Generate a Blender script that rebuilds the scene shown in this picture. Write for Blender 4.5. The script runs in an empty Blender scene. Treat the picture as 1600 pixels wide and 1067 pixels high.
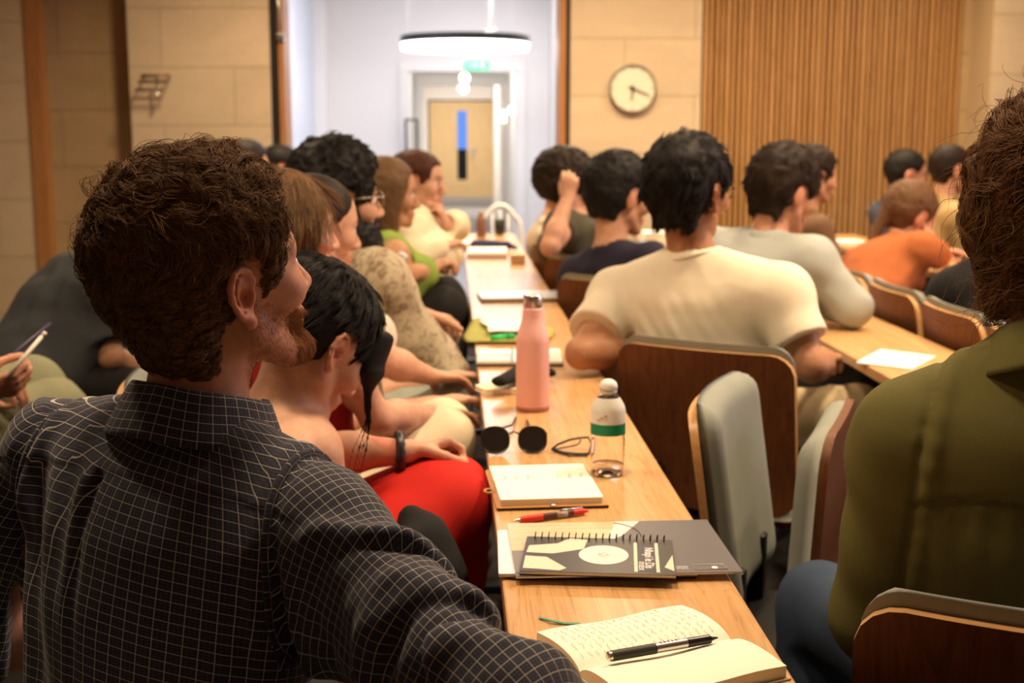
import bpy, bmesh, math, random
import numpy as np
from mathutils import Vector, Matrix

# ------------------------------------------------------------------ camera, world, exposure
scene = bpy.context.scene
COL = scene.collection
F_PX, CX, CY = 2000.0, 800.0, 533.5
TH = math.atan((533.5 - 208.0) / F_PX)
PH = math.atan(96.0 * math.cos(TH) / F_PX)
CAM = np.array([0.0, 0.0, 1.33])
FW = np.array([math.sin(PH) * math.cos(TH), math.cos(PH) * math.cos(TH), -math.sin(TH)])
RT = np.array([math.cos(PH), -math.sin(PH), 0.0])
UP = np.cross(RT, FW)
cam_data = bpy.data.cameras.new('camera')
cam_data.sensor_width = 36.0
cam_data.lens = 45.0
cam_data.clip_start = 0.02
cam_data.dof.use_dof = True
cam_data.dof.focus_distance = 1.5
cam_data.dof.aperture_fstop = 5.8
cam = bpy.data.objects.new('camera', cam_data)
COL.objects.link(cam)
cam.matrix_world = Matrix(((RT[0], UP[0], -FW[0], CAM[0]), (RT[1], UP[1], -FW[1], CAM[1]), (RT[2], UP[2], -FW[2], CAM[2]), (0, 0, 0, 1)))
scene.camera = cam
scene.view_settings.view_transform = 'Standard'
scene.view_settings.look = 'None'
scene.view_settings.gamma = 1.0
scene.view_settings.use_curve_mapping = False
scene.view_settings.exposure = 0.0
world = bpy.data.worlds.new('world')
scene.world = world
world.use_nodes = True
world.node_tree.nodes['Background'].inputs[0].default_value = (1.0, 0.75, 0.5, 1)
world.node_tree.nodes['Background'].inputs[1].default_value = 0.02

def area_light(name, loc, size, power, color, target=None, size_y=None, spread=None):
    ld = bpy.data.lights.new(name, 'AREA')
    ld.energy = power
    ld.color = color
    ld.shape = 'RECTANGLE' if size_y else 'DISK'
    ld.size = size
    if size_y:
        ld.size_y = size_y
    if spread:
        ld.spread = spread
    o = bpy.data.objects.new(name, ld)
    COL.objects.link(o)
    o.location = loc
    d = Vector(target) - Vector(loc) if target else Vector((0, 0, -1))
    o.rotation_euler = d.to_track_quat('-Z', 'Y').to_euler()
    return o

WARM = (1.0, 0.75, 0.48)
for (lx, ly, e) in [
        (-1.3, 2.3, 20), (-1.3, 4.6, 30), (-0.9, 7.0, 58), (1.5, 3.0, 54), (1.55, 4.9, 34), (0.95, 7.1, 62),
        (2.6, 3.2, 36), (2.6, 5.2, 36), (2.7, 7.2, 52), (4.3, 4.6, 24), (-0.05, 1.9, 28)]:
    area_light('ceiling_downlight', (lx, ly, 3.12), 0.34, e, WARM, spread=2.45)
# the lit projection screen at the front of the hall, out of frame on the right
area_light('screen_glow', (5.4, 3.2, 1.9), 2.2, 66, (1.0, 0.76, 0.84), target=(0.0, 2.2, 1.0), size_y=1.5)
# white lamps of the lobby and the corridor beyond the open doors
COOL = (1.0, 0.93, 0.92)
area_light('lobby_light', (-0.3, 10.6, 2.9), 1.5, 64, COOL)
area_light('lobby_light', (0.4, 12.4, 2.9), 1.0, 30, COOL)
area_light('corridor_light', (0.05, 16.0, 2.42), 0.9, 30, (1.0, 0.92, 0.82))
area_light('corridor_light', (0.05, 22.0, 2.42), 0.9, 60, (1.0, 0.88, 0.72))

# ------------------------------------------------------------------ helpers
def V(*a):
    return np.array(a, dtype=np.float64)

def ray(px, py):
    return FW + (px - CX) / F_PX * RT - (py - CY) / F_PX * UP

def P(px, py, Y=None, z=None, X=None):
    """a world point on the sight line of a photo pixel, at a given depth, height or X"""
    d = ray(px, py)
    if Y is not None:
        t = Y / d[1]
    elif z is not None:
        t = (z - CAM[2]) / d[2]
    else:
        t = X / d[0]
    return CAM + d * t

def unit(v):
    v = np.asarray(v, float)
    return v / (np.linalg.norm(v) + 1e-12)

def azd(a):
    a = math.radians(a)
    return V(math.sin(a), math.cos(a), 0)

def tag(o, label=None, cat=None, group=None, kind=None):
    if label: o['label'] = label
    if cat: o['category'] = cat
    if group: o['group'] = group
    if kind: o['kind'] = kind
    return o

def empty(name, loc=(0, 0, 0), label=None, cat=None, group=None):
    o = bpy.data.objects.new(name, None)
    o.empty_display_size = 0.05
    COL.objects.link(o)
    o.location = loc
    return tag(o, label, cat, group)

def set_parent(o, parent):
    """parent with the child's world placement kept"""
    if parent is None:
        return
    pm = world_matrix(parent)
    o.parent = parent
    o.matrix_parent_inverse = pm.inverted()

def world_matrix(o):
    m = o.matrix_basis.copy()
    if o.parent:
        return world_matrix(o.parent) @ o.matrix_parent_inverse @ m
    return m

def mesh_obj(name, verts, faces, mat=None, parent=None, smooth=True, local=False):
    me = bpy.data.meshes.new(name)
    if isinstance(faces, np.ndarray):
        n, k = faces.shape
        me.vertices.add(len(verts))
        me.vertices.foreach_set('co', np.asarray(verts, np.float32).ravel())
        me.loops.add(n * k)
        me.loops.foreach_set('vertex_index', faces.astype(np.int32).ravel())
        me.polygons.add(n)
        me.polygons.foreach_set('loop_start', np.arange(0, n * k, k, dtype=np.int32))
        me.update(calc_edges=True)
        me.validate()
    else:
        me.from_pydata([tuple(map(float, v)) for v in verts], [], faces)
        me.update()
    if smooth:
        me.polygons.foreach_set('use_smooth', np.ones(len(me.polygons), bool))
    if mat:
        me.materials.append(mat)
    o = bpy.data.objects.new(name, me)
    COL.objects.link(o)
    if parent is not None:
        if local:
            o.parent = parent
        else:
            set_parent(o, parent)
    return o

def bm_obj(name, bm, mat=None, parent=None, smooth=False, local=False, angle=None):
    me = bpy.data.meshes.new(name)
    bmesh.ops.recalc_face_normals(bm, faces=bm.faces)
    bm.to_mesh(me)
    bm.free()
    if smooth:
        me.polygons.foreach_set('use_smooth', np.ones(len(me.polygons), bool))
        if angle:
            me.set_sharp_from_angle(angle=math.radians(angle))
    if mat:
        me.materials.append(mat)
    o = bpy.data.objects.new(name, me)
    COL.objects.link(o)
    if parent is not None:
        if local:
            o.parent = parent
        else:
            set_parent(o, parent)
    return o

def add_box(bm, lo, hi, bevel=0.0, rot=None, seg=2):
    c = [(a + b) / 2 for a, b in zip(lo, hi)]
    s = [abs(b - a) for a, b in zip(lo, hi)]
    r = bmesh.ops.create_cube(bm, size=1.0)
    vs = r['verts']
    bmesh.ops.scale(bm, vec=s, verts=vs)
    if bevel:
        es = list({e for v in vs for e in v.link_edges})
        g = bmesh.ops.bevel(bm, geom=es, offset=bevel, segments=seg, affect='EDGES', profile=0.5)
        vs = list({v for f in g['faces'] for v in f.verts} | {v for v in vs if v.is_valid})
    if rot is not None:
        bmesh.ops.rotate(bm, cent=(0, 0, 0), matrix=rot, verts=vs)
    bmesh.ops.translate(bm, vec=c, verts=vs)
    return vs

def box_obj(name, lo, hi, mat=None, parent=None, bevel=0.0, seg=2):
    bm = bmesh.new()
    add_box(bm, lo, hi, bevel, seg=seg)
    return bm_obj(name, bm, mat, parent)

def lathe(profile, n=32, cap=True):
    """verts, faces of a surface of revolution about z; profile = [(r, z), ...] from bottom to top"""
    vs, fs = [], []
    for r, z in profile:
        for i in range(n):
            a = 2 * math.pi * i / n
            vs.append((r * math.cos(a), r * math.sin(a), z))
    for j in range(len(profile) - 1):
        for i in range(n):
            k = (i + 1) % n
            fs.append((j * n + i, j * n + k, (j + 1) * n + k, (j + 1) * n + i))
    if cap:
        fs.append(tuple(range(n - 1, -1, -1)))
        m = (len(profile) - 1) * n
        fs.append(tuple(range(m, m + n)))
    return vs, fs

def tube(pts, r, n=8, closed=False, cap=True):
    """verts, faces of a tube along points; r a number or a list"""
    pts = [np.asarray(p, float) for p in pts]
    m = len(pts)
    rs = r if hasattr(r, '__len__') else [r] * m
    vs, fs = [], []
    ref = None
    for i in range(m):
        if closed:
            t = pts[(i + 1) % m] - pts[i - 1]
        else:
            t = pts[min(i + 1, m - 1)] - pts[max(i - 1, 0)]
        t = unit(t)
        if ref is None:
            ref = unit(np.cross(t, V(0, 0, 1) if abs(t[2]) < 0.9 else V(1, 0, 0)))
        ref = unit(ref - t * np.dot(ref, t))
        b = np.cross(t, ref)
        for k in range(n):
            a = 2 * math.pi * k / n
            vs.append(pts[i] + rs[i] * (math.cos(a) * ref + math.sin(a) * b))
    for i in range(m if closed else m - 1):
        j = (i + 1) % m
        for k in range(n):
            l = (k + 1) % n
            fs.append((i * n + k, i * n + l, j * n + l, j * n + k))
    if cap and not closed:
        fs.append(tuple(range(n - 1, -1, -1)))
        fs.append(tuple(range((m - 1) * n, m * n)))
    return vs, fs

def xf(vs, loc=(0, 0, 0), rz=0.0, M=None):
    a = np.asarray(vs, float)
    if M is not None:
        a = a @ np.asarray(M, float).T
    if rz:
        c, s = math.cos(rz), math.sin(rz)
        a = a @ np.array([[c, -s, 0], [s, c, 0], [0, 0, 1]]).T
    return a + np.asarray(loc, float)

def join(*vf):
    vs, fs, n = [], [], 0
    for v, f in vf:
        vs += [tuple(p) for p in v]
        fs += [tuple(i + n for i in q) for q in f]
        n += len(v)
    return vs, fs

def rrect_plate(w, h, r, t0, t1, off, nx=14, nv=18):
    """a rounded-rectangle plate in the xz plane (x across, z up 0..h). The back face lies at y = off(x,z)+t0,
    the front face at off(x,z)+t1(x,z,edge distance). returns verts, faces"""
    zs = []
    for i in range(nv + 1):
        u = i / nv
        zs.append(h * (0.5 - 0.5 * math.cos(math.pi * u)))
    F, B = [], []
    for z in zs:
        dz = max(0.0, r - z, z - (h - r))
        hw = w / 2 - r + math.sqrt(max(0.0, r * r - dz * dz))
        for j in range(nx + 1):
            uu = -1 + 2 * j / nx
            x = hw * math.sin(uu * math.pi / 2)
            ed = min(min(z, h - z), hw - abs(x))
            o = off(x, z)
            F.append((x, o + t1(x, z, max(0.0, ed)), z))
            B.append((x, o + t0, z))
    n = len(F)
    vs = F + B
    fs = []
    c = nx + 1
    for i in range(nv):
        for j in range(nx):
            a = i * c + j
            fs.append((a, a + 1, a + c + 1, a + c))
            fs.append((n + a, n + a + c, n + a + c + 1, n + a + 1))
    loop = [j for j in range(c)] + [i * c + nx for i in range(1, nv + 1)] + [nv * c + j for j in range(nx - 1, -1, -1)] + [i * c for i in range(nv - 1, 0, -1)]
    m = len(loop)
    for i in range(m):
        a, b = loop[i], loop[(i + 1) % m]
        fs.append((a, n + a, n + b, b))
    return vs, fs

# ------------------------------------------------------------------ materials
MATS = {}
def mat(name, color, rough=0.6, metal=0.0, spec=0.5, emit=None, estr=0.0, trans=0.0, ior=1.45, coat=0.0, sheen=0.0, sss=0.0, alpha=1.0):
    m = bpy.data.materials.new(name)
    m.use_nodes = True
    b = m.node_tree.nodes['Principled BSDF']
    b.inputs['Base Color'].default_value = (*color, 1)
    b.inputs['Roughness'].default_value = rough
    b.inputs['Metallic'].default_value = metal
    b.inputs['Specular IOR Level'].default_value = spec
    b.inputs['IOR'].default_value = ior
    b.inputs['Transmission Weight'].default_value = trans
    b.inputs['Coat Weight'].default_value = coat
    b.inputs['Sheen Weight'].default_value = sheen
    if sss:
        b.inputs['Subsurface Weight'].default_value = sss
        b.inputs['Subsurface Radius'].default_value = (0.9, 0.35, 0.2)
        b.inputs['Subsurface Scale'].default_value = 0.012
    if emit:
        b.inputs['Emission Color'].default_value = (*emit, 1)
        b.inputs['Emission Strength'].default_value = estr
    MATS[name] = m
    return m

class NT:
    """short-hand for building node trees"""
    def __init__(self, m):
        self.t = m.node_tree
        self.b = self.t.nodes['Principled BSDF']
    def n(self, kind, **kw):
        x = self.t.nodes.new(kind)
        for k, v in kw.items():
            if k.startswith('i_'):
                x.inputs[k[2:].replace('_', ' ')].default_value = v
            else:
                setattr(x, k, v)
        return x
    def l(self, a, b):
        self.t.links.new(a, b)
    def coord(self, which='Object', scale=(1, 1, 1), rot=(0, 0, 0)):
        c = self.n('ShaderNodeTexCoord')
        m = self.n('ShaderNodeMapping')
        m.inputs['Scale'].default_value = scale
        m.inputs['Rotation'].default_value = rot
        self.l(c.outputs[which], m.inputs['Vector'])
        return m.outputs['Vector']
    def noise(self, vec, scale, detail=3.0, rough=0.55, dist=0.0):
        x = self.n('ShaderNodeTexNoise')
        x.inputs['Scale'].default_value = scale
        x.inputs['Detail'].default_value = detail
        x.inputs['Roughness'].default_value = rough
        x.inputs['Distortion'].default_value = dist
        if vec is not None:
            self.l(vec, x.inputs['Vector'])
        return x.outputs['Fac']
    def ramp(self, fac, stops):
        r = self.n('ShaderNodeValToRGB')
        e = r.color_ramp.elements
        while len(e) < len(stops):
            e.new(0.5)
        for el, (p, c) in zip(e, stops):
            el.position = p
            el.color = (*c, 1)
        self.l(fac, r.inputs['Fac'])
        return r.outputs['Color']
    def mix(self, fac, a, b, mode='MIX'):
        x = self.n('ShaderNodeMix', data_type='RGBA', blend_type=mode)
        for s, v in ((0, fac), (6, a), (7, b)):
            if isinstance(v, (int, float)):
                x.inputs[s].default_value = v
            elif isinstance(v, tuple):
                x.inputs[s].default_value = (*v, 1)
            else:
                self.l(v, x.inputs[s])
        return x.outputs[2]
    def math(self, op, a, b=0.0):
        x = self.n('ShaderNodeMath', operation=op)
        for s, v in ((0, a), (1, b)):
            if isinstance(v, (int, float)):
                x.inputs[s].default_value = v
            else:
                self.l(v, x.inputs[s])
        return x.outputs[0]
    def bump(self, height, strength=0.3, dist=0.002):
        x = self.n('ShaderNodeBump')
        x.inputs['Strength'].default_value = strength
        x.inputs['Distance'].default_value = dist
        self.l(height, x.inputs['Height'])
        self.l(x.outputs['Normal'], self.b.inputs['Normal'])
    def base(self, c):
        self.l(c, self.b.inputs['Base Color'])

def wood(name, dark, mid, light, axis=1, scale=1.0, rough=0.35, coat=0.0, spec=0.5):
    """veneer with the grain along one axis of the object"""
    m = mat(name, mid, rough, spec=spec, coat=coat)
    t = NT(m)
    sc = [9.0 * scale] * 3
    sc[axis] = 0.55 * scale
    v = t.coord('Object', tuple(sc))
    a = t.noise(v, 1.6, 4, 0.6, 0.9)
    sc2 = [90.0 * scale] * 3
    sc2[axis] = 2.2 * scale
    b = t.noise(t.coord('Object', tuple(sc2)), 1.0, 3, 0.6)
    rings = t.math('FRACT', t.math('MULTIPLY', a, 9.0))
    c1 = t.ramp(rings, [(0.0, mid), (0.55, light), (0.9, mid), (1.0, dark)])
    c2 = t.ramp(b, [(0.3, dark), (0.62, light)])
    t.base(t.mix(0.35, c1, c2))
    t.bump(b, 0.08, 0.0006)
    return m

def fabric(name, color, rough=0.85, weave=700.0, var=0.18, sheen=0.0):
    m = mat(name, color, rough, spec=0.25, sheen=sheen)
    t = NT(m)
    v = t.coord('Object')
    a = t.noise(v, 14.0, 4, 0.6)
    b = t.noise(v, weave, 2, 0.6)
    lo = tuple(x * (1 - var) for x in color)
    hi = tuple(min(1.0, x * (1 + var)) for x in color)
    t.base(t.mix(0.5, t.ramp(a, [(0.3, lo), (0.7, hi)]), t.ramp(b, [(0.3, lo), (0.7, hi)])))
    t.bump(b, 0.25, 0.0008)
    return m

# ------------------------------------------------------------------ signed-distance modelling
_rng = np.random.RandomState(7)
_TAB = _rng.rand(32, 32, 32).astype(np.float32) * 2 - 1

def vnoise(p, scale=1.0, off=0.0):
    q = p * scale + off
    i = np.floor(q).astype(np.int32)
    f = (q - i).astype(np.float32)
    f = f * f * (3 - 2 * f)
    i &= 31
    j = (i + 1) & 31
    x0, y0, z0 = i[:, 0], i[:, 1], i[:, 2]
    x1, y1, z1 = j[:, 0], j[:, 1], j[:, 2]
    fx, fy, fz = f[:, 0], f[:, 1], f[:, 2]
    T = _TAB
    a = T[x0, y0, z0] * (1 - fx) + T[x1, y0, z0] * fx
    b = T[x0, y1, z0] * (1 - fx) + T[x1, y1, z0] * fx
    c = T[x0, y0, z1] * (1 - fx) + T[x1, y0, z1] * fx
    d = T[x0, y1, z1] * (1 - fx) + T[x1, y1, z1] * fx
    a = a * (1 - fy) + b * fy
    c = c * (1 - fy) + d * fy
    return a * (1 - fz) + c * fz

class Fr:
    """a local frame: origin, columns = axes, scale"""
    def __init__(self, o, R, s=1.0):
        self.o, self.R, self.s = np.asarray(o, float), np.asarray(R, float), s
    def pt(self, *v):
        return self.o + self.s * (self.R @ np.array(v, float))
    def d(self, *v):
        return self.R @ np.array(v, float)
    def inv(self, p):
        return ((p - self.o) @ self.R) / self.s

class SDF:
    def __init__(self):
        self.pr = []
        self.lo = np.full(3, 1e9)
        self.hi = np.full(3, -1e9)
        self.disp = None
        self.dpad = 0.0
    def _b(self, pts, r):
        for p in pts:
            self.lo = np.minimum(self.lo, np.asarray(p) - r)
            self.hi = np.maximum(self.hi, np.asarray(p) + r)
    def cap(self, a, b, ra, rb=None, k=0.02, op='u'):
        rb = ra if rb is None else rb
        a, b = np.asarray(a, float), np.asarray(b, float)
        self.pr.append(('c', op, k, a, b, ra, rb))
        if op == 'u':
            self._b((a, b), max(ra, rb))
        return self
    def chain(self, pts, rs, k=0.01):
        for i in range(len(pts) - 1):
            self.cap(pts[i], pts[i + 1], rs[i], rs[i + 1], k)
        return self
    def ecap(self, a, b, side, ra, rb, ea=None, eb=None, k=0.03, op='u'):
        """capsule of elliptic section: ra, rb = (radius along side, radius along axis x side)"""
        a, b = np.asarray(a, float), np.asarray(b, float)
        u = b - a
        L = np.linalg.norm(u)
        u = u / L
        s = unit(np.asarray(side, float) - u * np.dot(side, u))
        f = np.cross(u, s)
        ea = min(ra) if ea is None else ea
        eb = min(rb) if eb is None else eb
        self.pr.append(('e', op, k, a, u, L, s, f, ra, rb, ea, eb))
        if op == 'u':
            self._b((a,), max(max(ra), ea))
            self._b((b,), max(max(rb), eb))
        return self
    def ell(self, c, R, r, k=0.02, op='u'):
        c = np.asarray(c, float)
        self.pr.append(('l', op, k, c, np.asarray(R, float), np.asarray(r, float)))
        if op == 'u':
            self._b((c,), max(r))
        return self
    def plane(self, p, n, k=0.0):
        """keep only the side that n points away from"""
        self.pr.append(('p', 'i', k, np.asarray(p, float), unit(n)))
        return self
    def sub(self, other, k=0.0):
        self.pr.append(('S', 's', k, other))
        return self
    def keep(self, other, k=0.0):
        self.pr.append(('S', 'i', k, other))
        return self
    def one(self, q, p):
        t = q[0]
        if t == 'c':
            a, b, ra, rb = q[3:7]
            u = b - a
            L2 = float(u @ u)
            w = p - a.astype(np.float32)
            h = np.clip((w @ u.astype(np.float32)) / max(L2, 1e-9), 0, 1)
            w -= h[:, None] * u.astype(np.float32)
            return np.sqrt((w * w).sum(1)) - (ra + (rb - ra) * h)
        if t == 'e':
            a, u, L, s, f, ra, rb, ea, eb = q[3:]
            w = p - a.astype(np.float32)
            au = w @ u.astype(np.float32)
            h = np.clip(au, 0, L)
            e = au - h
            h = h / L
            x = (w @ s.astype(np.float32))
            y = (w @ f.astype(np.float32))
            h = h * h * (3 - 2 * h)
            r0 = ra[0] + (rb[0] - ra[0]) * h
            r1 = ra[1] + (rb[1] - ra[1]) * h
            r2 = ea + (eb - ea) * h
            x = x / r0; y = y / r1; e = e / r2
            k0 = np.sqrt(x * x + y * y + e * e)
            x = x / r0; y = y / r1; e = e / r2
            k1 = np.sqrt(x * x + y * y + e * e)
            return k0 * (k0 - 1) / np.maximum(k1, 1e-4)
        if t == 'l':
            c, R, r = q[3:]
            w = (p - c.astype(np.float32)) @ R.astype(np.float32)
            w = w / r.astype(np.float32)
            k0 = np.sqrt((w * w).sum(1))
            w = w / r.astype(np.float32)
            k1 = np.sqrt((w * w).sum(1))
            return k0 * (k0 - 1) / np.maximum(k1, 1e-4)
        if t == 'p':
            return (p - q[3].astype(np.float32)) @ q[4].astype(np.float32)
        return q[3].ev(p)
    def ev(self, p, disp=True):
        D = None
        for q in self.pr:
            d = self.one(q, p)
            op, k = q[1], q[2]
            if D is None:
                D = d
            elif op == 'u':
                if k > 0:
                    h = np.clip(0.5 + 0.5 * (d - D) / k, 0, 1)
                    D = d + (D - d) * h - k * h * (1 - h)
                else:
                    D = np.minimum(D, d)
            else:
                if op == 's':
                    d = -d
                if k > 0:
                    h = np.clip(0.5 - 0.5 * (d - D) / k, 0, 1)
                    D = d + (D - d) * h + k * h * (1 - h)
                else:
                    D = np.maximum(D, d)
        if disp and self.disp is not None:
            D = D - self.disp(p)
        return D
    def grad(self, p, e=0.002, disp=True):
        g = np.stack([self.ev(p + np.eye(3, dtype=np.float32)[i] * e, disp) - self.ev(p - np.eye(3, dtype=np.float32)[i] * e, disp) for i in range(3)], 1)
        return g / (np.linalg.norm(g, axis=1, keepdims=True) + 1e-9)
    def mesh(self, h, lo=None, hi=None):
        pad = 2.5 * h + self.dpad
        lo = (self.lo - pad) if lo is None else np.maximum(self.lo - pad, lo)
        hi = (self.hi + pad) if hi is None else np.minimum(self.hi + pad, hi)
        c = 4
        nc = np.ceil((hi - lo) / (c * h)).astype(int) + 1
        ax = [lo[i] + (np.arange(nc[i]) + 0.5) * c * h - 0.5 * h for i in range(3)]
        G = np.stack(np.meshgrid(*ax, indexing='ij'), -1).reshape(-1, 3).astype(np.float32)
        Fc = self.ev(G, disp=False).reshape(nc)
        act = np.abs(Fc) < c * h * 1.45 + 0.004 + self.dpad
        # a far cell keeps only its sign
        Fv = np.repeat(np.repeat(np.repeat(Fc.astype(np.float32), c, 0), c, 1), c, 2)
        ia = np.argwhere(act)
        o = np.stack(np.meshgrid(np.arange(c), np.arange(c), np.arange(c), indexing='ij'), -1).reshape(-1, 3)
        idx = (ia[:, None, :] * c + o[None]).reshape(-1, 3)
        pts = (lo + idx * h).astype(np.float32)
        vals = np.empty(len(pts), np.float32)
        for s in range(0, len(pts), 200000):
            vals[s:s + 200000] = self.ev(pts[s:s + 200000])
        Fv[idx[:, 0], idx[:, 1], idx[:, 2]] = vals
        return surface_nets(Fv, lo, h)

_CORN = np.array([[x, y, z] for x in (0, 1) for y in (0, 1) for z in (0, 1)])
_EDGE = [(a, b) for a in range(8) for b in range(a + 1, 8) if np.abs(_CORN[a] - _CORN[b]).sum() == 1]

def surface_nets(Fv, lo, h):
    ins = Fv < 0
    n = np.array(Fv.shape) - 1
    cnt = np.zeros(n, np.uint8)
    for x, y, z in _CORN:
        cnt += ins[x:n[0] + x, y:n[1] + y, z:n[2] + z]
    cells = np.argwhere((cnt > 0) & (cnt < 8))
    vid = np.full(n, -1, np.int32)
    vid[cells[:, 0], cells[:, 1], cells[:, 2]] = np.arange(len(cells))
    vals = np.stack([Fv[cells[:, 0] + x, cells[:, 1] + y, cells[:, 2] + z] for x, y, z in _CORN], 1)
    acc = np.zeros((len(cells), 3), np.float32)
    num = np.zeros(len(cells), np.float32)
    for a, b in _EDGE:
        va, vb = vals[:, a], vals[:, b]
        m = (va < 0) != (vb < 0)
        t = np.where(m, va / np.where(m, va - vb, 1), 0)
        acc += np.where(m[:, None], _CORN[a] + t[:, None] * (_CORN[b] - _CORN[a]), 0)
        num += m
    verts = lo + (cells + acc / num[:, None]) * h
    quads = []
    for ax in range(3):
        sl0 = [slice(None)] * 3
        sl1 = [slice(None)] * 3
        sl0[ax] = slice(0, -1)
        sl1[ax] = slice(1, None)
        cr = ins[tuple(sl0)] != ins[tuple(sl1)]
        e = np.argwhere(cr)
        u, v = (ax + 1) % 3, (ax + 2) % 3
        ok = (e[:, u] > 0) & (e[:, v] > 0) & (e[:, u] < n[u]) & (e[:, v] < n[v])
        e = e[ok]
        flip = ins[e[:, 0], e[:, 1], e[:, 2]]
        q = []
        for du, dv in ((1, 1), (0, 1), (0, 0), (1, 0)):
            g = e.copy()
            g[:, u] -= du
            g[:, v] -= dv
            q.append(vid[g[:, 0], g[:, 1], g[:, 2]])
        q = np.stack(q, 1)
        q[~flip] = q[~flip][:, ::-1]
        quads.append(q)
    quads = np.concatenate(quads)
    quads = quads[(quads >= 0).all(1)]
    return verts, quads

def vcolor(o, cols):
    a = o.data.color_attributes.new('tint', 'FLOAT_COLOR', 'POINT')
    c = np.ones((len(o.data.vertices), 4), np.float32)
    c[:, :3] = cols
    a.data.foreach_set('color', c.ravel())
# ------------------------------------------------------------------ people: materials
def skin_mat(name, color):
    m = mat(name, color, 0.5, spec=0.35, sss=0.12)
    t = NT(m)
    at = t.n('ShaderNodeAttribute', attribute_name='tint')
    v = t.coord('Object')
    a = t.noise(v, 45.0, 4, 0.6)
    c = t.ramp(a, [(0.3, tuple(x * 0.88 for x in color)), (0.7, tuple(min(1, x * 1.1) for x in color))])
    t.base(t.mix(1.0, c, at.outputs['Color'], 'MULTIPLY'))
    t.bump(t.noise(v, 420.0, 2, 0.5), 0.12, 0.0006)
    return m

SKIN = {
    'fair': skin_mat('skin_fair', (0.60, 0.33, 0.22)),
    'ruddy': skin_mat('skin_ruddy', (0.56, 0.27, 0.17)),
    'tan': skin_mat('skin_tan', (0.48, 0.25, 0.145)),
    'bronze': skin_mat('skin_bronze', (0.40, 0.19, 0.10)),
    'deep': skin_mat('skin_deep', (0.33, 0.155, 0.085)),
}

def hair_mat(name, root, tip):
    m = mat(name, root, 0.58, spec=0.22)
    t = NT(m)
    hi = t.n('ShaderNodeHairInfo')
    v = t.coord('Object')
    a = t.noise(v, 60.0, 3, 0.6)
    c = t.mix(hi.outputs['Random'], root, tip)
    c = t.mix(t.math('MULTIPLY', a, 0.6), c, tip)
    t.base(c)
    return m

HAIR = {
    'brown': hair_mat('hair_brown', (0.019, 0.0095, 0.0045), (0.23, 0.12, 0.05)),
    'chestnut': hair_mat('hair_chestnut', (0.045, 0.020, 0.009), (0.26, 0.125, 0.052)),
    'dark': hair_mat('hair_dark', (0.010, 0.006, 0.004), (0.035, 0.018, 0.010)),
    'black': hair_mat('hair_black', (0.006, 0.005, 0.005), (0.018, 0.014, 0.012)),
    'light': hair_mat('hair_light_brown', (0.085, 0.045, 0.02), (0.22, 0.12, 0.055)),
    'auburn': hair_mat('hair_auburn', (0.04, 0.012, 0.006), (0.10, 0.03, 0.014)),
    'ginger': hair_mat('hair_ginger', (0.16, 0.055, 0.018), (0.42, 0.20, 0.075)),
}
M_eye = mat('eye_white', (0.75, 0.72, 0.68), 0.2)
M_iris = mat('eye_iris', (0.03, 0.018, 0.01), 0.15)
M_shoe = mat('shoe_leather', (0.02, 0.017, 0.015), 0.45)
M_frame_black = mat('spectacle_frame', (0.012, 0.011, 0.011), 0.3)
M_clear = mat('clear_glass', (1, 1, 1), 0.02, trans=1.0, ior=1.1)

# ------------------------------------------------------------------ people: anatomy
def head_frame(c, az, pitch=0.0, roll=0.0, s=1.0):
    f = azd(az)
    l = V(-f[1], f[0], 0)
    p = math.radians(pitch)
    u = V(0, 0, 1)
    f2 = f * math.cos(p) + u * math.sin(p)
    u2 = u * math.cos(p) - f * math.sin(p)
    r = math.radians(roll)                      # positive: the top of the head tips to its right
    l2 = l * math.cos(r) + u2 * math.sin(r)
    u3 = u2 * math.cos(r) - l * math.sin(r)
    return Fr(c, np.stack([f2, l2, u3], 1), s)

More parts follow.
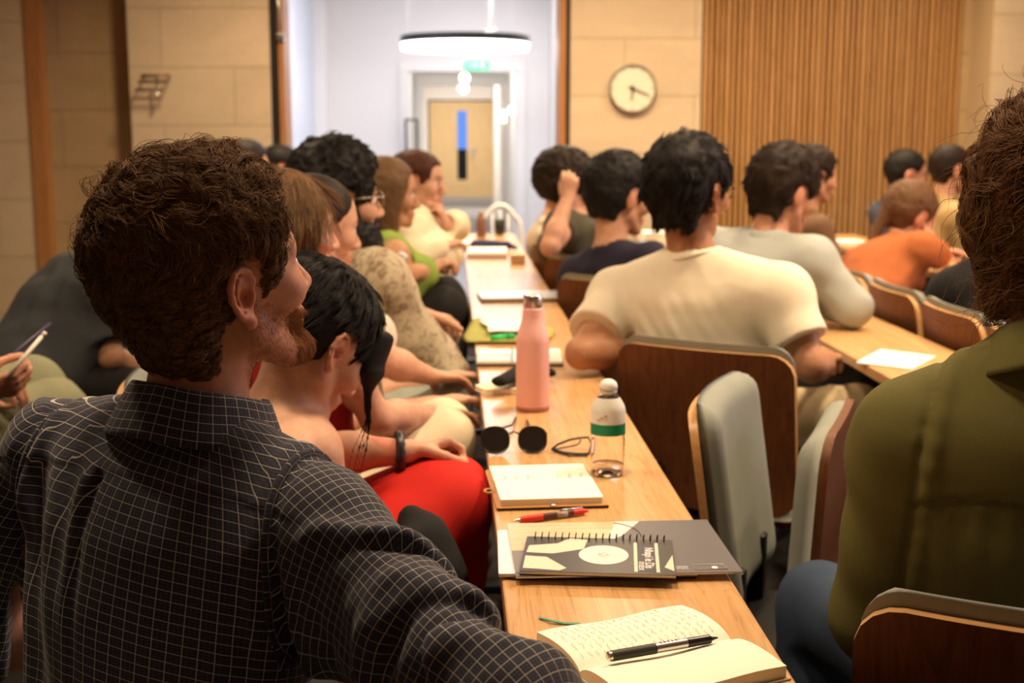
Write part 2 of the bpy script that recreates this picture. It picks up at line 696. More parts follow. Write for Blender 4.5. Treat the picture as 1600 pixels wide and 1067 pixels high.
def add_head(S, F, female=False, detail=True, ear=True, jaw=0.0):
    s = F.s
    R = F.R
    def E(c, r, k=0.02, op='u', Rl=None):
        S.ell(F.pt(*c), R if Rl is None else R @ Rl, np.array(r) * s, k * s, op)
    E((-0.014, 0, 0.028), (0.099, 0.075, 0.086), 0.0)
    E((0.030, 0, 0.008), (0.060, 0.064, 0.083), 0.03)
    jw = 0.050 if female else 0.055
    S.ecap(F.pt(0.0, 0, -0.055), F.pt(0.060 + jaw, 0, -0.088 - jaw), R[:, 1], (jw * s, 0.036 * s), (0.024 * s, 0.022 * s), 0.03 * s, 0.022 * s, 0.03 * s)
    for y in (-1, 1):
        E((0.060, y * 0.042, -0.028), (0.026, 0.024, 0.024), 0.025)
        S.cap(F.pt(0.005, y * 0.054, -0.058 - jaw * 0.5), F.pt(0.052 + jaw, y * 0.026, -0.094 - jaw), 0.017 * s, 0.016 * s, 0.02 * s)
        S.ecap(F.pt(0.084, y * 0.010, 0.020), F.pt(0.068, y * 0.046, 0.020), R[:, 2], (0.010 * s, 0.012 * s), (0.009 * s, 0.010 * s), None, None, 0.014 * s)
    for y in (-1, 1):
        E((0.094, y * 0.032, -0.002), (0.016, 0.017, 0.012), 0.012, 's')
    S.cap(F.pt(0.086, 0, 0.006), F.pt(0.110, 0, -0.034), 0.008 * s, 0.0115 * s, 0.012 * s)
    for y in (-1, 1):
        E((0.099, y * 0.0115, -0.039), (0.012, 0.0075, 0.0085), 0.006)
    # mouth, chin
    E((0.078, 0, -0.068), (0.019, 0.027, 0.020), 0.016)
    E((0.0925, 0, -0.0625), (0.0085, 0.022, 0.006), 0.006)
    E((0.0905, 0, -0.0745), (0.0085, 0.018, 0.0068), 0.006)
    E((0.079 + jaw, 0, -0.100 - jaw), (0.018, 0.020, 0.017), 0.016)
    if detail:
        for y in (-1, 1):
            S.cap(F.pt(0.104, y * 0.0065, -0.047), F.pt(0.097, y * 0.008, -0.042), 0.0034 * s, 0.003 * s, 0.002 * s, 's')
    if ear:
        for y in (-1, 1):
            add_ear(S, F, y, detail)

def add_ear(S, F, y, detail=True):
    s = F.s
    # the plate of the ear leans back and stands off the skull
    def ep(x, z, o):
        return F.pt(-0.012 + x - 0.0, y * (0.0735 + o - 0.28 * x), -0.012 + z)
    if not detail:
        S.ell(F.pt(-0.014, y * 0.080, -0.012), F.R, np.array((0.019, 0.009, 0.032)) * s, 0.008 * s)
        return
    Rl = F.R
    S.ecap(ep(-0.003, 0.012, 0.004), ep(0.003, -0.018, 0.002), Rl[:, 0], (0.017 * s, 0.0055 * s), (0.011 * s, 0.0055 * s), 0.012 * s, 0.010 * s, 0.006 * s)
    hel = [(0.013, 0.000), (0.015, 0.014), (0.009, 0.026), (-0.002, 0.0305), (-0.013, 0.026), (-0.0195, 0.014), (-0.0195, 0.000), (-0.0145, -0.013), (-0.006, -0.023), (0.003, -0.029)]
    pts = [ep(x, z, 0.010 + 0.004 * (x < -0.01)) for x, z in hel]
    S.chain(pts, [0.0030 * s, 0.0038 * s, 0.0042 * s, 0.0044 * s, 0.0044 * s, 0.0043 * s, 0.0040 * s, 0.0038 * s, 0.0042 * s, 0.0060 * s], 0.003 * s)
    S.ell(ep(0.005, -0.031, 0.007), Rl, np.array((0.0085, 0.0055, 0.0095)) * s, 0.006 * s)
    S.chain([ep(-0.004, 0.019, 0.009), ep(-0.0105, 0.006, 0.010), ep(-0.008, -0.009, 0.010), ep(0.001, -0.017, 0.009)], [0.0030 * s] * 4, 0.004 * s)
    S.ell(ep(0.003, -0.003, 0.010), Rl, np.array((0.0085, 0.0085, 0.0105)) * s, 0.004 * s, 's')
    S.ell(ep(-0.013, 0.012, 0.012), Rl, np.array((0.0022, 0.004, 0.011)) * s, 0.002 * s, 's')
    S.ell(ep(0.0125, -0.006, 0.007), Rl, np.array((0.0045, 0.0050, 0.0065)) * s, 0.004 * s)

def add_hand(S, W, d, n, right, curl=0.35, s=1.0, spread=0.06, thumb=0.5, k=0.004):
    """palm and five fingers: W wrist, d pointing direction, n the way the palm faces"""
    d = unit(d)
    n = unit(np.asarray(n, float) - d * np.dot(n, d))
    t = np.cross(d, n) * (1 if right else -1)          # thumb side
    S.ecap(W + d * 0.020 * s, W + d * 0.075 * s, t, (0.029 * s, 0.017 * s), (0.037 * s, 0.0135 * s), 0.018 * s, 0.012 * s, 0.016 * s)
    lens = (0.068, 0.077, 0.072, 0.056)
    offs = (0.028, 0.0095, -0.0095, -0.027)
    base = (0.086, 0.090, 0.086, 0.078)
    for i in range(4):
        c = curl[i] if hasattr(curl, '__len__') else curl * (0.92 + 0.09 * i)
        sp = (1.5 - i) * spread
        dd = unit(d * math.cos(sp) + t * math.sin(sp))
        p = W + d * base[i] * s + t * offs[i] * s - n * 0.001
        ang = 0.0
        r = 0.0088 if i != 3 else 0.0078
        pts, rs = [p - d * 0.014 * s], [r * s * 1.05]
        for j, fr in enumerate((0.46, 0.30, 0.24)):
            pts.append(p)
            rs.append(r * s * (1.0 - 0.08 * j))
            ang += c * (0.8, 1.15, 0.75)[j]
            q = dd * math.cos(ang) + n * math.sin(ang)
            p = p + q * lens[i] * fr * s
        pts.append(p)
        rs.append(r * s * 0.74)
        T = SDF().chain(pts, rs, 0.003)
        S.pr.append(('S', 'u', k, T))
        S._b(pts, 0.01)
    b = W + d * 0.028 * s + t * 0.024 * s + n * 0.006 * s
    dir1 = unit(d * 0.72 + t * (0.75 - 0.5 * thumb) + n * (0.25 + 0.5 * thumb))
    m = b + dir1 * 0.042 * s
    dir2 = unit(d * 0.85 + t * (0.30 - 0.7 * thumb) + n * (0.2 + 0.3 * thumb))
    e = m + dir2 * 0.032 * s
    tip = e + unit(dir2 + d * 0.2 - t * 0.3 * thumb) * 0.025 * s
    T = SDF().chain([b, m, e, tip], [0.0135 * s, 0.0105 * s, 0.0095 * s, 0.0075 * s], 0.004)
    S.pr.append(('S', 'u', 0.008, T))
    S._b([b, m, e, tip], 0.014)

def ik(a, c, l1, l2, pole):
    """elbow position between a and c, bent towards pole"""
    a, c = np.asarray(a, float), np.asarray(c, float)
    d = c - a
    L = min(np.linalg.norm(d), (l1 + l2) * 0.999)
    u = unit(d)
    x = (l1 * l1 - l2 * l2 + L * L) / (2 * L)
    h = math.sqrt(max(0.0, l1 * l1 - x * x))
    p = np.asarray(pole, float)
    p = unit(p - u * np.dot(p, u))
    return a + u * x + p * h

# ------------------------------------------------------------------ people: hair
def hair_sdf(F, style, o):
    """the mass of the hair in head coordinates"""
    s, R = F.s, F.R
    S = SDF()
    tt, tb, ts, tf = o.get('top', 0.02), o.get('back', 0.02), o.get('side', 0.015), o.get('front', 0.012)
    S.ell(F.pt(-0.014 - tb * 0.5 + tf * 0.5, 0, 0.030 + tt * 0.45), R, np.array((0.100 + (tb + tf) / 2, 0.076 + ts, 0.086 + tt * 0.62)) * s)
    zn = o.get('nape', -0.085)
    S.ecap(F.pt(-0.050 - tb * 0.4, 0, 0.0), F.pt(-0.052 - tb * 0.15, 0, zn + 0.02), R[:, 1],
           ((0.066 + ts) * s, (0.050 + tb * 0.6) * s), ((0.052 + ts * 0.4) * s, (0.030 + tb * 0.35) * s), 0.04 * s, 0.022 * s, 0.025 * s)
    if style in ('long', 'bob'):
        zl = o.get('len', -0.20)
        for y in ((-1, 1) if not o.get('one_side') else (o['one_side'],)):
            S.ecap(F.pt(-0.015, y * (0.066 + ts * 0.7), 0.02), F.pt(o.get('fwd', -0.01), y * o.get('wide', 0.070), zl), R[:, 0],
                   (0.052 * s, (0.017 + ts * 0.5) * s), (o.get('tip', 0.03) * s, 0.016 * s), 0.04 * s, 0.03 * s, 0.03 * s)
        S.ecap(F.pt(-0.055, 0, 0.0), F.pt(o.get('bx', -0.075), 0, zl), R[:, 1], (0.085 * s, 0.045 * s), (0.075 * s, 0.030 * s), 0.05 * s, 0.035 * s, 0.03 * s)
    # the face is left free
    fx = o.get('line', 0.052)
    S.ecap(F.pt(fx + 0.075, 0, o.get('brow', 0.045)), F.pt(fx + 0.060, 0, -0.22), R[:, 1], (0.110 * s, 0.075 * s), (0.13 * s, 0.085 * s), 0.028 * s, 0.05 * s, 0.014 * s, 's')
    if style not in ('long', 'bob'):
        burn = o.get('burn', -0.03)
        # around the ears and below the sideburns
        for y in (-1, 1):
            S.ecap(F.pt(0.000, y * 0.100, o.get('ear_z', 0.008)), F.pt(0.004, y * 0.105, -0.16), R[:, 0], (0.026 * s, 0.05 * s), (0.055 * s, 0.06 * s), 0.028 * s, 0.03 * s, 0.008 * s, 's')
            S.ell(F.pt(0.075, y * 0.085, burn - 0.055), R, np.array((0.062, 0.045, 0.055)) * s, 0.01 * s, 's')
        S.plane(F.pt(0, 0, zn), F.d(-0.25, 0, -1), 0.012)
    if style == 'bun':
        S.ell(F.pt(-0.125, 0, 0.0), R, np.array((0.034, 0.04, 0.034)) * s, 0.015)
    if style == 'tail':
        S.ecap(F.pt(-0.11, 0, 0.02), F.pt(-0.12, 0, -0.15), R[:, 1], (0.03 * s, 0.025 * s), (0.02 * s, 0.018 * s), None, None, 0.02)
    a, sc = o.get('rough', 0.006), o.get('freq', 42.0)
    Rl = R
    st = np.array(o.get('stretch', (1, 1, 1)), float)
    def disp(p):
        q = ((p - F.o) @ Rl * st).astype(np.float32)
        n1 = vnoise(q, sc, 3.1)
        n2 = vnoise(q, sc * 2.3, 9.7)
        return (a * (1 - np.abs(n1) * 1.6) + a * 0.5 * n2).astype(np.float32)
    S.disp = disp
    S.dpad = a * 1.6
    return S

def strands(name, S, parent, material, roots, length, combf, seed=1, clumps=300, curl=0.0, freq=3.0, lift=0.35, clump=0.75, npt=8, rad=0.0006, jit=0.15, grav=0.0, keep_out=True, cj=0.12, hug=None):
    """strands rooted on points of a surface; each follows a comb direction, shares the curl of its lock"""
    rs = np.random.RandomState(seed)
    N = len(roots)
    roots = roots.astype(np.float32)
    nor = S.grad(roots).astype(np.float32)
    comb = combf(roots).astype(np.float32)
    L = (length(roots) * (1 + jit * rs.randn(N))).astype(np.float32)
    L = np.maximum(L, 0.004)
    G = rs.choice(N, min(clumps, N), replace=False)
    gi = np.empty(N, int)
    for st in range(0, N, 4000):
        d = ((roots[st:st + 4000, None] - roots[None, G]) ** 2).sum(2)
        gi[st:st + 4000] = d.argmin(1)
    def norm(v):
        return v / (np.linalg.norm(v, axis=1, keepdims=True) + 1e-9)
    gcj = (rs.randn(len(G), 3) * cj).astype(np.float32)
    gph = rs.rand(len(G)) * 6.28
    gfr = freq * (0.75 + 0.5 * rs.rand(len(G)))
    gl = (0.8 + 0.4 * rs.rand(len(G)))
    cd = norm(comb - nor * (comb * nor).sum(1, keepdims=True)) + gcj[gi]
    e1 = norm(np.cross(cd, nor))
    e2 = norm(np.cross(cd, e1))
    pts = np.zeros((N, npt, 3), np.float32)
    p = roots.copy()
    off = roots - roots[G][gi]
    L *= gl[gi]
    base = [p.copy()]
    if hug is not None:
        hmax = (hug * (0.35 + 0.9 * rs.rand(len(G))[gi])).astype(np.float32)
    step = (L / (npt - 1))[:, None]
    for j in range(1, npt):
        t = j / (npt - 1)
        n_ = nor
        c_ = cd
        if hug is not None and j > 1:
            n_ = S.grad(p, 0.003, False).astype(np.float32)
            c_ = cd - n_ * (cd * n_).sum(1, keepdims=True)
        d = norm(c_ + n_ * lift * (1 - 1.3 * t) + np.array([0, 0, -grav], np.float32) * t + rs.randn(N, 3).astype(np.float32) * 0.05)
        p = p + d * step
        if hug is not None:
            over = S.ev(p, disp=False) - hmax
            p = p - n_ * np.clip(over, 0, 0.03)[:, None]
        base.append(p.copy())
    base = np.stack(base, 1)
    ts = np.linspace(0, 1, npt)
    ph = gph[gi][:, None] + gfr[gi][:, None] * 6.28 * ts[None]
    amp = curl * np.minimum(1.0, ts * 2.2)[None] * np.ones((N, 1))
    w = (clump * np.clip(ts * 1.4, 0, 1) ** 1.2)[None, :, None]
    gpath = base[G][gi] - 0
    pts = base * (1 - w) + (gpath + off[:, None] * 0.12) * w
    pts = pts + (e1[:, None] * np.cos(ph)[..., None] + e2[:, None] * np.sin(ph)[..., None] * 0.8) * amp[..., None]
    pts[:, 0] = roots
    if keep_out:
        q = pts[:, 1:].reshape(-1, 3).astype(np.float32)
        dd = S.ev(q, disp=False)
        m = dd < 0.0005
        if m.any():
            g = S.grad(q[m])
            q[m] += g * np.clip(0.001 - dd[m], 0, 0.02)[:, None]
            pts[:, 1:] = q.reshape(N, npt - 1, 3)
    hc = bpy.data.hair_curves.new(name)
    hc.add_curves([npt] * N)
    hc.position_data.foreach_set('vector', pts.astype(np.float32).ravel())
    ra = hc.attributes.get('radius') or hc.attributes.new('radius', 'FLOAT', 'POINT')
    rr = np.tile(rad * (1 - 0.55 * ts ** 2), (N, 1)).astype(np.float32)
    ra.data.foreach_set('value', rr.ravel())
    hc.materials.append(material)
    o = bpy.data.objects.new(name, hc)
    COL.objects.link(o)
    set_parent(o, parent)
    o['kind'] = 'stuff'
    return o

def surf_points(verts, quads, n, seed=0, mask=None):
    rs = np.random.RandomState(seed)
    a, b, c = verts[quads[:, 0]], verts[quads[:, 1]], verts[quads[:, 2]]
    ar = np.linalg.norm(np.cross(b - a, c - a), axis=1)
    if mask is not None:
        ar = ar * mask(verts[quads].mean(1))
    f = rs.choice(len(quads), n, p=ar / ar.sum())
    q = verts[quads[f]]
    u, v = rs.rand(n, 1), rs.rand(n, 1)
    return (q[:, 0] * (1 - u) + q[:, 1] * u) * (1 - v) + (q[:, 3] * (1 - u) + q[:, 2] * u) * v

# ------------------------------------------------------------------ people: the whole figure
def torso_axes(neck, pel, taz):
    u = unit(neck - pel)
    f = azd(taz)
    f = unit(f - u * np.dot(f, u))
    r = np.cross(f, u)
    return u, f, r

PEOPLE = []
class Person:
    def __init__(self, label, head, az, pitch=0, roll=0, hs=1.0, neck=None, pel=None, taz=None, sw=0.36, bulk=1.0, female=False,
                 skin='fair', res=0.007, group=None, hres=None, ear=True):
        self.res, self.female, self.skin, self.bulk = res, female, skin, bulk
        self.F = head_frame(head, az, pitch, roll, hs)
        taz = az if taz is None else taz
        h = np.asarray(head, float)
        if neck is None:
            neck = h - V(0, 0, 0.185) - 0.05 * azd(taz)
        if pel is None:
            pel = V(neck[0], neck[1], 0.56) - 0.05 * azd(taz)
        self.neck, self.pel, self.taz = np.asarray(neck, float), np.asarray(pel, float), taz
        self.u, self.f, self.r = torso_axes(self.neck, self.pel, taz)
        self.sw = sw
        self.S = {'R': self.neck - self.u * 0.055 + self.r * (sw / 2 - 0.005), 'L': self.neck - self.u * 0.055 - self.r * (sw / 2 - 0.005)}
        self.arm = {}
        self.leg = {}
        self.jaw, self.thin, self.bust = 0.0, 0.0, True
        PEOPLE.append(self)
        self.root = empty('person', (self.pel[0], self.pel[1], 0.0), label, 'person', group)
    def tp(self, t, side=0.0, front=0.0):
        """a point of the torso: t along the spine, metres to the right and to the front"""
        return self.pel + (self.neck - self.pel) * t + self.r * side + self.f * front
    def set_arm(self, side, wr, el=None, pole=None, hd=None, pn=(0, 0, -1), curl=0.35, thumb=0.5, l1=0.29, l2=0.25, spread=0.06, hscale=None, S=None):
        if S is not None:
            self.S[side] = np.asarray(S, float)
        if el is None:
            el = ik(self.S[side], wr, l1, l2, pole if pole is not None else V(0, 0, -1) - 0.4 * self.f)
        hd = unit(np.asarray(wr) - el) if hd is None else unit(hd)
        self.arm[side] = dict(el=np.asarray(el, float), wr=np.asarray(wr, float), hd=hd, pn=np.asarray(pn, float), curl=curl, thumb=thumb, spread=spread,
                              hs=hscale or (0.92 if self.female else 1.0))
    def default_arm(self, side, lap=True):
        sg = 1 if side == 'R' else -1
        wr = self.pel + self.f * 0.30 + self.r * sg * 0.06 + V(0, 0, 0.14)
        self.set_arm(side, wr, pole=V(0, 0, -1) + self.r * sg * 0.8 - self.f * 0.3)
    def set_leg(self, side, knee=None, ankle=None, az=None, foot_az=None):
        sg = 1 if side == 'R' else -1
        a = self.taz if az is None else az
        hip = self.pel + self.r * sg * 0.085 + V(0, 0, 0.022)
        d = azd(a)
        if knee is None:
            knee = hip + d * 0.43 + V(0, 0, 0.545 - hip[2])
        knee = np.asarray(knee, float)
        if ankle is None:
            ankle = V(knee[0], knee[1], 0.09) - d * 0.02
        self.leg[side] = dict(hip=hip, knee=knee, ankle=np.asarray(ankle, float), foot=azd(a if foot_az is None else foot_az))
    # ---- the body
    def arm_prims(self, S, grow=0.0, upto=None, k=0.02):
        b = (0.86 if self.female else 1.0)
        for sd, A in self.arm.items():
            s = self.S[sd]
            th = self.thin
            S.cap(s, A['el'], 0.046 * b + grow - th, 0.037 * b + grow - th, 0.03)
            S.cap(s + (A['el'] - s) * 0.25, s + (A['el'] - s) * 0.6, 0.047 * b + grow - th, 0.044 * b + grow - th, 0.02)
            v = A['wr'] - A['el']
            S.cap(A['el'], A['el'] + v * 0.35, 0.037 * b + grow, 0.041 * b + grow, k)
            S.cap(A['el'] + v * 0.3, A['wr'], 0.041 * b + grow, 0.0255 * b + grow, k)
    def torso_prims(self, S, g=0.0, hips=True, bust=None):
        b = self.bulk * (0.9 if self.female else 1.0)
        w = 0.86 if self.female else 1.0
        S.ecap(self.tp(0.55), self.tp(0.82), self.r, (0.148 * b + g, 0.105 * b + g), (0.152 * b + g, 0.092 * b + g), 0.09, 0.08, 0.0)
        S.ecap(self.tp(0.12), self.tp(0.55), self.r, (0.150 * b + g, 0.105 * b + g), (0.138 * b * w + g, 0.100 * b + g), 0.09, 0.09, 0.06)
        if hips:
            S.ell(self.pel + V(0, 0, 0.02), np.stack([self.f, -self.r, self.u], 1), np.array((0.115, 0.165, 0.085)) * (0.95 if self.female else 1.0) + g, 0.05)
        for sd in 'RL':
            s = self.S[sd]
            S.cap(self.neck - self.u * 0.045, s, 0.050 * b + g, 0.052 * b + g, 0.04)
            S.cap(self.tp(0.72), s - self.u * 0.02, 0.07 * b + g, 0.045 * b + g, 0.05)
            S.cap(self.neck + self.u * 0.020, self.neck + (s - self.neck) * 0.62 + self.u * 0.012, 0.032 + g * 0.8, 0.030 + g, 0.035)
        if self.female and self.bust:
            for y in (-1, 1):
                S.ell(self.tp(0.68, y * 0.07, 0.095), np.eye(3), np.array((0.058, 0.058, 0.058)) + g, 0.04)
    def body_sdf(self, torso=True):
        S = SDF()
        add_head(S, self.F, self.female, self.res < 0.006, jaw=self.jaw)
        b = 0.046 if self.female else 0.056
        hb = self.F.pt(-0.022, 0, -0.055)
        S.ecap(self.neck - self.u * 0.03, hb, self.r, (b * 1.08, b), (b * 0.98, b * 1.04), 0.05, 0.05, 0.025)
        self.arm_prims(S, 0.0)
        for sd, A in self.arm.items():
            add_hand(S, A['wr'], A['hd'], A['pn'], sd == 'R', A['curl'], A['hs'], A['spread'], A['thumb'])
        T = SDF()
        self.torso_prims(T, -0.004)
        S.pr.append(('S', 'u', 0.03, T))
        S.lo = np.minimum(S.lo, T.lo)
        S.hi = np.maximum(S.hi, T.hi)
        return S
    def build_body(self, brow=(0.25, 0.2, 0.18), stubble=None, lip=(1.0, 0.62, 0.6), res=None, extra=None, mask=None):
        S = self.body_sdf()
        if extra:
            extra(S)
        self.bodyS = S
        v, q = S.mesh(res or self.res)
        self.body = mesh_obj('body', v, q, SKIN[self.skin], self.root)
        l = self.F.inv(v)
        x, y, z = l[:, 0], l[:, 1], l[:, 2]
        c = np.ones((len(v), 3), np.float32)
        near = (np.abs(y) < 0.09) & (x > 0.0) & (np.abs(z) < 0.13)
        def soft(a, lo, hi, w):
            return np.clip((a - lo) / w + 0.5, 0, 1) * np.clip((hi - a) / w + 0.5, 0, 1)
        m = near * soft(z, 0.0185, 0.0275, 0.006) * soft(np.abs(y), 0.012, 0.050, 0.008) * (x > 0.055)
        c *= 1 - m[:, None] * (1 - np.array(brow))
        m = near * soft(z, -0.081, -0.057, 0.004) * soft(np.abs(y), -1, 0.022, 0.008) * (x > 0.085)
        c *= 1 - m[:, None] * (1 - np.array(lip))
        m = near * soft(z, -0.010, 0.008, 0.008) * soft(np.abs(y), 0.018, 0.044, 0.01) * (x > 0.06)
        c *= 1 - m[:, None] * np.array((0.25, 0.32, 0.34))
        m = np.clip((np.abs(y) - 0.066) / 0.012, 0, 1) * (np.abs(z + 0.012) < 0.05) * (np.abs(x + 0.012) < 0.04)
        c *= 1 - m[:, None] * np.array((0.0, 0.14, 0.18))
        if stubble is not None:
            m = (x > -0.005) * np.clip((-0.028 + 0.25 * (0.05 - np.clip(x, 0, 0.09)) - z) / 0.03, 0, 1) * np.clip((z + 0.150) / 0.03, 0, 1) * (np.abs(y) < 0.085)
            lips = soft(z, -0.080, -0.060, 0.004) * soft(np.abs(y), -1, 0.022, 0.008) * (x > 0.08)
            m = m * (1 - lips) * (0.55 + 0.45 * vnoise(l.astype(np.float32), 70.0))
            c *= 1 - m[:, None] * (1 - np.array(stubble))
        vcolor(self.body, c)
        return self.body
    def eyes(self):
        for y in (-1, 1):
            vs, fs = [], []
            n, mrows = 12, 9
            r = 0.0118 * self.F.s
            for i in range(mrows + 1):
                t = math.pi * i / mrows
                for j in range(n):
                    a = 2 * math.pi * j / n
                    vs.append(self.F.pt(0.0765 + 0.0118 * math.cos(t), y * 0.0315 + 0.0118 * math.sin(t) * math.cos(a), -0.002 + 0.0118 * math.sin(t) * math.sin(a)))
            for i in range(mrows):
                for j in range(n):
                    k = (j + 1) % n
                    fs.append((i * n + j, i * n + k, (i + 1) * n + k, (i + 1) * n + j))
            o = mesh_obj('eye', vs, fs, M_eye, self.root)
            o.data.materials.append(M_iris)
            for i, p in enumerate(o.data.polygons):
                p.material_index = 1 if i < n * 2 else 0
    def build_hair(self, style, color, o=None, res=None):
        o = o or {}
        S = hair_sdf(self.F, style, o)
        v, q = S.mesh(res or self.res)
        self.hairS, self.hair_vq = S, (v, q)
        self.hair = mesh_obj('hair', v, q, HAIR[color], self.root)
        return self.hair
    # ---- the clothes
    def build_top(self, material, sleeve='short', grow=0.010, neckline=0.062, hem=0.02, folds=0.006, res=None, loose=0.0, vneck=0.0, strap=False, name='shirt', ffreq=9.0, extra=None, slen=None, hole_t=-0.035):
        S = SDF()
        self.torso_prims(S, grow + loose * 0.3)
        if loose:
            S.ecap(self.tp(0.1), self.tp(0.7), self.r, (0.155 * self.bulk + loose, 0.115 + loose), (0.15 * self.bulk + loose * 0.6, 0.105 + loose * 0.5), 0.08, 0.08, 0.05)
        b = (0.86 if self.female else 1.0)
        for sd, A in self.arm.items():
            if sleeve == 'none':
                continue
            s, e, w = self.S[sd], A['el'], A['wr']
            T = SDF()
            g = grow + (0.008 if sleeve == 'short' else 0.004)
            T.cap(s, e, 0.048 * b + g, 0.040 * b + g + (0.012 if sleeve == 'short' else 0.002), 0.0)
            if sleeve == 'short':
                t = 0.62 if slen is None else slen
                T.plane(s + (e - s) * t, e - s, 0.004)
            elif sleeve == 'long':
                T.cap(e, w, 0.042 * b + g, 0.030 * b + g, 0.02)
                T.plane(w - (w - e) * 0.03, w - e, 0.003)
            elif sleeve == 'rolled':
                t = 0.18 if slen is None else slen
                T.cap(e, w, 0.042 * b + g, 0.038 * b + g, 0.02)
                T.plane(e + (w - e) * t, w - e, 0.003)
            S.pr.append(('S', 'u', 0.025, T))
            S.lo = np.minimum(S.lo, T.lo)
            S.hi = np.maximum(S.hi, T.hi)
        if sleeve == 'none':
            for sd, A in self.arm.items():
                sg = 1 if sd == 'R' else -1
                s = self.S[sd]
                S.sub(SDF().cap(s + self.r * sg * 0.045 + self.u * 0.03, s + self.r * sg * 0.03 - self.u * 0.12, 0.075, 0.055), 0.01)
        # neck opening
        hole = SDF().ecap(self.neck + self.u * hole_t + self.f * 0.02, self.neck + self.u * 0.12 + self.f * 0.03, self.r, (neckline, neckline), (neckline * 1.25, neckline * 1.25), 0.022, 0.05)
        S.sub(hole, 0.004)
        if vneck:
            S.sub(SDF().cap(self.neck + self.f * 0.09 + self.u * 0.02, self.neck + self.f * 0.16 - self.u * vneck, 0.05, 0.012), 0.004)
        S.plane(self.pel + self.u * (hem - 0.06), -self.u, 0.006)
        if extra:
            extra(S)
        R3 = np.stack([self.r, self.f, self.u], 1)
        o0 = self.pel
        sd = abs(hash(str(np.round(self.neck, 3)))) % 97 * 0.37
        sd = float(np.abs(self.neck).sum() * 7.3 % 31)
        def disp(p):
            q = ((p - o0) @ R3).astype(np.float32)
            w = vnoise(q, 5.0, sd)
            a = vnoise(np.stack([q[:, 0] * 1.3 + 0.10 * w + q[:, 2] * 0.55, q[:, 1] * 1.2, q[:, 2] * 0.75 - q[:, 0] * 0.5], 1), ffreq, sd + 2)
            c = vnoise(np.stack([q[:, 0] * 0.7, q[:, 1] * 0.7, q[:, 2] * 1.6], 1), ffreq * 1.7, sd + 5)
            return (folds * (1 - 2 * np.abs(a)) * 0.8 + folds * 0.45 * c).astype(np.float32)
        S.disp = disp
        S.dpad = folds * 1.3
        v, q = S.mesh(res or self.res)
        self.topS = S
        self.top = mesh_obj(name, v, q, material, self.root)
        return self.top
    def build_legs(self, material, name='trousers', grow=0.012, folds=0.005, res=None, skirt=False, ankle=0.02, shoes=True, shoe_mat=None, cut=None):
        S = SDF()
        S.ell(self.pel + V(0, 0, 0.02), np.stack([unit(V(self.f[0], self.f[1], 0)), -self.r, V(0, 0, 1)], 1), np.array((0.130, 0.178, 0.092)) * (0.95 if self.female else 1.0), 0.0)
        for sd, L in self.leg.items():
            hip, kn, an = L['hip'], L['knee'], L['ankle']
            S.cap(hip, kn, 0.080 + grow, 0.056 + grow, 0.04)
            S.cap(kn, kn + (an - kn) * 0.35, 0.056 + grow, 0.056 + grow, 0.03)
            S.cap(kn + (an - kn) * 0.3, an, 0.056 + grow, 0.040 + grow, 0.03)
        if skirt and len(self.leg) == 2:
            a, b = self.leg['R'], self.leg['L']
            for t in (0.25, 0.5, 0.75, 0.95):
                S.cap(a['hip'] + (a['knee'] - a['hip']) * t, b['hip'] + (b['knee'] - b['hip']) * t, 0.072, 0.072, 0.05)
        S.plane(V(0, 0, max([self.pel[2] + 0.15] + [L['knee'][2] + 0.09 for L in self.leg.values()])), V(0, 0, 1), 0.004)
        if cut is not None:
            S.plane(cut[0], cut[1], 0.006)
        sd = float(np.abs(self.pel).sum() * 5.1 % 29)
        def disp(p):
            q = p.astype(np.float32)
            a = vnoise(q, 11.0, sd)
            return (folds * (1 - 2 * np.abs(a))).astype(np.float32)
        S.disp = disp
        S.dpad = folds * 1.2
        v, q = S.mesh(res or max(self.res, 0.008))
        o = mesh_obj(name, v, q, material, self.root)
        if shoes:
            for sd, L in self.leg.items():
                T = SDF()
                an, ft = L['ankle'], L['foot']
                z = V(an[0], an[1], 0.0)
                sg = np.cross(ft, V(0, 0, 1))
                T.ecap(z - ft * 0.03 + V(0, 0, 0.045), z + ft * 0.15 + V(0, 0, 0.038), sg, (0.038, 0.042), (0.044, 0.036), 0.035, 0.05, 0.0)
                T.cap(z + V(0, 0, 0.05), an + V(0, 0, 0.015), 0.042, 0.040, 0.02)
                T.plane(V(0, 0, 0.003), V(0, 0, -1), 0.003)
                v, q = T.mesh(0.010)
                mesh_obj('shoe', v, q, shoe_mat or M_shoe, self.root)
        return o
    def glasses(self, material=None, r=0.022, lens=True):
        F = self.F
        pts = []
        for y in (-1, 1):
            ring = [F.pt(0.098, y * 0.033 + r * 1.1 * math.cos(a), 0.0 + r * 0.9 * math.sin(a)) for a in np.linspace(0, 2 * math.pi, 16, endpoint=False)]
            pts.append(tube(ring, 0.0017 * F.s, 6, True))
            pts.append(tube([F.pt(0.097, y * 0.056, 0.006), F.pt(0.085, y * 0.072, 0.008), F.pt(0.03, y * 0.0795, 0.006), F.pt(-0.012, y * 0.0815, 0.004), F.pt(-0.03, y * 0.081, -0.012)], 0.0017 * F.s, 6))
        pts.append(tube([F.pt(0.099, -0.010, 0.003), F.pt(0.102, 0, 0.006), F.pt(0.099, 0.010, 0.003)], 0.0017 * F.s, 6))
        v, f = join(*pts)
        g = mesh_obj('eyeglasses', v, f, material or M_frame_black, self.root)
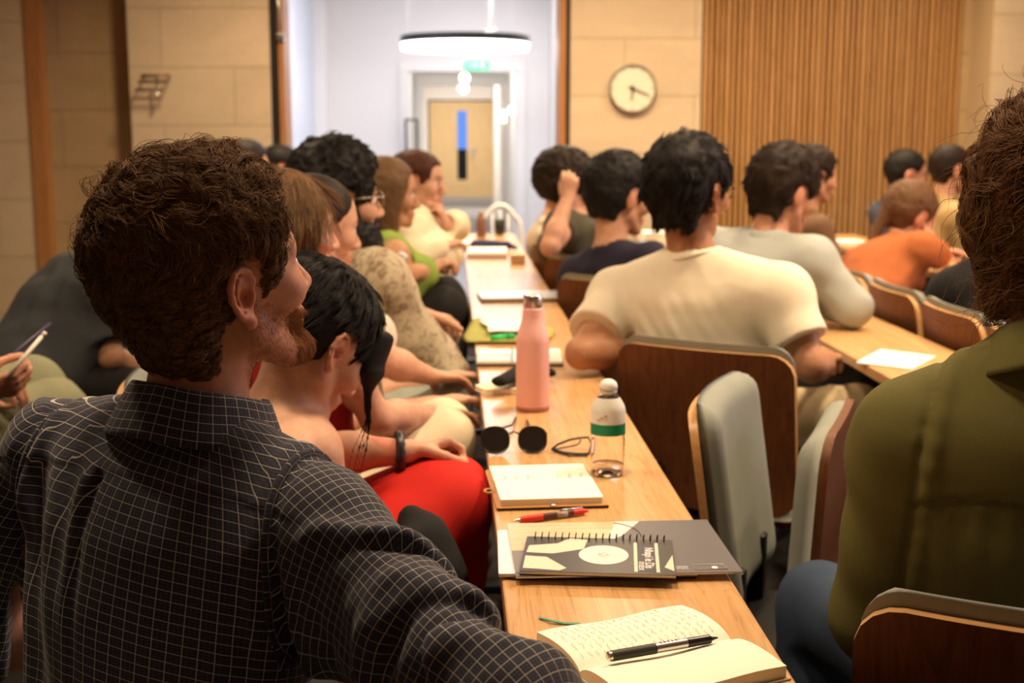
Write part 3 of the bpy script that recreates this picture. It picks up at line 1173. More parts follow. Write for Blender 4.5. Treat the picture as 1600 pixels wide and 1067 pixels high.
        if lens:
            for y in (-1, 1):
                ring = [F.pt(0.098, y * 0.033 + r * 1.08 * math.cos(a), r * 0.88 * math.sin(a)) for a in np.linspace(0, 2 * math.pi, 16, endpoint=False)]
                ring2 = [p + F.R[:, 0] * 0.0015 for p in ring]
                n = 16
                fs = [tuple(range(n - 1, -1, -1)), tuple(range(n, 2 * n))] + [(i, (i + 1) % n, n + (i + 1) % n, n + i) for i in range(n)]
                mesh_obj('lens', ring + ring2, fs, M_clear, g, smooth=False)
        return g
# ------------------------------------------------------------------ the setting
def stone(name, c, var=0.12):
    m = mat(name, c, 0.75, spec=0.3)
    t = NT(m)
    info = t.n('ShaderNodeObjectInfo')
    v = t.coord('Object', (1.0, 1.0, 3.0))
    a = t.noise(v, 1.6, 5, 0.62, 0.6)
    b = t.noise(t.coord('Object', (14, 14, 60)), 1.0, 3, 0.6)
    lo = tuple(x * (1 - var) for x in c)
    hi = tuple(min(1, x * (1 + var)) for x in c)
    k = t.mix(0.3, t.ramp(a, [(0.3, lo), (0.7, hi)]), t.ramp(b, [(0.25, lo), (0.75, hi)]))
    k2 = t.mix(t.math('MULTIPLY', info.outputs['Random'], 0.5), k, tuple(x * 0.86 for x in c))
    t.base(k2)
    t.bump(b, 0.1, 0.002)
    return m

M_stone = stone('sandstone', (0.66, 0.52, 0.35))
M_stone_shade = stone('shaded_sandstone', (0.50, 0.35, 0.19))  # same sandstone, with the shade of recess and return put into its colour
M_mortar = mat('joint_mortar', (0.55, 0.42, 0.25), 0.9)
M_oak_trim = wood('oak_trim', (0.30, 0.12, 0.035), (0.40, 0.17, 0.055), (0.48, 0.22, 0.075), axis=2, rough=0.45)
M_slat = wood('slat_wood', (0.36, 0.17, 0.055), (0.50, 0.26, 0.09), (0.60, 0.34, 0.13), axis=2, rough=0.5)
M_slat_back = mat('slat_backing', (0.05, 0.02, 0.008), 0.8)
M_white_wall = mat('white_plaster', (0.82, 0.80, 0.80), 0.8)
M_white_trim = mat('white_gloss_paint', (0.85, 0.84, 0.83), 0.35)
M_grey_floor = mat('grey_carpet', (0.30, 0.30, 0.31), 0.95)
M_carpet = fabric('dark_carpet', (0.035, 0.030, 0.028), 0.95, 300)
M_ceiling = mat('ceiling_plaster', (0.62, 0.55, 0.46), 0.9)
M_rebate_shade = mat('rebate_shade', (0.012, 0.010, 0.009), 0.8)  # near-black colour stands for the shade in the door rebates
M_steel = mat('brushed_steel', (0.62, 0.60, 0.57), 0.28, metal=1.0)
M_black_metal = mat('black_metal', (0.02, 0.02, 0.02), 0.4, metal=0.6)
M_door_oak = wood('light_oak_door', (0.52, 0.34, 0.15), (0.62, 0.43, 0.21), (0.70, 0.52, 0.28), axis=2, rough=0.45)
M_lamp_white = mat('lamp_diffuser', (1, 1, 1), 0.5, emit=(1.0, 0.97, 0.95), estr=9.0)
M_lamp_warm = mat('warm_lamp_glass', (1, 1, 1), 0.5, emit=(1.0, 0.88, 0.66), estr=14.0)

YB = 8.5
def bx(px, Y=YB):
    return P(px, 208, Y=Y)[0]

ZT = 3.2
floor = tag(box_obj('floor', (-4.2, -2.5, -0.1), (6.2, YB + 0.9, 0.0), M_carpet), kind='structure')
ceiling = tag(box_obj('ceiling', (-4.2, -2.5, ZT), (6.2, YB + 0.9, ZT + 0.1), M_ceiling), kind='structure')
for lx, ly in [(o.location.x, o.location.y) for o in COL.objects if o.name.startswith('ceiling_downlight')]:
    v, f = lathe([(0.19, 0.0), (0.19, 0.02), (0.23, 0.02), (0.23, 0.0)], 24, cap=False)
    r = mesh_obj('downlight_trim', xf(v, (lx, ly, ZT - 0.021)), f + [], M_white_trim, ceiling)

def slab_wall(name, axis, c, a0, a1, z0, z1, material, thick=0.25, out=-1, sw=0.92, sh=0.37, shift=0.0, joint=0.003, phase=0.0):
    """a stone-faced wall: backing plus slabs. axis 'y': the face lies at y=c and spans x a0..a1; axis 'x': at x=c over y a0..a1"""
    b = 0.018
    def bb(u0, u1, d0, d1, q0, q1):
        if axis == 'y':
            return (u0, min(d0, d1), q0), (u1, max(d0, d1), q1)
        return (min(d0, d1), u0, q0), (max(d0, d1), u1, q1)
    lo, hi = bb(a0, a1, c - out * b, c - out * (b + thick), z0, z1)
    w = tag(box_obj(name, lo, hi, M_mortar), kind='structure')
    k = 0
    z = z0 - phase
    while z < z1 - 0.01:
        q0, q1 = max(z, z0), min(z + sh, z1)
        u = a0 - (sw * 0.5 if k % 2 else 0.0) - shift
        while u < a1 - 0.005:
            p0, p1 = max(u, a0), min(u + sw, a1)
            if p1 - p0 > 0.02 and q1 - q0 > 0.02:
                d = random.Random(k * 31 + int(u * 100)).uniform(0, 0.0012)
                lo, hi = bb(p0 + joint / 2, p1 - joint / 2, c + out * d, c - out * b, q0 + joint / 2, q1 - joint / 2)
                box_obj('stone_slab', lo, hi, material, w)
            u += sw
        z += sh
        k += 1
    return w

wl = slab_wall('wall_back', 'y', YB, bx(206), bx(426), 0, ZT, M_stone, shift=0.25, phase=0.1)
wr = slab_wall('wall_back.001', 'y', YB, bx(890), bx(1094), 0, ZT, M_stone, shift=0.1, phase=0.28)
# recess on the left, its shade painted in as browner stone, the nearer pier with its timber trim
YR, YN = YB + 0.2, 8.42
wrec = slab_wall('wall_recess', 'y', YR, bx(60, YR), bx(206, YR) + 0.12, 0, ZT, M_stone_shade, shift=0.3)
wret = tag(box_obj('wall_return', (bx(206), YB + 0.27, 0), (bx(206) + 0.2, YR + 0.2, ZT), M_stone), kind='structure')
wn = slab_wall('wall_left', 'y', YN, -4.2, bx(48, YN), 0, ZT, M_stone, shift=0.55, phase=0.2, thick=0.3)
tag(box_obj('trim_1', (bx(47, YN) + 0.004, YN - 0.012, 0), (bx(71, YN), YN + 0.10, ZT), M_oak_trim), kind='structure')
tag(box_obj('added_shade_soffit', (bx(60, YN), YN + 0.05, 2.55), (bx(206) - 0.01, YR, 2.7), M_ceiling), kind='structure')  # added above the view to shade the recess
tag(box_obj('wall_side', (-4.3, -2.5, 0), (-4.2, 8.2, ZT), M_stone), kind='structure')
tag(box_obj('wall_right', (6.2, -2.5, 0), (6.3, YB + 0.9, ZT), M_white_wall), kind='structure')
tag(box_obj('wall_front', (-4.2, -2.6, 0), (6.2, -2.5, ZT), M_stone), kind='structure')
# wood slat wall
XS0, XS1 = bx(1096), bx(1496)
wsl = tag(box_obj('wall_slatted', (XS0, YB + 0.05, 0), (XS1, YB + 0.2, ZT), M_slat_back), kind='structure')
ns = 46
pw = (XS1 - XS0) / ns
rr = random.Random(4)
slat_me = None
for i in range(ns):
    wd = pw * (0.50 if i % 4 else 0.62)
    x = XS0 + (i + 0.5) * pw
    dp = rr.choice((0.0, 0.006, 0.012))
    o = box_obj('slat', (x - wd / 2, YB + 0.006 + dp, 0.0), (x + wd / 2, YB + 0.05, ZT), M_slat, wsl, bevel=0.002, seg=1)
# right of the slats: a return with its shade painted in and a nearer stone pier
YP = 8.15
wp = slab_wall('wall_pier', 'y', YP, bx(1543, YP), 6.2, 0, ZT, M_stone, shift=0.5, phase=0.15, thick=0.5)
wq = slab_wall('wall_pier.001', 'y', YB, XS1, bx(1543, YP) + 0.03, 0, ZT, M_stone_shade, shift=0.2)

# the double doorway: jambs, black strips painted as the shade in the rebates, oak edges
JL, JR = bx(426), bx(890)
tag(box_obj('trim_2', (JL, YB - 0.005, 0), (bx(439), YB + 0.3, 2.75), M_rebate_shade), kind='structure')
tag(box_obj('trim_3', (bx(439), YB - 0.02, 0), (bx(448), YB + 0.3, 2.75), M_oak_trim), kind='structure')
tag(box_obj('trim_4', (bx(883), YB - 0.005, 0), (JR, YB + 0.3, 2.75), M_rebate_shade), kind='structure')
tag(box_obj('trim_5', (bx(873), YB - 0.02, 0), (bx(883), YB + 0.3, 2.75), M_oak_trim), kind='structure')
tag(box_obj('wall_lintel', (JL, YB, 2.75), (JR, YB + 0.28, ZT), M_stone), kind='structure')
hg = empty('door_closer', (bx(443), YB - 0.03, 1.95), 'small pale metal door stay fixed high on the left doorway jamb', 'door stay')
box_obj('bracket', (bx(438), YB - 0.045, 1.915), (bx(449), YB - 0.021, 1.96), M_steel, hg, bevel=0.004)
v, f = tube([V(bx(443), YB - 0.035, 1.96), V(bx(441), YB - 0.035, 2.25)], 0.008, 8)
mesh_obj('arm', v, f, M_steel, hg)

# white lobby behind
LX0, LX1, LY1, LZ = bx(500, 14.0), bx(856, 14.0), 14.0, 2.95
tag(box_obj('floor_lobby', (-2.6, YB + 0.3, -0.1), (2.4, 24.4, 0.0), M_grey_floor), kind='structure')
tag(box_obj('ceiling_lobby', (-2.6, YB + 0.28, LZ), (2.4, LY1 + 0.2, LZ + 0.1), M_white_wall), kind='structure')
tag(box_obj('wall_lobby_left', (LX0 - 0.15, YB + 0.9, 0), (LX0, LY1, LZ), mat('pale_blue_plaster', (0.62, 0.66, 0.76), 0.7)), kind='structure')
tag(box_obj('trim_6', (LX0, 13.55, 0), (LX0 + 0.10, LY1, LZ), M_white_trim), kind='structure')
tag(box_obj('wall_lobby_right', (LX1, YB + 0.3, 0), (LX1 + 0.15, LY1, LZ), M_white_wall), kind='structure')
def portal(name, Y, x0, x1, zt, px0, px1, cas=0.09, XA=None, XB=None, ZH=None):
    o = tag(box_obj(name, (XA, Y, 0), (x0, Y + 0.2, ZH), M_white_wall), kind='structure')
    box_obj('wall_panel', (x1, Y, 0), (XB, Y + 0.2, ZH), M_white_wall, o)
    box_obj('wall_panel', (x0, Y, zt), (x1, Y + 0.2, ZH), M_white_wall, o)
    for (a, b, c, d) in ((x0 - 0.01, x0 + cas, 0, zt - cas - 0.001), (x1 - cas, x1 + 0.01, 0, zt - cas - 0.001), (x0 - 0.01, x1 + 0.01, zt - cas, zt + 0.01)):
        box_obj('casing', (a, Y - 0.03, c), (b, Y + 0.23, d), M_white_trim, o, bevel=0.006)
    return o
def zz(py, Y):
    return P(704, py, Y=Y)[2]
portal('wall_portal', 14.0, bx(626, 14), bx(820, 14), zz(97, 14), 0, 0, 0.10, LX0, LX1, LZ)
portal('wall_portal.001', 18.0, bx(650, 18), bx(802, 18), zz(121, 18), 0, 0, 0.10, bx(640, 18) - 0.4, bx(812, 18) + 0.4, 2.45)
tag(box_obj('wall_corridor_left', (bx(638, 14) - 0.2, 14.2, 0), (bx(638, 14) - 0.05, 24.2, 2.5), M_white_wall), kind='structure')
tag(box_obj('wall_corridor_right', (bx(810, 14) + 0.05, 14.2, 0), (bx(810, 14) + 0.2, 24.2, 2.5), M_white_wall), kind='structure')
tag(box_obj('ceiling_corridor', (bx(638, 14) - 0.2, 14.2, 2.5), (bx(810, 14) + 0.2, 24.4, 2.6), M_white_wall), kind='structure')
D0, D1, DT = bx(671, 24), bx(775, 24), zz(158, 24)
ew = tag(box_obj('wall_corridor_end', (-1.4, 24.0, 0), (D0 - 0.03, 24.2, 2.5), M_white_wall), kind='structure')
box_obj('wall_panel', (D1 + 0.03, 24.0, 0), (2.0, 24.2, 2.5), M_white_wall, ew)
box_obj('wall_panel', (D0 - 0.03, 24.0, DT + 0.03), (D1 + 0.03, 24.2, 2.5), M_white_wall, ew)
G0, G1, GZ0, GZ1 = bx(714.5, 24), bx(729.5, 24), zz(281, 24), zz(173, 24)
bm = bmesh.new()
for lo, hi in (((D0, 24.02, 0.01), (G0, 24.07, DT)), ((G1, 24.02, 0.01), (D1, 24.07, DT)), ((G0, 24.02, 0.01), (G1, 24.07, GZ0)), ((G0, 24.02, GZ1), (G1, 24.07, DT))):
    add_box(bm, lo, hi)
dr = tag(bm_obj('door_1', bm, M_door_oak), kind='structure')
GM = zz(233, 24)
box_obj('glass_pane', (G0, 24.035, GM), (G1, 24.05, GZ1), mat('dusk_window', (0.05, 0.12, 0.35), 0.1, emit=(0.10, 0.27, 0.85), estr=0.75), dr)
box_obj('glass_pane', (G0, 24.035, GZ0), (G1, 24.05, GM), mat('dark_window', (0.008, 0.010, 0.018), 0.1), dr)
hd = box_obj('door_handle', (bx(736, 24), 23.97, zz(246, 24)), (bx(741, 24), 24.02, zz(230, 24)), M_steel, dr, bevel=0.01)
box_obj('kick_plate', (D0, 24.005, 0.01), (D1, 24.02, 0.16), M_steel, dr)
# an oak door leaf standing open along the corridor's right side
dl = tag(box_obj('door_2', (bx(795, 19.2), 18.9, 0.01), (bx(803, 19.2), 19.7, zz(140, 19)), M_door_oak), kind='structure')
box_obj('door_handle', (bx(795, 19.2) - 0.05, 18.97, 0.98), (bx(795, 19.2), 19.02, 1.10), M_steel, dl, bevel=0.008)
# tall dark pull handles of a glass door at the first portal
gl = tag(box_obj('door_3', (bx(626, 13.7), 13.86, 0.02), (bx(662, 13.7), 13.88, zz(110, 13.7)), M_clear), kind='structure')
for px in (634, 652):
    v, f = tube([V(bx(px, 13.8), 13.83, zz(258, 13.8)), V(bx(px, 13.8), 13.83, zz(186, 13.8))], 0.012, 8)
    mesh_obj('door_handle', v, f, M_black_metal, gl)
v, f = tube([V(bx(634, 13.8), 13.83, zz(187, 13.8)), V(bx(652, 13.8), 13.83, zz(187, 13.8))], 0.010, 8)
mesh_obj('door_handle', v, f, M_black_metal, gl)

# ring pendant lamp in the lobby
RY = 12.0
rc = P(727, 72, Y=RY)
ring = empty('pendant_lamp', rc, 'large black ring pendant lamp with a white glowing underside in the lobby', 'lamp')
R0 = 98 / 2000 * RY
v, f = lathe([(R0 - 0.085, 0.02), (R0 - 0.005, 0.02), (R0 + 0.003, 0.02), (R0 + 0.003, 0.085), (R0 - 0.085, 0.085), (R0 - 0.085, 0.02)], 64, cap=False)
mesh_obj('ring_housing', xf(v, rc), f, M_black_metal, ring, smooth=False)
v, f = lathe([(R0 - 0.082, 0.02), (R0 - 0.078, -0.035), (R0 - 0.01, -0.035), (R0 + 0.001, 0.02)], 64, cap=False)
mesh_obj('diffuser', xf(v, rc), f, M_lamp_white, ring)
rp = P(768, 60, Y=RY - 0.45)
v, f = tube([V(rp[0], rp[1], rc[2] + 0.09), V(rp[0], rp[1], LZ)], 0.022, 10)
mesh_obj('suspension_rod', v, f, M_white_trim, ring)
v, f = lathe([(0.06, 0.0), (0.06, 0.03), (0.03, 0.05)], 20)
mesh_obj('rod_joint', xf(v, (rp[0], rp[1], rc[2] + 0.07)), f, M_white_trim, ring)
for a in (2.3, 4.4):
    v, f = tube([V(rc[0] + (R0 - 0.05) * math.sin(a), rc[1] + (R0 - 0.05) * math.cos(a), rc[2] + 0.08), V(rc[0] + (R0 - 0.05) * math.sin(a), rc[1] + (R0 - 0.05) * math.cos(a), LZ)], 0.003, 6)
    mesh_obj('suspension_wire', v, f, M_white_trim, ring)
# exit sign over the first portal
es = P(745, 103, Y=13.9)
ex = empty('exit_sign', es, 'small green and white exit sign above the corridor opening', 'sign')
box_obj('sign_panel', (es[0] - 0.13, 13.93, es[2] - 0.05), (es[0] + 0.13, 13.965, es[2] + 0.05), mat('exit_green', (0.05, 0.5, 0.2), 0.4, emit=(0.25, 0.9, 0.5), estr=0.9), ex)
M_exit_white = mat('exit_white', (0.9, 0.95, 0.9), 0.4, emit=(0.9, 1, 0.92), estr=1.0)
fx = [((-0.10, 0.006), (-0.02, 0.006)), ((-0.02, -0.02), (0.01, 0.006)), ((-0.02, 0.032), (0.01, 0.006)), ((0.045, 0.026), (0.06, 0.0)), ((0.06, 0.0), (0.045, -0.03)), ((0.06, 0.0), (0.085, -0.03)), ((0.035, 0.012), (0.085, 0.018))]
parts = [tube([V(es[0] + a[0], 13.926, es[2] + a[1]), V(es[0] + b[0], 13.926, es[2] + b[1])], 0.006, 6) for a, b in fx]
v, f = join(*parts, (xf(lathe([(0.0, -0.010), (0.008, -0.006), (0.010, 0.0), (0.008, 0.006), (0.0, 0.010)], 10, cap=False)[0], (es[0] + 0.062, 13.926, es[2] + 0.036)), lathe([(0.0, -0.010), (0.008, -0.006), (0.010, 0.0), (0.008, 0.006), (0.0, 0.010)], 10, cap=False)[1]))
mesh_obj('pictogram', v, f, M_exit_white, ex)
# ceiling spots and wall globes in the corridor
def lamp_ball(px, py, Y, r, label, name='corridor_lamp'):
    c = P(px, py, Y=Y)
    o = empty(name, c, label, 'lamp', 'lamps in the corridor')
    v, f = lathe([(0.0, -r)] + [(r * math.cos(t), r * math.sin(t)) for t in np.linspace(-1.2, 1.2, 7)] + [(0.0, r)], 16, cap=False)
    mesh_obj('globe', xf(v, c), f, M_lamp_warm, o)
    if py < 150:
        v, f = tube([V(c[0], c[1], c[2] + r * 0.9), V(c[0], c[1], 2.5)], 0.012, 8)
    else:
        v, f = tube([V(c[0], c[1], c[2]), V(bx(810, 14) + 0.06, c[1], c[2])], 0.015, 8)
    mesh_obj('stem', v, f, M_steel, o)
lamp_ball(726, 122, 15.5, 0.055, 'upper of two small warm globe lamps hanging in line down the corridor')
lamp_ball(724, 138, 19.5, 0.070, 'lower of two small warm globe lamps hanging in line down the corridor')
lamp_ball(786, 182, 18.6, 0.075, 'warm globe wall lamp on the corridor right wall before the oak leaf')
lamp_ball(801, 172, 15.8, 0.050, 'small warm wall lamp nearest on the right wall of the corridor')

# wall clock
cc = P(989, 138, Y=YB - 0.03)
CR = 36.5 / 2000 * YB
clock = empty('wall_clock', (cc[0], YB - 0.002, cc[2]), 'round cream wall clock with a thin grey rim on the stone wall', 'clock')
Rx = np.array([[1, 0, 0], [0, 0, -1], [0, 1, 0]])      # local z towards the room
Rx = np.array([[1, 0, 0], [0, 0, -1], [0, 1, 0]], float)
def on_clock(v, z=0.0):
    v = np.asarray(v, float)
    return np.stack([v[:, 0] + cc[0], YB - 0.002 - (v[:, 2] + z), v[:, 1] + cc[2]], 1)
v, f = lathe([(CR, 0.0), (CR, 0.035), (CR - 0.006, 0.04), (CR - 0.010, 0.034), (CR - 0.010, 0.0)], 48, cap=False)
mesh_obj('rim', on_clock(v), f, mat('clock_rim', (0.30, 0.28, 0.22), 0.35, metal=0.6), clock)
v, f = lathe([(CR - 0.008, 0.0), (CR - 0.008, 0.024)], 48)
mesh_obj('dial', on_clock(v), f, mat('clock_dial', (0.80, 0.77, 0.60), 0.6), clock, smooth=False)
M_hand = mat('clock_hand', (0.03, 0.028, 0.025), 0.4)
def bar(a, r0, r1, w, z, name, m=None):
    ca, sa = math.sin(a), math.cos(a)
    pts = []
    for zt in (z, z + 0.003):
        for r, q in ((r0, -w), (r0, w), (r1, w * 0.6), (r1, -w * 0.6)):
            pts.append((ca * r + sa * q, sa * r - ca * q, zt))
    fs = [(3, 2, 1, 0), (4, 5, 6, 7)] + [(i, (i + 1) % 4, 4 + (i + 1) % 4, 4 + i) for i in range(4)]
    mesh_obj(name, on_clock(pts), fs, m or M_hand, clock, smooth=False)
for i in range(12):
    bar(i * math.pi / 6, CR * 0.80, CR * 0.90, 0.004 if i % 3 else 0.006, 0.024, 'hour_mark', mat('clock_mark', (0.35, 0.32, 0.24), 0.6) if i == 0 else MATS['clock_mark'])
bar(math.radians(186), -0.02, CR * 0.50, 0.007, 0.027, 'hour_hand')
bar(math.radians(112), -0.03, CR * 0.76, 0.005, 0.031, 'minute_hand')
v, f = lathe([(0.010, 0.026), (0.010, 0.036)], 14)
mesh_obj('hub', on_clock(v), f, M_hand, clock)

# coat hook rail on the left wall: a short ribbed shelf with one peg
ch = P(246, 118, Y=YB)
hook = empty('coat_hook', (ch[0], YB - 0.002, ch[2]), 'small bronze coat rack with a steel peg high on the stone wall', 'coat hook')
M_bronze = mat('bronze_metal', (0.30, 0.20, 0.10), 0.4, metal=0.7)
for k in range(4):
    v, f = tube([V(ch[0] - 0.095 + k * 0.01, YB - 0.04 - k * 0.045, ch[2] - k * 0.004), V(ch[0] + 0.085 + k * 0.01, YB - 0.04 - k * 0.045, ch[2] - k * 0.004)], 0.008, 8)
    mesh_obj('bar', v, f, M_bronze, hook)
for sx in (-0.08, 0.08):
    v, f = tube([V(ch[0] + sx, YB - 0.002, ch[2] - 0.008), V(ch[0] + sx + 0.02, YB - 0.18, ch[2] - 0.02)], 0.006, 8)
    mesh_obj('side_arm', v, f, M_bronze, hook)
v, f = tube([V(ch[0] + 0.015, YB - 0.09, ch[2] - 0.02), V(ch[0] + 0.015, YB - 0.09, ch[2] - 0.13), V(ch[0] + 0.015, YB - 0.10, ch[2] - 0.15)], 0.009, 8)
mesh_obj('peg', v, f, M_steel, hook)

# ------------------------------------------------------------------ long desks
M_desk = wood('desk_oak', (0.40, 0.20, 0.075), (0.56, 0.31, 0.125), (0.64, 0.38, 0.17), axis=1, rough=0.24, spec=0.5, scale=1.3)
M_desk_under = wood('desk_panel', (0.16, 0.07, 0.028), (0.22, 0.10, 0.04), (0.27, 0.13, 0.05), axis=1, rough=0.45)
DZ = 0.73
def long_desk(x0, x1, y0, y1, label, post_ys):
    d = empty('long_desk', ((x0 + x1) / 2, (y0 + y1) / 2, 0), label, 'desk', None)
    box_obj('desktop', (x0, y0, DZ - 0.028), (x1, y1, DZ), M_desk, d, bevel=0.003)
    box_obj('apron', (x1 - 0.040, y0 + 0.02, 0.645), (x1 - 0.022, y1 - 0.02, DZ - 0.0285), M_desk_under, d)
    for y in post_ys:
        bm = bmesh.new()
        add_box(bm, (x0 + 0.10, y - 0.02, 0.0), (x1 - 0.07, y + 0.02, DZ - 0.029), 0.004)
        bm_obj('leg', bm, M_black_metal, d)
        bm = bmesh.new()
        add_box(bm, (x0 + 0.02, y - 0.03, 0.0), (x1 - 0.03, y + 0.03, 0.025), 0.004)
        bm_obj('foot', bm, M_black_metal, d)
    return d
DX0, DX1 = P(785, 915, z=DZ)[0], P(1225, 1035, z=DZ)[0]
EX0 = P(1390, 590, z=DZ)[0]
EX1 = EX0 + 0.312
desk1 = long_desk(DX0, DX1, -1.2, 7.75, 'long narrow oak desk running down the middle with notebooks and bottles', (-0.5, 1.75, 3.6, 5.6, 7.4))
desk2 = long_desk(EX0, EX1, 0.3, 7.6, 'long oak desk on the right with a single sheet of paper near its end', (0.6, 2.3, 6.6))
EX2 = EX1 + 0.70
desk3 = long_desk(EX2, EX2 + 0.32, 2.6, 7.6, 'far oak desk before the slatted wall, books and papers on it', (2.9, 4.6, 7.1))
long_desk(-0.90, -0.63, 5.1, 7.6, 'oak desk behind the left row, hidden by the heads in front of it', (5.4, 6.4, 7.3))
# ------------------------------------------------------------------ chairs
M_shell = wood('chair_shell_veneer', (0.080, 0.026, 0.009), (0.125, 0.042, 0.014), (0.165, 0.060, 0.021), axis=2, rough=0.5, spec=0.25)
M_shell_edge = wood('chair_ply_edge', (0.45, 0.22, 0.08), (0.55, 0.29, 0.11), (0.60, 0.34, 0.14), axis=0, rough=0.4)
M_cushion = fabric('grey_green_upholstery', (0.27, 0.285, 0.25), 0.8, 900, 0.10)
M_chair_metal = mat('chair_metal', (0.018, 0.018, 0.018), 0.35, metal=0.5)
BW, BH, BZ = 0.455, 0.40, 0.425       # backrest: width, height, bottom height

def make_chair(label, group, tipped=False):
    """a seat facing +y: curved plywood back with a cushion, tip-up seat, pedestal"""
    c = empty('lecture_chair', (0, 0, 0), label, 'chair', group)
    def off(x, z):
        return -0.235 + 0.55 * x * x - 0.16 * (z - 0.05) * (z > 0.05) * 0.9
    v, f = rrect_plate(BW, BH, 0.055, -0.016, lambda x, z, e: 0.0, off, 16, 18)
    b = mesh_obj('backrest', [(p[0], p[1], p[2] + BZ) for p in v], f, M_shell, c, smooth=True, local=True)
    b.data.set_sharp_from_angle(angle=math.radians(40))
    b.data.materials.append(M_shell_edge)
    n = 17 * 19
    for p in b.data.polygons:
        s = {i < n for i in p.vertices}
        if len(s) == 2:
            p.material_index = 1
    def puff(x, z, e):
        return 0.001 + 0.044 * math.sqrt(max(0.0, 1 - (1 - min(1.0, e / 0.035)) ** 2))
    v, f = rrect_plate(BW - 0.012, BH + 0.010, 0.052, 0.001, puff, lambda x, z: off(x, z + 0.006), 22, 24)
    mesh_obj('back_cushion', [(p[0], p[1], p[2] + BZ + 0.008) for p in v], f, M_cushion, c, smooth=True, local=True)
    # seat, hinged at the rear
    def off2(x, z):
        return 0.10 * x * x
    v1, f1 = rrect_plate(0.45, 0.42, 0.07, -0.016, lambda x, z, e: 0.0, off2, 12, 14)
    v2, f2 = rrect_plate(0.44, 0.41, 0.066, 0.001, lambda x, z, e: 0.001 + 0.045 * math.sqrt(max(0.0, 1 - (1 - min(1.0, e / 0.045)) ** 2)), off2, 18, 20)
    def place(v, dz):
        out = []
        for x, y, z in v:
            if tipped:
                # stands up: the cushion looks back at the backrest
                out.append((x, -0.055 - y + 0.02 * (z / 0.4), z + 0.385 + dz))
            else:
                out.append((x, z - 0.17 + dz, y + 0.394))
        return out
    s = mesh_obj('seat', place(v1, 0), f1, M_shell, c, local=True)
    s.data.set_sharp_from_angle(angle=math.radians(40))
    mesh_obj('seat_cushion', place(v2, 0.005), f2, M_cushion, c, local=True)
    # bracket, pedestal and base
    bm = bmesh.new()
    for sx in (-0.12, 0.12):
        add_box(bm, (sx - 0.02, -0.26, 0.36), (sx + 0.02, -0.18, 0.52), 0.006)
    add_box(bm, (-0.17, -0.24, 0.345), (0.17, -0.02, 0.385), 0.008)
    bm_obj('bracket', bm, M_chair_metal, c, local=True)
    v, f = lathe([(0.045, 0.02), (0.04, 0.06), (0.032, 0.10), (0.032, 0.345)], 20)
    mesh_obj('pedestal', xf(v, (0, -0.10, 0)), f, M_chair_metal, c, local=True)
    v, f = lathe([(0.17, 0.0), (0.17, 0.012), (0.05, 0.03)], 28)
    mesh_obj('base', xf(v, (0, -0.10, 0)), f, M_chair_metal, c, local=True)
    for sx in (-0.12, 0.12):
        for dz in (0.05, 0.10):
            v, f = lathe([(0.011, 0.0), (0.011, 0.006), (0.006, 0.009)], 12)
            w = np.asarray(v)
            yy = off(sx, dz) - 0.016
            mesh_obj('bolt', np.stack([w[:, 0] + sx, yy - w[:, 2], w[:, 1] + BZ + dz], 1), f, M_chair_metal, c, local=True)
    return c

def dup(root, label=None):
    r = root.copy()
    COL.objects.link(r)
    if label: r['label'] = label
    for ch in root.children:
        d = ch.copy()
        COL.objects.link(d)
        d.parent = r
        for g in ch.children:
            e = g.copy()
            COL.objects.link(e)
            e.parent = d
    return r

G_CH = 'plywood lecture chairs with grey-green pads'
chair_up = make_chair('empty lecture chair with its seat tipped up, grey-green pad towards the camera', G_CH, True)
chair_open = make_chair('lecture chair in front, brown plywood back under the green jacket', G_CH, False)
def put(ch, x, y, az):
    ch.location = (x, y, 0)
    ch.rotation_euler = (0, 0, -math.radians(az))
def chair_from_back(ch, xl, yl, xr, yr):
    """place by the two upper corners of its back (left, right as seen from behind)"""
    m = V((xl + xr) / 2, (yl + yr) / 2, 0)
    r = unit(V(xr - xl, yr - yl, 0))
    f = V(-r[1], r[0], 0)
    az = math.degrees(math.atan2(f[0], f[1]))
    c = m + f * 0.25
    put(ch, c[0], c[1], az)
    return c, az
ztop = BZ + BH
A = P(1338, 930, z=ztop)
chair_from_back(chair_open, A[0], A[1], A[0] + 0.455 * math.cos(math.radians(24)), A[1] - 0.455 * math.sin(math.radians(24)))
GREEN_C = np.array(chair_open.location)
A, B = P(968, 530, z=ztop), P(1248, 556, z=ztop)
ch_w = dup(chair_open, 'lecture chair with brown plywood back supporting the man in the white t-shirt')
WC, WAZ = chair_from_back(ch_w, A[0], A[1], B[0], B[1])
# the empty one between them
put(chair_up, 0.76, 2.32, 113)
# right row: four backs in a line behind the second desk
lab = ['nearest of the four curved chair backs lined up behind the right-hand desk', 'second nearest of the four curved chair backs behind the right-hand desk',
       'third nearest of the four curved chair backs behind the right-hand desk', 'farthest of the four curved chair backs lined up behind the right-hand desk']
for k, y in enumerate((3.13, 3.62, 4.12, 4.62)):
    c = dup(chair_open, lab[k])
    put(c, EX1 + 0.315, y, 90)
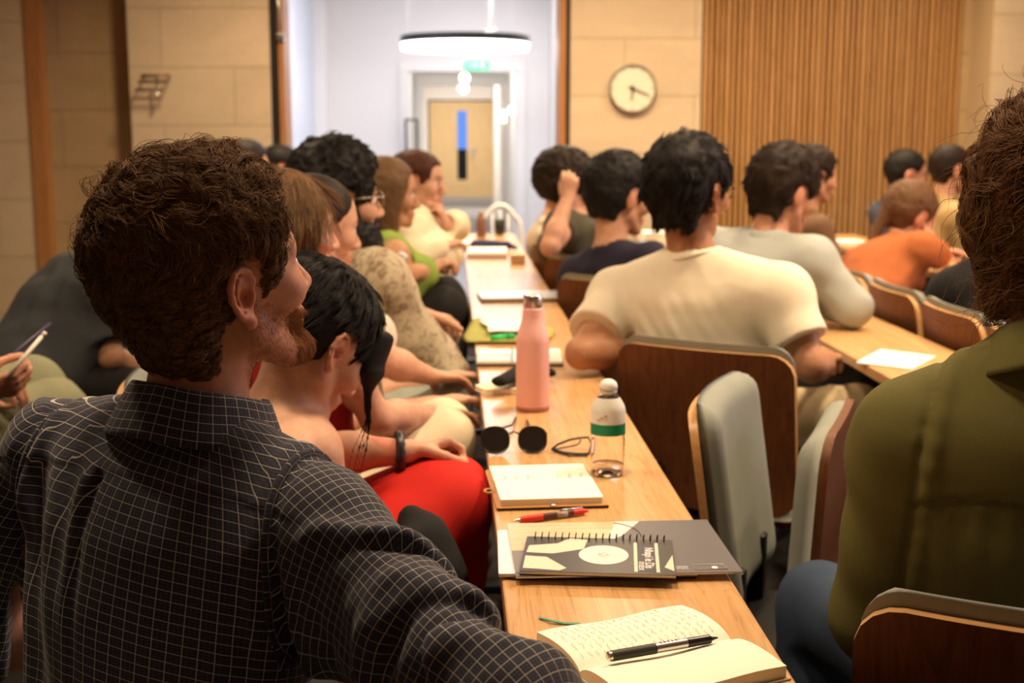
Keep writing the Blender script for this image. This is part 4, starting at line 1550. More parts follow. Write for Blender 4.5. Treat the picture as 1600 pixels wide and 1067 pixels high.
# ------------------------------------------------------------------ the man in the checked shirt
def check_fabric(name, ground, line, faint, pitch=0.0148, pv=0.0104):
    """a woven check that follows the cloth (its UV map is in metres)"""
    m = mat(name, ground, 0.8, spec=0.25, sheen=0.15)
    t = NT(m)
    uv = t.n('ShaderNodeUVMap', uv_map='cloth')
    sep = t.n('ShaderNodeSeparateXYZ')
    t.l(uv.outputs['UV'], sep.inputs[0])
    def lines(axis, p, w, ph):
        a = t.math('ADD', t.math('DIVIDE', sep.outputs[axis], p), ph)
        fr = t.math('FRACT', a)
        return t.math('LESS_THAN', t.math('ABSOLUTE', t.math('SUBTRACT', fr, 0.5)), w)
    big = t.math('MAXIMUM', lines(0, pitch, 0.027, 0.0), lines(1, pv, 0.036, 0.0))
    sm = t.math('ADD', t.math('MULTIPLY', lines(0, pitch / 3, 0.13, 0.0), 0.5), t.math('MULTIPLY', lines(1, pv / 3, 0.13, 0.0), 0.5))
    wv = t.noise(t.coord('Object'), 900.0, 2, 0.5)
    g = t.mix(sm, ground, faint)
    g = t.mix(t.math('MULTIPLY', wv, 0.35), g, (0.012, 0.010, 0.014))
    big = t.math('MULTIPLY', big, t.math('ADD', 0.55, t.math('MULTIPLY', wv, 0.5)))
    t.base(t.mix(big, g, line))
    t.bump(wv, 0.3, 0.0006)
    return m
M_check = check_fabric('navy_check_cotton', (0.024, 0.023, 0.040), (0.50, 0.47, 0.42), (0.060, 0.060, 0.100))

def cloth_uv(o, person, verts, quads):
    """UV in metres: round the trunk for the body panel, round and along the limb for sleeves"""
    p = verts.astype(np.float32)
    c = SDF(); person.torso_prims(c, 0.012)
    dt = c.ev(p)
    q = p - person.pel
    x, y, z = q @ person.r, q @ person.f, q @ person.u
    tw = np.arctan2(x, -y * 1.25 + 0.02)
    ut, vt = tw * 0.165, z + tw * 0.018
    lb = np.clip((-x - 0.055) / 0.05, 0, 1) * 0.7
    ut, vt = ut + lb * (z - 0.25) * 0.35, vt
    best = dt - 0.006
    U = np.stack([ut, vt], 1)
    which = np.zeros(len(p), int)
    UV = {0: (ut, vt)}
    k = 1
    for sd, A in person.arm.items():
        s, e, w = person.S[sd], A['el'], A['wr']
        ax = unit(e - s)
        ref = unit(-person.f - ax * np.dot(-person.f, ax))
        bi = np.cross(ax, ref)
        qq = p - s
        ua = np.arctan2(qq @ bi, qq @ ref) * 0.082
        va = qq @ ax + 0.04
        UV[k] = (ua + 0.003, va)
        C = SDF().cap(s + ax * 0.02, e, 0.060, 0.052).cap(e, w, 0.05, 0.04)
        da = C.ev(p)
        # the armhole seam: a plane across the joint
        sg = 1 if sd == 'R' else -1
        pl = (p - (s - person.r * sg * 0.012)) @ unit(person.r * sg * 0.95 + V(0, 0, 0.12))
        m = (pl > 0) & (da < dt + 0.05)
        which[m] = k
        k += 1
    fw = np.array([np.bincount(r).argmax() for r in which[quads]]) if len(quads) < 1 else None
    W = which[quads]
    f = np.where((W == W[:, :1]).all(1), W[:, 0], W.max(1))
    lu = np.zeros((len(quads), 4), np.float32)
    lv = np.zeros((len(quads), 4), np.float32)
    for i, (u, v) in UV.items():
        m = f == i
        uu = u[quads[m]]
        per = 2 * math.pi * (0.165 if i == 0 else 0.082)
        d = uu - uu[:, :1]
        uu = np.where(d > per / 2, uu - per, np.where(d < -per / 2, uu + per, uu))
        lu[m] = uu
        lv[m] = v[quads[m]]
    lay = o.data.uv_layers.new(name='cloth')
    if len(o.data.polygons) == len(quads):
        lay.data.foreach_set('uv', np.stack([lu, lv], -1).astype(np.float32).ravel())
    return f

def collar(person, material, r=0.062, name='collar', stand=0.030, fall=0.048, a0=-155, a1=155, lean=0.0, flare=0.016, base_t=0.012):
    ax = unit(person.F.pt(-0.03, 0, -0.07) - person.neck)
    fr = unit(person.f - ax * np.dot(person.f, ax))
    ri = np.cross(fr, ax)
    c = person.neck + ax * base_t + fr * 0.004
    prof = [(0.0, -0.012), (0.001, stand * 0.5), (0.002, stand * 0.9), (0.0045, stand + 0.004), (0.009, stand + 0.001), (0.009 + flare * 0.4, stand - fall * 0.4), (0.009 + flare * 0.8, stand - fall * 0.75), (0.009 + flare, stand - fall)]
    n = 56
    vs, fs, uv = [], [], []
    L = [0.0]
    for i in range(1, len(prof)):
        L.append(L[-1] + math.hypot(prof[i][0] - prof[i - 1][0], prof[i][1] - prof[i - 1][1]))
    for i in range(n + 1):
        a = math.radians(a0 + (a1 - a0) * i / n)
        fwd = (1 - math.cos(a)) / 2
        for j, (dr, dz) in enumerate(prof):
            rr = r + dr + 0.010 * fwd
            zz = dz - 0.022 * fwd + 0.0015 * math.sin(a * 5 + 1.0) * (dr > 0.008)
            vs.append(c + (-fr * math.cos(a) * rr * 1.05 + ri * math.sin(a) * rr * 0.95) + ax * zz)
            uv.append((a * (r + 0.02), L[j]))
    m = len(prof)
    for i in range(n):
        for j in range(m - 1):
            fs.append((i * m + j, (i + 1) * m + j, (i + 1) * m + j + 1, i * m + j + 1))
    o = mesh_obj(name, vs, fs, material, person.root)
    lay = o.data.uv_layers.new(name='cloth')
    for p in o.data.polygons:
        for li in p.loop_indices:
            lay.data[li].uv = uv[o.data.loops[li].vertex_index]
    sub = o.modifiers.new('smooth', 'SUBSURF')
    sub.levels = sub.render_levels = 1
    so = o.modifiers.new('thick', 'SOLIDIFY')
    so.thickness = 0.0022
    so.offset = 0
    return o

def build_hero():
    p = Person('man in a dark checked shirt, curly brown hair, elbow resting on the desk in front', P(335, 428, Y=1.47), 52, 9, 2, 1.02,
               neck=P(302, 672, Y=1.45), pel=V(-0.345, 1.40, 0.55), taz=30, sw=0.40, bulk=1.02, skin='ruddy', res=0.0035)
    el = P(812, 1118, z=0.80)
    p.S['R'] = p.S['R'] + V(-0.012, 0, -0.022)
    p.jaw, p.thin = 0.011, 0.014
    p.set_arm('R', V(-0.07, 1.43, 0.70), el=el, pn=(0, 0, -1), curl=0.5)
    p.set_arm('L', V(-0.38, 1.66, 0.66), el=V(-0.585, 1.56, 0.70), pn=(0, 0, -1), curl=0.4)
    p.set_leg('R', az=70); p.set_leg('L', az=50)
    p.build_body(stubble=(0.62, 0.47, 0.38), brow=(0.3, 0.22, 0.18))
    p.eyes()
    # shirt
    A = p.arm['R']
    s, e = p.S['R'], A['el']
    ax = unit(e - s)
    AL = p.arm['L']
    sl, eel = p.S['L'], AL['el']
    axl = unit(eel - sl)
    def extra(S):
        # fullness of the sleeve and the puckers where it bends
        S.ecap(s + ax * 0.06, s + ax * 0.22, V(0, 0, 1), (0.061, 0.056), (0.060, 0.056), None, None, 0.03)
        S.ecap(s + ax * 0.02 - V(0, 0, 0.075), s + ax * 0.22 - V(0, 0, 0.050), V(0, 0, 1), (0.060, 0.054), (0.054, 0.052), None, None, 0.04)
        S.ecap(p.tp(0.10, 0.012, -0.02), p.tp(0.72, 0.010, -0.03), p.r, (0.186, 0.108), (0.165, 0.088), 0.08, 0.07, 0.05)
        S.plane(e + ax * 0.055, ax, 0.004)
    p.build_top(M_check, 'rolled', grow=0.011, neckline=0.060, hem=-0.02, folds=0.0, res=0.004, slen=0.05, extra=extra)
    S = p.topS
    me = p.top
    bpy.data.objects.remove(me, do_unlink=True)
    R3 = np.stack([p.r, p.f, p.u], 1)
    bi = unit(np.cross(ax, V(0, 0, 1)))
    up = np.cross(bi, ax)
    def ridge(x, w):
        return np.exp(-(x / w) ** 2)
    def disp(P_):
        q = ((P_ - p.pel) @ R3).astype(np.float32)
        x, y, z = q[:, 0], q[:, 1], q[:, 2]
        qa = (P_ - s).astype(np.float32)
        t = qa @ ax
        sa, ba = qa @ up, qa @ bi
        arm = np.clip((t - 0.0) / 0.06, 0, 1)
        w = vnoise(q, 7.0, 4.0)
        # broad soft folds of the back
        d = 0.0045 * vnoise(np.stack([x * 0.9 + 0.25 * z, y * 0.6, z * 0.5 - 0.3 * x], 1), 9.0, 2.2) * (1 - arm)
        d = d + 0.0025 * vnoise(np.stack([x * 1.6, y, z * 0.6 + 0.2 * x], 1), 19.0, 5.0) * (1 - arm)
        # pull folds from the left armhole down the back
        lf = np.clip((-x - 0.045) / 0.05, 0, 1) * np.clip((0.44 - z) / 0.1, 0, 1)
        d = d + lf * 0.0075 * np.sin((x * 1.0 + z * 0.34 + 0.02 * w) * 88.0)
        # inverted pleat below the yoke
        yz = 0.405 - 0.10 * (x + 0.01) ** 2 * 4
        pl = np.clip((yz - z) / 0.01, 0, 1) * np.exp(-np.clip(yz - z, 0, 1) / 0.14)
        d = d + pl * (0.007 * ridge(x + 0.062 - 0.10 * (yz - z), 0.009) - 0.010 * ridge(x + 0.046 - 0.10 * (yz - z), 0.007))
        d = d + 0.0022 * np.clip((z - yz) / 0.002, -0.5, 0.5) * (y < 0.03) * (1 - arm)
        # sleeve: diagonal drag folds, deep creases near the elbow
        wa = vnoise(np.stack([t, sa, ba], 1), 12.0, 1.0)
        ph = t + 0.75 * ba + 0.10 * sa + 0.030 * wa
        fade = np.clip(0.55 + 0.9 * vnoise(np.stack([t, sa * 1.5, ba * 1.5], 1), 16.0, 12.0), 0.1, 1.1)
        d = d + arm * 0.0034 * np.sin(ph * 66.0) * np.clip(0.35 + t * 3.0, 0, 1)
        d = d + arm * fade * (0.009 * ridge(ph - 0.105, 0.018) - 0.013 * ridge(ph - 0.140, 0.012) + 0.011 * ridge(ph - 0.205, 0.018) - 0.013 * ridge(ph - 0.240, 0.011) + 0.006 * ridge(ph - 0.30, 0.02))
        d = d + arm * 0.003 * vnoise(np.stack([t * 2.2, sa, ba], 1), 26.0, 8.0)
        # raised armhole seam
        sm = (P_ - (s - p.r * 0.012)) @ unit(p.r * 0.95 + V(0, 0, 0.12))
        d = d + 0.0045 * ridge(sm + 0.010, 0.010) - 0.0055 * ridge(sm - 0.008, 0.006)
        sml = (P_ - (sl + p.r * 0.012)) @ unit(-p.r * 0.95 + V(0, 0, 0.12))
        d = d + 0.004 * ridge(sml + 0.010, 0.010) - 0.010 * ridge(sml - 0.010, 0.010)
        return d.astype(np.float32)
    S.disp = disp
    S.dpad = 0.022
    v, q = S.mesh(0.0038)
    p.top = mesh_obj('shirt', v, q, M_check, p.root)
    cloth_uv(p.top, p, v, q)
    for sd in 'RL':
        sg = 1 if sd == 'R' else -1
        so, aa = p.S[sd], unit(p.arm[sd]['el'] - p.S[sd])
        nv = unit(p.r * sg * 0.95 + V(0, 0, 0.12))
        e1 = unit(V(0, 0, 1) - nv * nv[2]); e2 = np.cross(nv, e1)
        c0 = so - p.r * sg * 0.012 - e1 * 0.02
        ring = []
        rr_ = np.linspace(0.02, 0.125, 80)
        for t in np.linspace(0, 2 * math.pi, 60, endpoint=False):
            dd = e1 * math.cos(t) + e2 * math.sin(t)
            f_ = S.ev((c0 + rr_[:, None] * dd).astype(np.float32))
            k = np.where(f_ > 0)[0]
            ring.append(rr_[k[0]] if len(k) else 0.125)
        ring = np.array(ring)
        for _ in range(3):
            ring = (np.roll(ring, 1) + ring * 2 + np.roll(ring, -1)) / 4
        pts = [c0 + (e1 * math.cos(t) + e2 * math.sin(t)) * (q_ - 0.0012) for t, q_ in zip(np.linspace(0, 2 * math.pi, 60, endpoint=False), ring)]
        vv, ff = tube(pts, 0.0042, 8, True)
        so_ = mesh_obj('armhole_seam', vv, ff, M_check, p.root)
        ly = so_.data.uv_layers.new(name='cloth')
        for pf in so_.data.polygons:
            for li in pf.loop_indices:
                vi = so_.data.loops[li].vertex_index
                ly.data[li].uv = ((vi // 8) * 0.0085, 0.0052 + (vi % 8) * 0.0001)
    collar(p, M_check, r=0.066, stand=0.034, fall=0.056, flare=0.024, base_t=0.020)
    p.build_legs(fabric('dark_trousers', (0.03, 0.03, 0.035)), res=0.01)
    # hair
    o = dict(top=0.022, back=0.024, side=0.012, front=0.014, nape=-0.110, rough=0.004, freq=40.0, line=0.046, brow=0.078, burn=-0.012)
    p.build_hair('short', 'brown', o, res=0.0035)
    F = p.F
    v, q = p.hair_vq
    n = 34000
    roots = surf_points(v, q, n, 3, lambda c: np.where(F.inv(c)[:, 2] > -0.09, 1.0, 0.4))
    rng = np.random.RandomState(5)
    def comb(r):
        l = F.inv(r)
        top = np.clip((l[:, 2] - 0.035) / 0.06, 0, 1)[:, None]
        back = np.clip(-l[:, 0] / 0.08, 0, 1)[:, None]
        nz = np.stack([vnoise(l.astype(np.float32), 22.0, k * 5.0) for k in range(3)], 1)
        fr = np.clip((l[:, 0] - 0.02) / 0.05, 0, 1)[:, None]
        tw = np.array((0.75, -0.55, 0.05)) * top * (1 - fr) + np.array((-0.1, -0.8, 0.5)) * top * fr + np.array((-0.35, 0, -1.0)) * (1 - top) + 0.85 * nz * (0.4 + 0.6 * top)
        return tw @ F.R.T
    def length(r):
        l = F.inv(r)
        top = np.clip((l[:, 2] - 0.0) / 0.08, 0, 1)
        fr = np.clip((l[:, 0] - 0.03) / 0.05, 0, 1)
        return 0.010 + 0.030 * top + 0.006 * fr * top
    strands('curls', p.hairS, p.hair, HAIR['brown'], roots, length, comb, 2, 900, curl=0.0042, freq=0.95, lift=0.30, clump=0.5, npt=9, rad=0.00036, cj=0.3, hug=0.017)
    tops = surf_points(v, q, 3000, 13, lambda c: np.clip((F.inv(c)[:, 2] - 0.02) / 0.05, 0.03, 1))
    strands('loose_curls', p.hairS, p.hair, HAIR['brown'], tops, lambda r: length(r) * 1.15, comb, 8, 420, curl=0.007, freq=1.2, lift=0.5, clump=0.35, npt=10, rad=0.00032, cj=0.5, hug=0.026)
    # beard: short ginger bristles on cheek, chin and upper lip
    bs = p.bodyS
    bv = np.array([x.co[:] for x in p.body.data.vertices], np.float32)
    l = F.inv(bv)
    edge = -0.045 + 0.5 * (0.06 - np.clip(l[:, 0], 0, 0.11))
    m = (l[:, 0] > -0.002) & (l[:, 2] < edge) & (l[:, 2] > -0.128) & (np.abs(l[:, 1]) < 0.08) & (np.linalg.norm(l, axis=1) < 0.16)
    m &= ~((np.abs(l[:, 2] + 0.069) < 0.011) & (np.abs(l[:, 1]) < 0.021) & (l[:, 0] > 0.08))
    idx = np.where(m)[0]
    w = np.where((l[idx, 0] > 0.066), 7.0, 1.0)
    pick = rng.choice(idx, 8000, p=w / w.sum())
    roots = bv[pick] + rng.randn(len(pick), 3).astype(np.float32) * 0.0012
    strands('beard', bs, p.body, HAIR['ginger'], roots, lambda r: 0.003 + 0.0055 * np.clip((F.inv(r)[:, 0] - 0.05) / 0.04, 0, 1),
            lambda r: np.tile(F.d(0.25, 0, -1), (len(r), 1)), 4, 900, curl=0.0004, freq=0.5, lift=0.75, clump=0.0, npt=4, rad=0.0002, keep_out=False)
    return p
HERO = build_hero()
# ------------------------------------------------------------------ the rest of the audience
def tee(name, c, **k):
    return fabric(name, c, 0.85, 800, k.get('var', 0.10))

def hair_strands(p, color, n, seed, length=0.02, lift=0.2, curl=0.0015, freq=0.8, clumps=300, comb=None, rad=0.0005, clump=0.5, npt=6, mask=None, cj=0.12):
    F = p.F
    v, q = p.hair_vq
    roots = surf_points(v, q, n, seed, mask)
    def cf(r):
        l = F.inv(r)
        top = np.clip((l[:, 2] - 0.04) / 0.06, 0, 1)[:, None]
        nz = np.stack([vnoise(l.astype(np.float32), 20.0, k * 5.0) for k in range(3)], 1)
        tw = np.array((0.5, 0.0, 0.0)) * top + np.array((-0.2, 0, -1.0)) * (1 - top) + 0.3 * nz
        return tw @ F.R.T
    ln = length if callable(length) else (lambda r: np.full(len(r), length))
    return strands('hair_strands', p.hairS, p.hair, HAIR[color], roots, ln, comb or cf, seed, clumps, curl, freq, lift, clump, npt, rad, cj=cj)

# ---- 2: the woman in the red dress, bent forward
def build_red():
    p = Person('woman in a red dress bending forward, black hair, dark bracelet on her wrist', P(496, 532, Y=2.12), 48, -38, 4, 1.0,
               neck=P(436, 645, Y=2.08), pel=V(-0.30, 2.06, 0.55), taz=42, sw=0.34, female=True, skin='fair', res=0.0045)
    p.bust = False
    p.set_arm('L', P(634, 706, Y=2.24), el=P(500, 708, Y=2.22), hd=P(700, 690, Y=2.30) - P(634, 704, Y=2.24), pn=(0.15, -0.35, -0.9), curl=0.9, thumb=0.6)
    p.set_arm('R', P(500, 890, Y=1.90), el=P(440, 850, Y=1.84), pn=(0, 0, -1), curl=0.4, S=P(432, 716, Y=1.98))
    p.set_leg('R', knee=P(700, 796, Y=2.21), ankle=P(712, 1040, Y=2.24))
    p.set_leg('L', knee=P(699, 770, Y=2.30), ankle=P(711, 1000, Y=2.31))
    p.build_body(); p.eyes()
    red = fabric('red_wool', (0.55, 0.018, 0.012), 0.85, 900, 0.08)
    p.build_legs(red, 'skirt', grow=0.004, skirt=True, res=0.006, folds=0.006, cut=(V(0, 0, 0.40), V(0, 0, -1)))
    p.build_top(red, 'none', grow=0.004, neckline=0.090, folds=0.002, res=0.006, name='dress_top',
                extra=lambda S: S.plane(p.tp(0.50), unit(p.u - 0.35 * p.f), 0.004))
    p.build_hair('short', 'black', dict(top=0.014, back=0.022, side=0.012, front=0.010, nape=-0.07, rough=0.0018, freq=30, line=0.072, brow=0.045, burn=0.01, ear_z=0.012), res=0.004)
    F = p.F
    def comb(r):
        l = F.inv(r)
        return (np.array((-0.35, 0, -0.8)) + np.stack([0.25 * (l[:, 2] > 0.06) - 0.0, -np.sign(l[:, 1]) * 0.0, 0 * l[:, 0]], 1)) @ F.R.T
    hair_strands(p, 'black', 9000, 5, length=0.03, lift=0.0, curl=0.0004, freq=0.4, clumps=300, comb=comb, rad=0.0005, clump=0.4, cj=0.04, mask=lambda c: ((F.inv(c)[:, 2] > -0.01) & ~((np.abs(F.inv(c)[:, 0]) < 0.04) & (F.inv(c)[:, 2] < 0.035))) * 1.0)
    # the long front locks that hang past the cheek
    S = SDF()
    S.ecap(F.pt(0.058, -0.060, 0.055), F.pt(0.082, -0.064, 0.000), F.R[:, 0], (0.034, 0.014), (0.024, 0.010), None, None, 0.01)
    S.ecap(F.pt(0.082, -0.064, 0.000), F.pt(0.106, -0.060, -0.035), F.R[:, 0], (0.024, 0.010), (0.007, 0.004), None, None, 0.01)
    q0 = F.pt(0.102, -0.062, -0.028)
    for dx_, dy_, r_ in ((0.0, 0.0, 0.0026), (0.012, 0.02, 0.0022), (0.022, 0.0, 0.0018), (0.006, 0.03, 0.0018)):
        S.chain([q0 + V(-dx_ * 0.4, dy_, 0.01), q0 + V(-dx_ * 0.3, dy_, -0.05), q0 + V(-0.008 - dx_, dy_, -0.10), q0 + V(-0.02 - dx_, dy_, -0.145)], [r_ * 1.5, r_, r_ * 0.7, 0.0015], 0.004)
    v, q = S.mesh(0.003)
    mesh_obj('front_lock', v, q, HAIR['black'], p.hair)
    # bracelet
    a = p.arm['L']
    ax = unit(a['wr'] - a['el'])
    c = a['wr'] - ax * 0.012
    e1 = unit(np.cross(ax, V(0, 0, 1))); e2 = np.cross(ax, e1)
    ring = [c + 0.031 * (math.cos(t) * e1 + math.sin(t) * e2) for t in np.linspace(0, 2 * math.pi, 28, endpoint=False)]
    v, f = tube(ring, [0.0075 + 0.0018 * (i % 2) for i in range(28)], 8, True)
    mesh_obj('bracelet', v, f, mat('braided_bracelet', (0.05, 0.05, 0.055), 0.35, metal=0.5), p.root)
build_red()

# ---- 3: long light-brown hair
p = Person('woman with long straight light brown hair, cream trousers, face in profile', P(449, 356, Y=2.66), 62, -4, 0, 0.98,
           neck=P(432, 478, Y=2.63), pel=V(-0.28, 2.60, 0.55), taz=55, sw=0.34, female=True, skin='fair', res=0.0055)
p.set_arm('R', P(675, 648, Y=2.70), el=P(590, 655, Y=2.55), hd=P(760, 650, Y=2.8) - P(705, 652, Y=2.72), pn=(0, -0.3, -1), curl=0.3)
p.set_arm('L', V(-0.05, 2.95, 0.70), pn=(0, 0, -1))
p.set_leg('R', knee=P(688, 690, Y=2.70)); p.set_leg('L', knee=P(690, 672, Y=2.84))
p.build_body(); p.eyes()
M_cream = tee('cream_cotton', (0.72, 0.63, 0.44))
p.build_legs(M_cream, 'trousers', res=0.008)
p.build_top(tee('dark_red_top', (0.30, 0.02, 0.02)), 'none', grow=0.005, neckline=0.075, res=0.008, name='top')
p.build_hair('long', 'light', dict(top=0.008, back=0.012, side=0.008, front=0.004, rough=0.0008, line=0.064, brow=0.058, len=-0.17, fwd=0.000, wide=0.062), res=0.005)
hair_strands(p, 'light', 6000, 7, length=0.09, lift=0.01, curl=0.0004, freq=0.3, clumps=200, comb=lambda r: np.tile(p.F.d(-0.12, 0, -1), (len(r), 1)), rad=0.0006, clump=0.4)

# ---- 4: dark hair pulled back
p = Person('woman with dark hair pulled back behind her ear, facing right, long bare forearm', P(496, 352, Y=3.02), 64, -10, 0, 0.96,
           neck=P(474, 458, Y=2.98), pel=V(-0.24, 3.08, 0.55), taz=60, sw=0.33, female=True, skin='fair', res=0.006)
p.set_arm('R', P(671, 588, Y=3.05), el=P(600, 562, Y=2.95), hd=P(745, 594, Y=3.12) - P(690, 588, Y=3.05), pn=(0, -0.3, -1), curl=0.3)
p.set_arm('L', V(-0.05, 3.25, 0.70))
p.set_leg('R', knee=P(690, 640, Y=3.14)); p.set_leg('L', knee=P(692, 625, Y=3.27))
p.build_body(); p.eyes()
p.build_legs(tee('grey_teal_linen', (0.33, 0.37, 0.33)), 'trousers', res=0.008)
p.build_top(tee('pale_top', (0.62, 0.55, 0.45)), 'short', grow=0.006, neckline=0.075, res=0.008, name='top')
p.build_hair('bun', 'dark', dict(top=0.007, back=0.010, side=0.006, front=0.003, nape=-0.06, rough=0.0008, line=0.066, brow=0.055, burn=0.0, ear_z=-0.01), res=0.005)

# ---- 5: the bearded man
p = Person('bearded man with thick dark hair and glasses in a patterned beige shirt', P(526, 312, Y=3.55), 66, 0, 0, 1.15,
           neck=P(518, 424, Y=3.53), pel=V(-0.13, 3.56, 0.55), taz=55, sw=0.40, skin='fair', res=0.006, bulk=1.05)
p.set_arm('L', P(652, 490, Y=3.68), el=P(585, 470, Y=3.66), hd=P(705, 508, Y=3.74) - P(652, 490, Y=3.68), pn=(0.3, -0.4, -0.9), curl=0.65, thumb=0.3, hscale=1.05)
p.set_arm('R', V(-0.08, 3.68, 0.69), pole=V(-0.3, -0.6, -1))
p.set_leg('R', knee=P(688, 570, Y=3.68)); p.set_leg('L', knee=P(690, 545, Y=3.84))
p.build_body(stubble=(0.12, 0.09, 0.08)); p.eyes()
m = mat('beige_patterned_cotton', (0.45, 0.38, 0.27), 0.85, spec=0.2)
t = NT(m)
v1 = t.noise(t.coord('Object'), 34.0, 3, 0.65, 1.2)
v2 = t.noise(t.coord('Object'), 14.0, 2, 0.5)
t.base(t.mix(t.ramp(v2, [(0.50, (0, 0, 0)), (0.62, (0.75, 0.75, 0.75))]), t.ramp(v1, [(0.40, (0.30, 0.235, 0.155)), (0.50, (0.50, 0.43, 0.31)), (0.62, (0.44, 0.36, 0.25))]), t.ramp(v1, [(0.42, (0.16, 0.11, 0.07)), (0.6, (0.42, 0.34, 0.23))])))
p.build_top(m, 'short', grow=0.012, neckline=0.066, folds=0.007, res=0.008, loose=0.03, hem=-0.03, hole_t=-0.01, extra=lambda S: S.cap(p.S['R'] + V(0, 0, -0.02), p.tp(0.12, 0.11, 0.05), 0.068, 0.112, 0.06).cap(p.neck - p.u * 0.04 + p.r * 0.06, p.S['R'] + V(0.02, 0, -0.03), 0.055, 0.06, 0.04))
collar(p, m, r=0.064, stand=0.024, fall=0.04)
p.build_legs(tee('charcoal_denim', (0.055, 0.052, 0.055)), res=0.009)
p.build_hair('curly', 'black', dict(top=0.032, back=0.012, side=0.012, front=0.022, nape=-0.095, rough=0.007, freq=50, line=0.062, brow=0.055, burn=-0.03), res=0.006)
hair_strands(p, 'black', 6000, 9, length=0.016, lift=0.25, curl=0.003, freq=1.2, clumps=500, rad=0.0006, cj=0.3)
F = p.F
B = SDF()
for y in (-1, 1):
    B.cap(F.pt(0.012, y * 0.064, -0.030), F.pt(0.020, y * 0.060, -0.075), 0.020 * F.s, 0.024 * F.s, 0.015)
    B.cap(F.pt(0.020, y * 0.058, -0.078), F.pt(0.078, y * 0.026, -0.112), 0.026 * F.s, 0.026 * F.s, 0.015)
    B.cap(F.pt(0.060, y * 0.044, -0.068), F.pt(0.094, y * 0.014, -0.092), 0.017 * F.s, 0.014 * F.s, 0.012)
    B.cap(F.pt(0.100, y * 0.004, -0.053), F.pt(0.088, y * 0.028, -0.066), 0.0085 * F.s, 0.009 * F.s, 0.006)
B.ell(F.pt(0.084, 0, -0.112), F.R, np.array((0.026, 0.034, 0.030)) * F.s, 0.012)
B.disp = lambda q: (0.004 * (1 - 2 * np.abs(vnoise(((q - F.o) @ F.R).astype(np.float32), 60.0)))).astype(np.float32)
B.dpad = 0.006
v, q = B.mesh(0.005)
mesh_obj('beard', v, q, HAIR['black'], p.root)
p.glasses(mat('thin_wire_frame', (0.35, 0.30, 0.25), 0.3, metal=0.8))

# ---- 6: green top
p = Person('woman with long brown hair and bare arms in a green top and black skirt', P(607, 302, Y=4.55), 80, -6, 0, 0.99,
           neck=P(602, 372, Y=4.52), pel=V(-0.18, 4.50, 0.55), taz=78, sw=0.34, female=True, skin='tan', res=0.007)
p.set_arm('R', P(668, 424, Y=4.45), el=P(612, 432, Y=4.28), hd=P(700, 405, Y=4.5) - P(668, 424, Y=4.45), pn=(0.2, 0.3, -1), curl=0.7)
p.set_arm('L', P(685, 415, Y=4.62), el=P(650, 425, Y=4.75), pn=(0.2, -0.5, -1), curl=0.7)
p.set_leg('R', knee=P(690, 490, Y=4.46)); p.set_leg('L', knee=P(690, 470, Y=4.66))
p.build_body(); p.eyes()
M_blackcloth = tee('black_cotton', (0.012, 0.011, 0.011))
p.build_legs(M_blackcloth, 'skirt', skirt=True, res=0.011, grow=0.03)
p.build_top(tee('leaf_green_cotton', (0.25, 0.36, 0.07)), 'none', grow=0.007, neckline=0.082, res=0.009, name='top')
p.build_hair('long', 'light', dict(top=0.014, back=0.016, side=0.010, front=0.006, rough=0.003, line=0.058, brow=0.055, len=-0.19, fwd=0.01, wide=0.070), res=0.007)

# ---- 7: cream blouse
p = Person('woman in a loose cream blouse resting her chin on her raised hand', P(655, 284, Y=5.2), 104, -4, -4, 0.98,
           neck=P(652, 338, Y=5.22), pel=V(-0.16, 5.18, 0.55), taz=100, sw=0.36, female=True, skin='fair', res=0.007)
hand = p.F.pt(0.125, 0.005, -0.12)
p.set_arm('L', hand - V(0, 0, 0.05), el=P(712, 352, Y=5.32), hd=V(-0.35, -0.15, 0.9), pn=(-0.8, 0.1, 0), curl=0.8, thumb=0.8)
p.set_arm('R', P(690, 385, Y=5.05), el=P(645, 398, Y=4.95), curl=0.5)
p.set_leg('R', az=95); p.set_leg('L', az=95)
p.build_body(); p.eyes()
p.build_legs(M_cream, 'trousers', res=0.011)
p.build_top(tee('cream_blouse', (0.78, 0.70, 0.50)), 'long', grow=0.018, neckline=0.070, vneck=0.09, folds=0.008, loose=0.03, res=0.009, name='blouse')
p.build_hair('short', 'auburn', dict(top=0.014, back=0.024, side=0.014, front=0.008, nape=-0.10, rough=0.003, line=0.060, brow=0.050, burn=-0.03), res=0.007)

# ---- the row behind on the left
p = Person('man with short dark hair, only the top of his head showing behind the left row', P(388, 262, Y=7.0), 70, 0, 0, 1.1, pel=V(-1.16, 6.95, 0.55), res=0.009, skin='ruddy')
p.default_arm('R'); p.default_arm('L'); p.set_leg('R'); p.set_leg('L')
p.build_body(); p.build_top(tee('brown_tee', (0.12, 0.07, 0.05)), res=0.011); p.build_legs(M_blackcloth, res=0.013)
p.build_hair('short', 'black', dict(top=0.022, back=0.014, side=0.008, front=0.014, rough=0.004), res=0.008)
p = Person('woman with smooth black hair by the left doorway jamb, behind the bearded man', P(443, 262, Y=7.75), 88, -2, 0, 1.1, pel=V(-1.14, 7.75, 0.55), res=0.009, skin='tan', female=True)
p.default_arm('R'); p.default_arm('L'); p.set_leg('R'); p.set_leg('L')
p.build_body(); p.eyes(); p.build_top(tee('rose_top', (0.45, 0.16, 0.10)), res=0.011); p.build_legs(M_blackcloth, res=0.013)
p.build_hair('short', 'black', dict(top=0.010, back=0.020, side=0.010, front=0.006, nape=-0.10, rough=0.001), res=0.008)

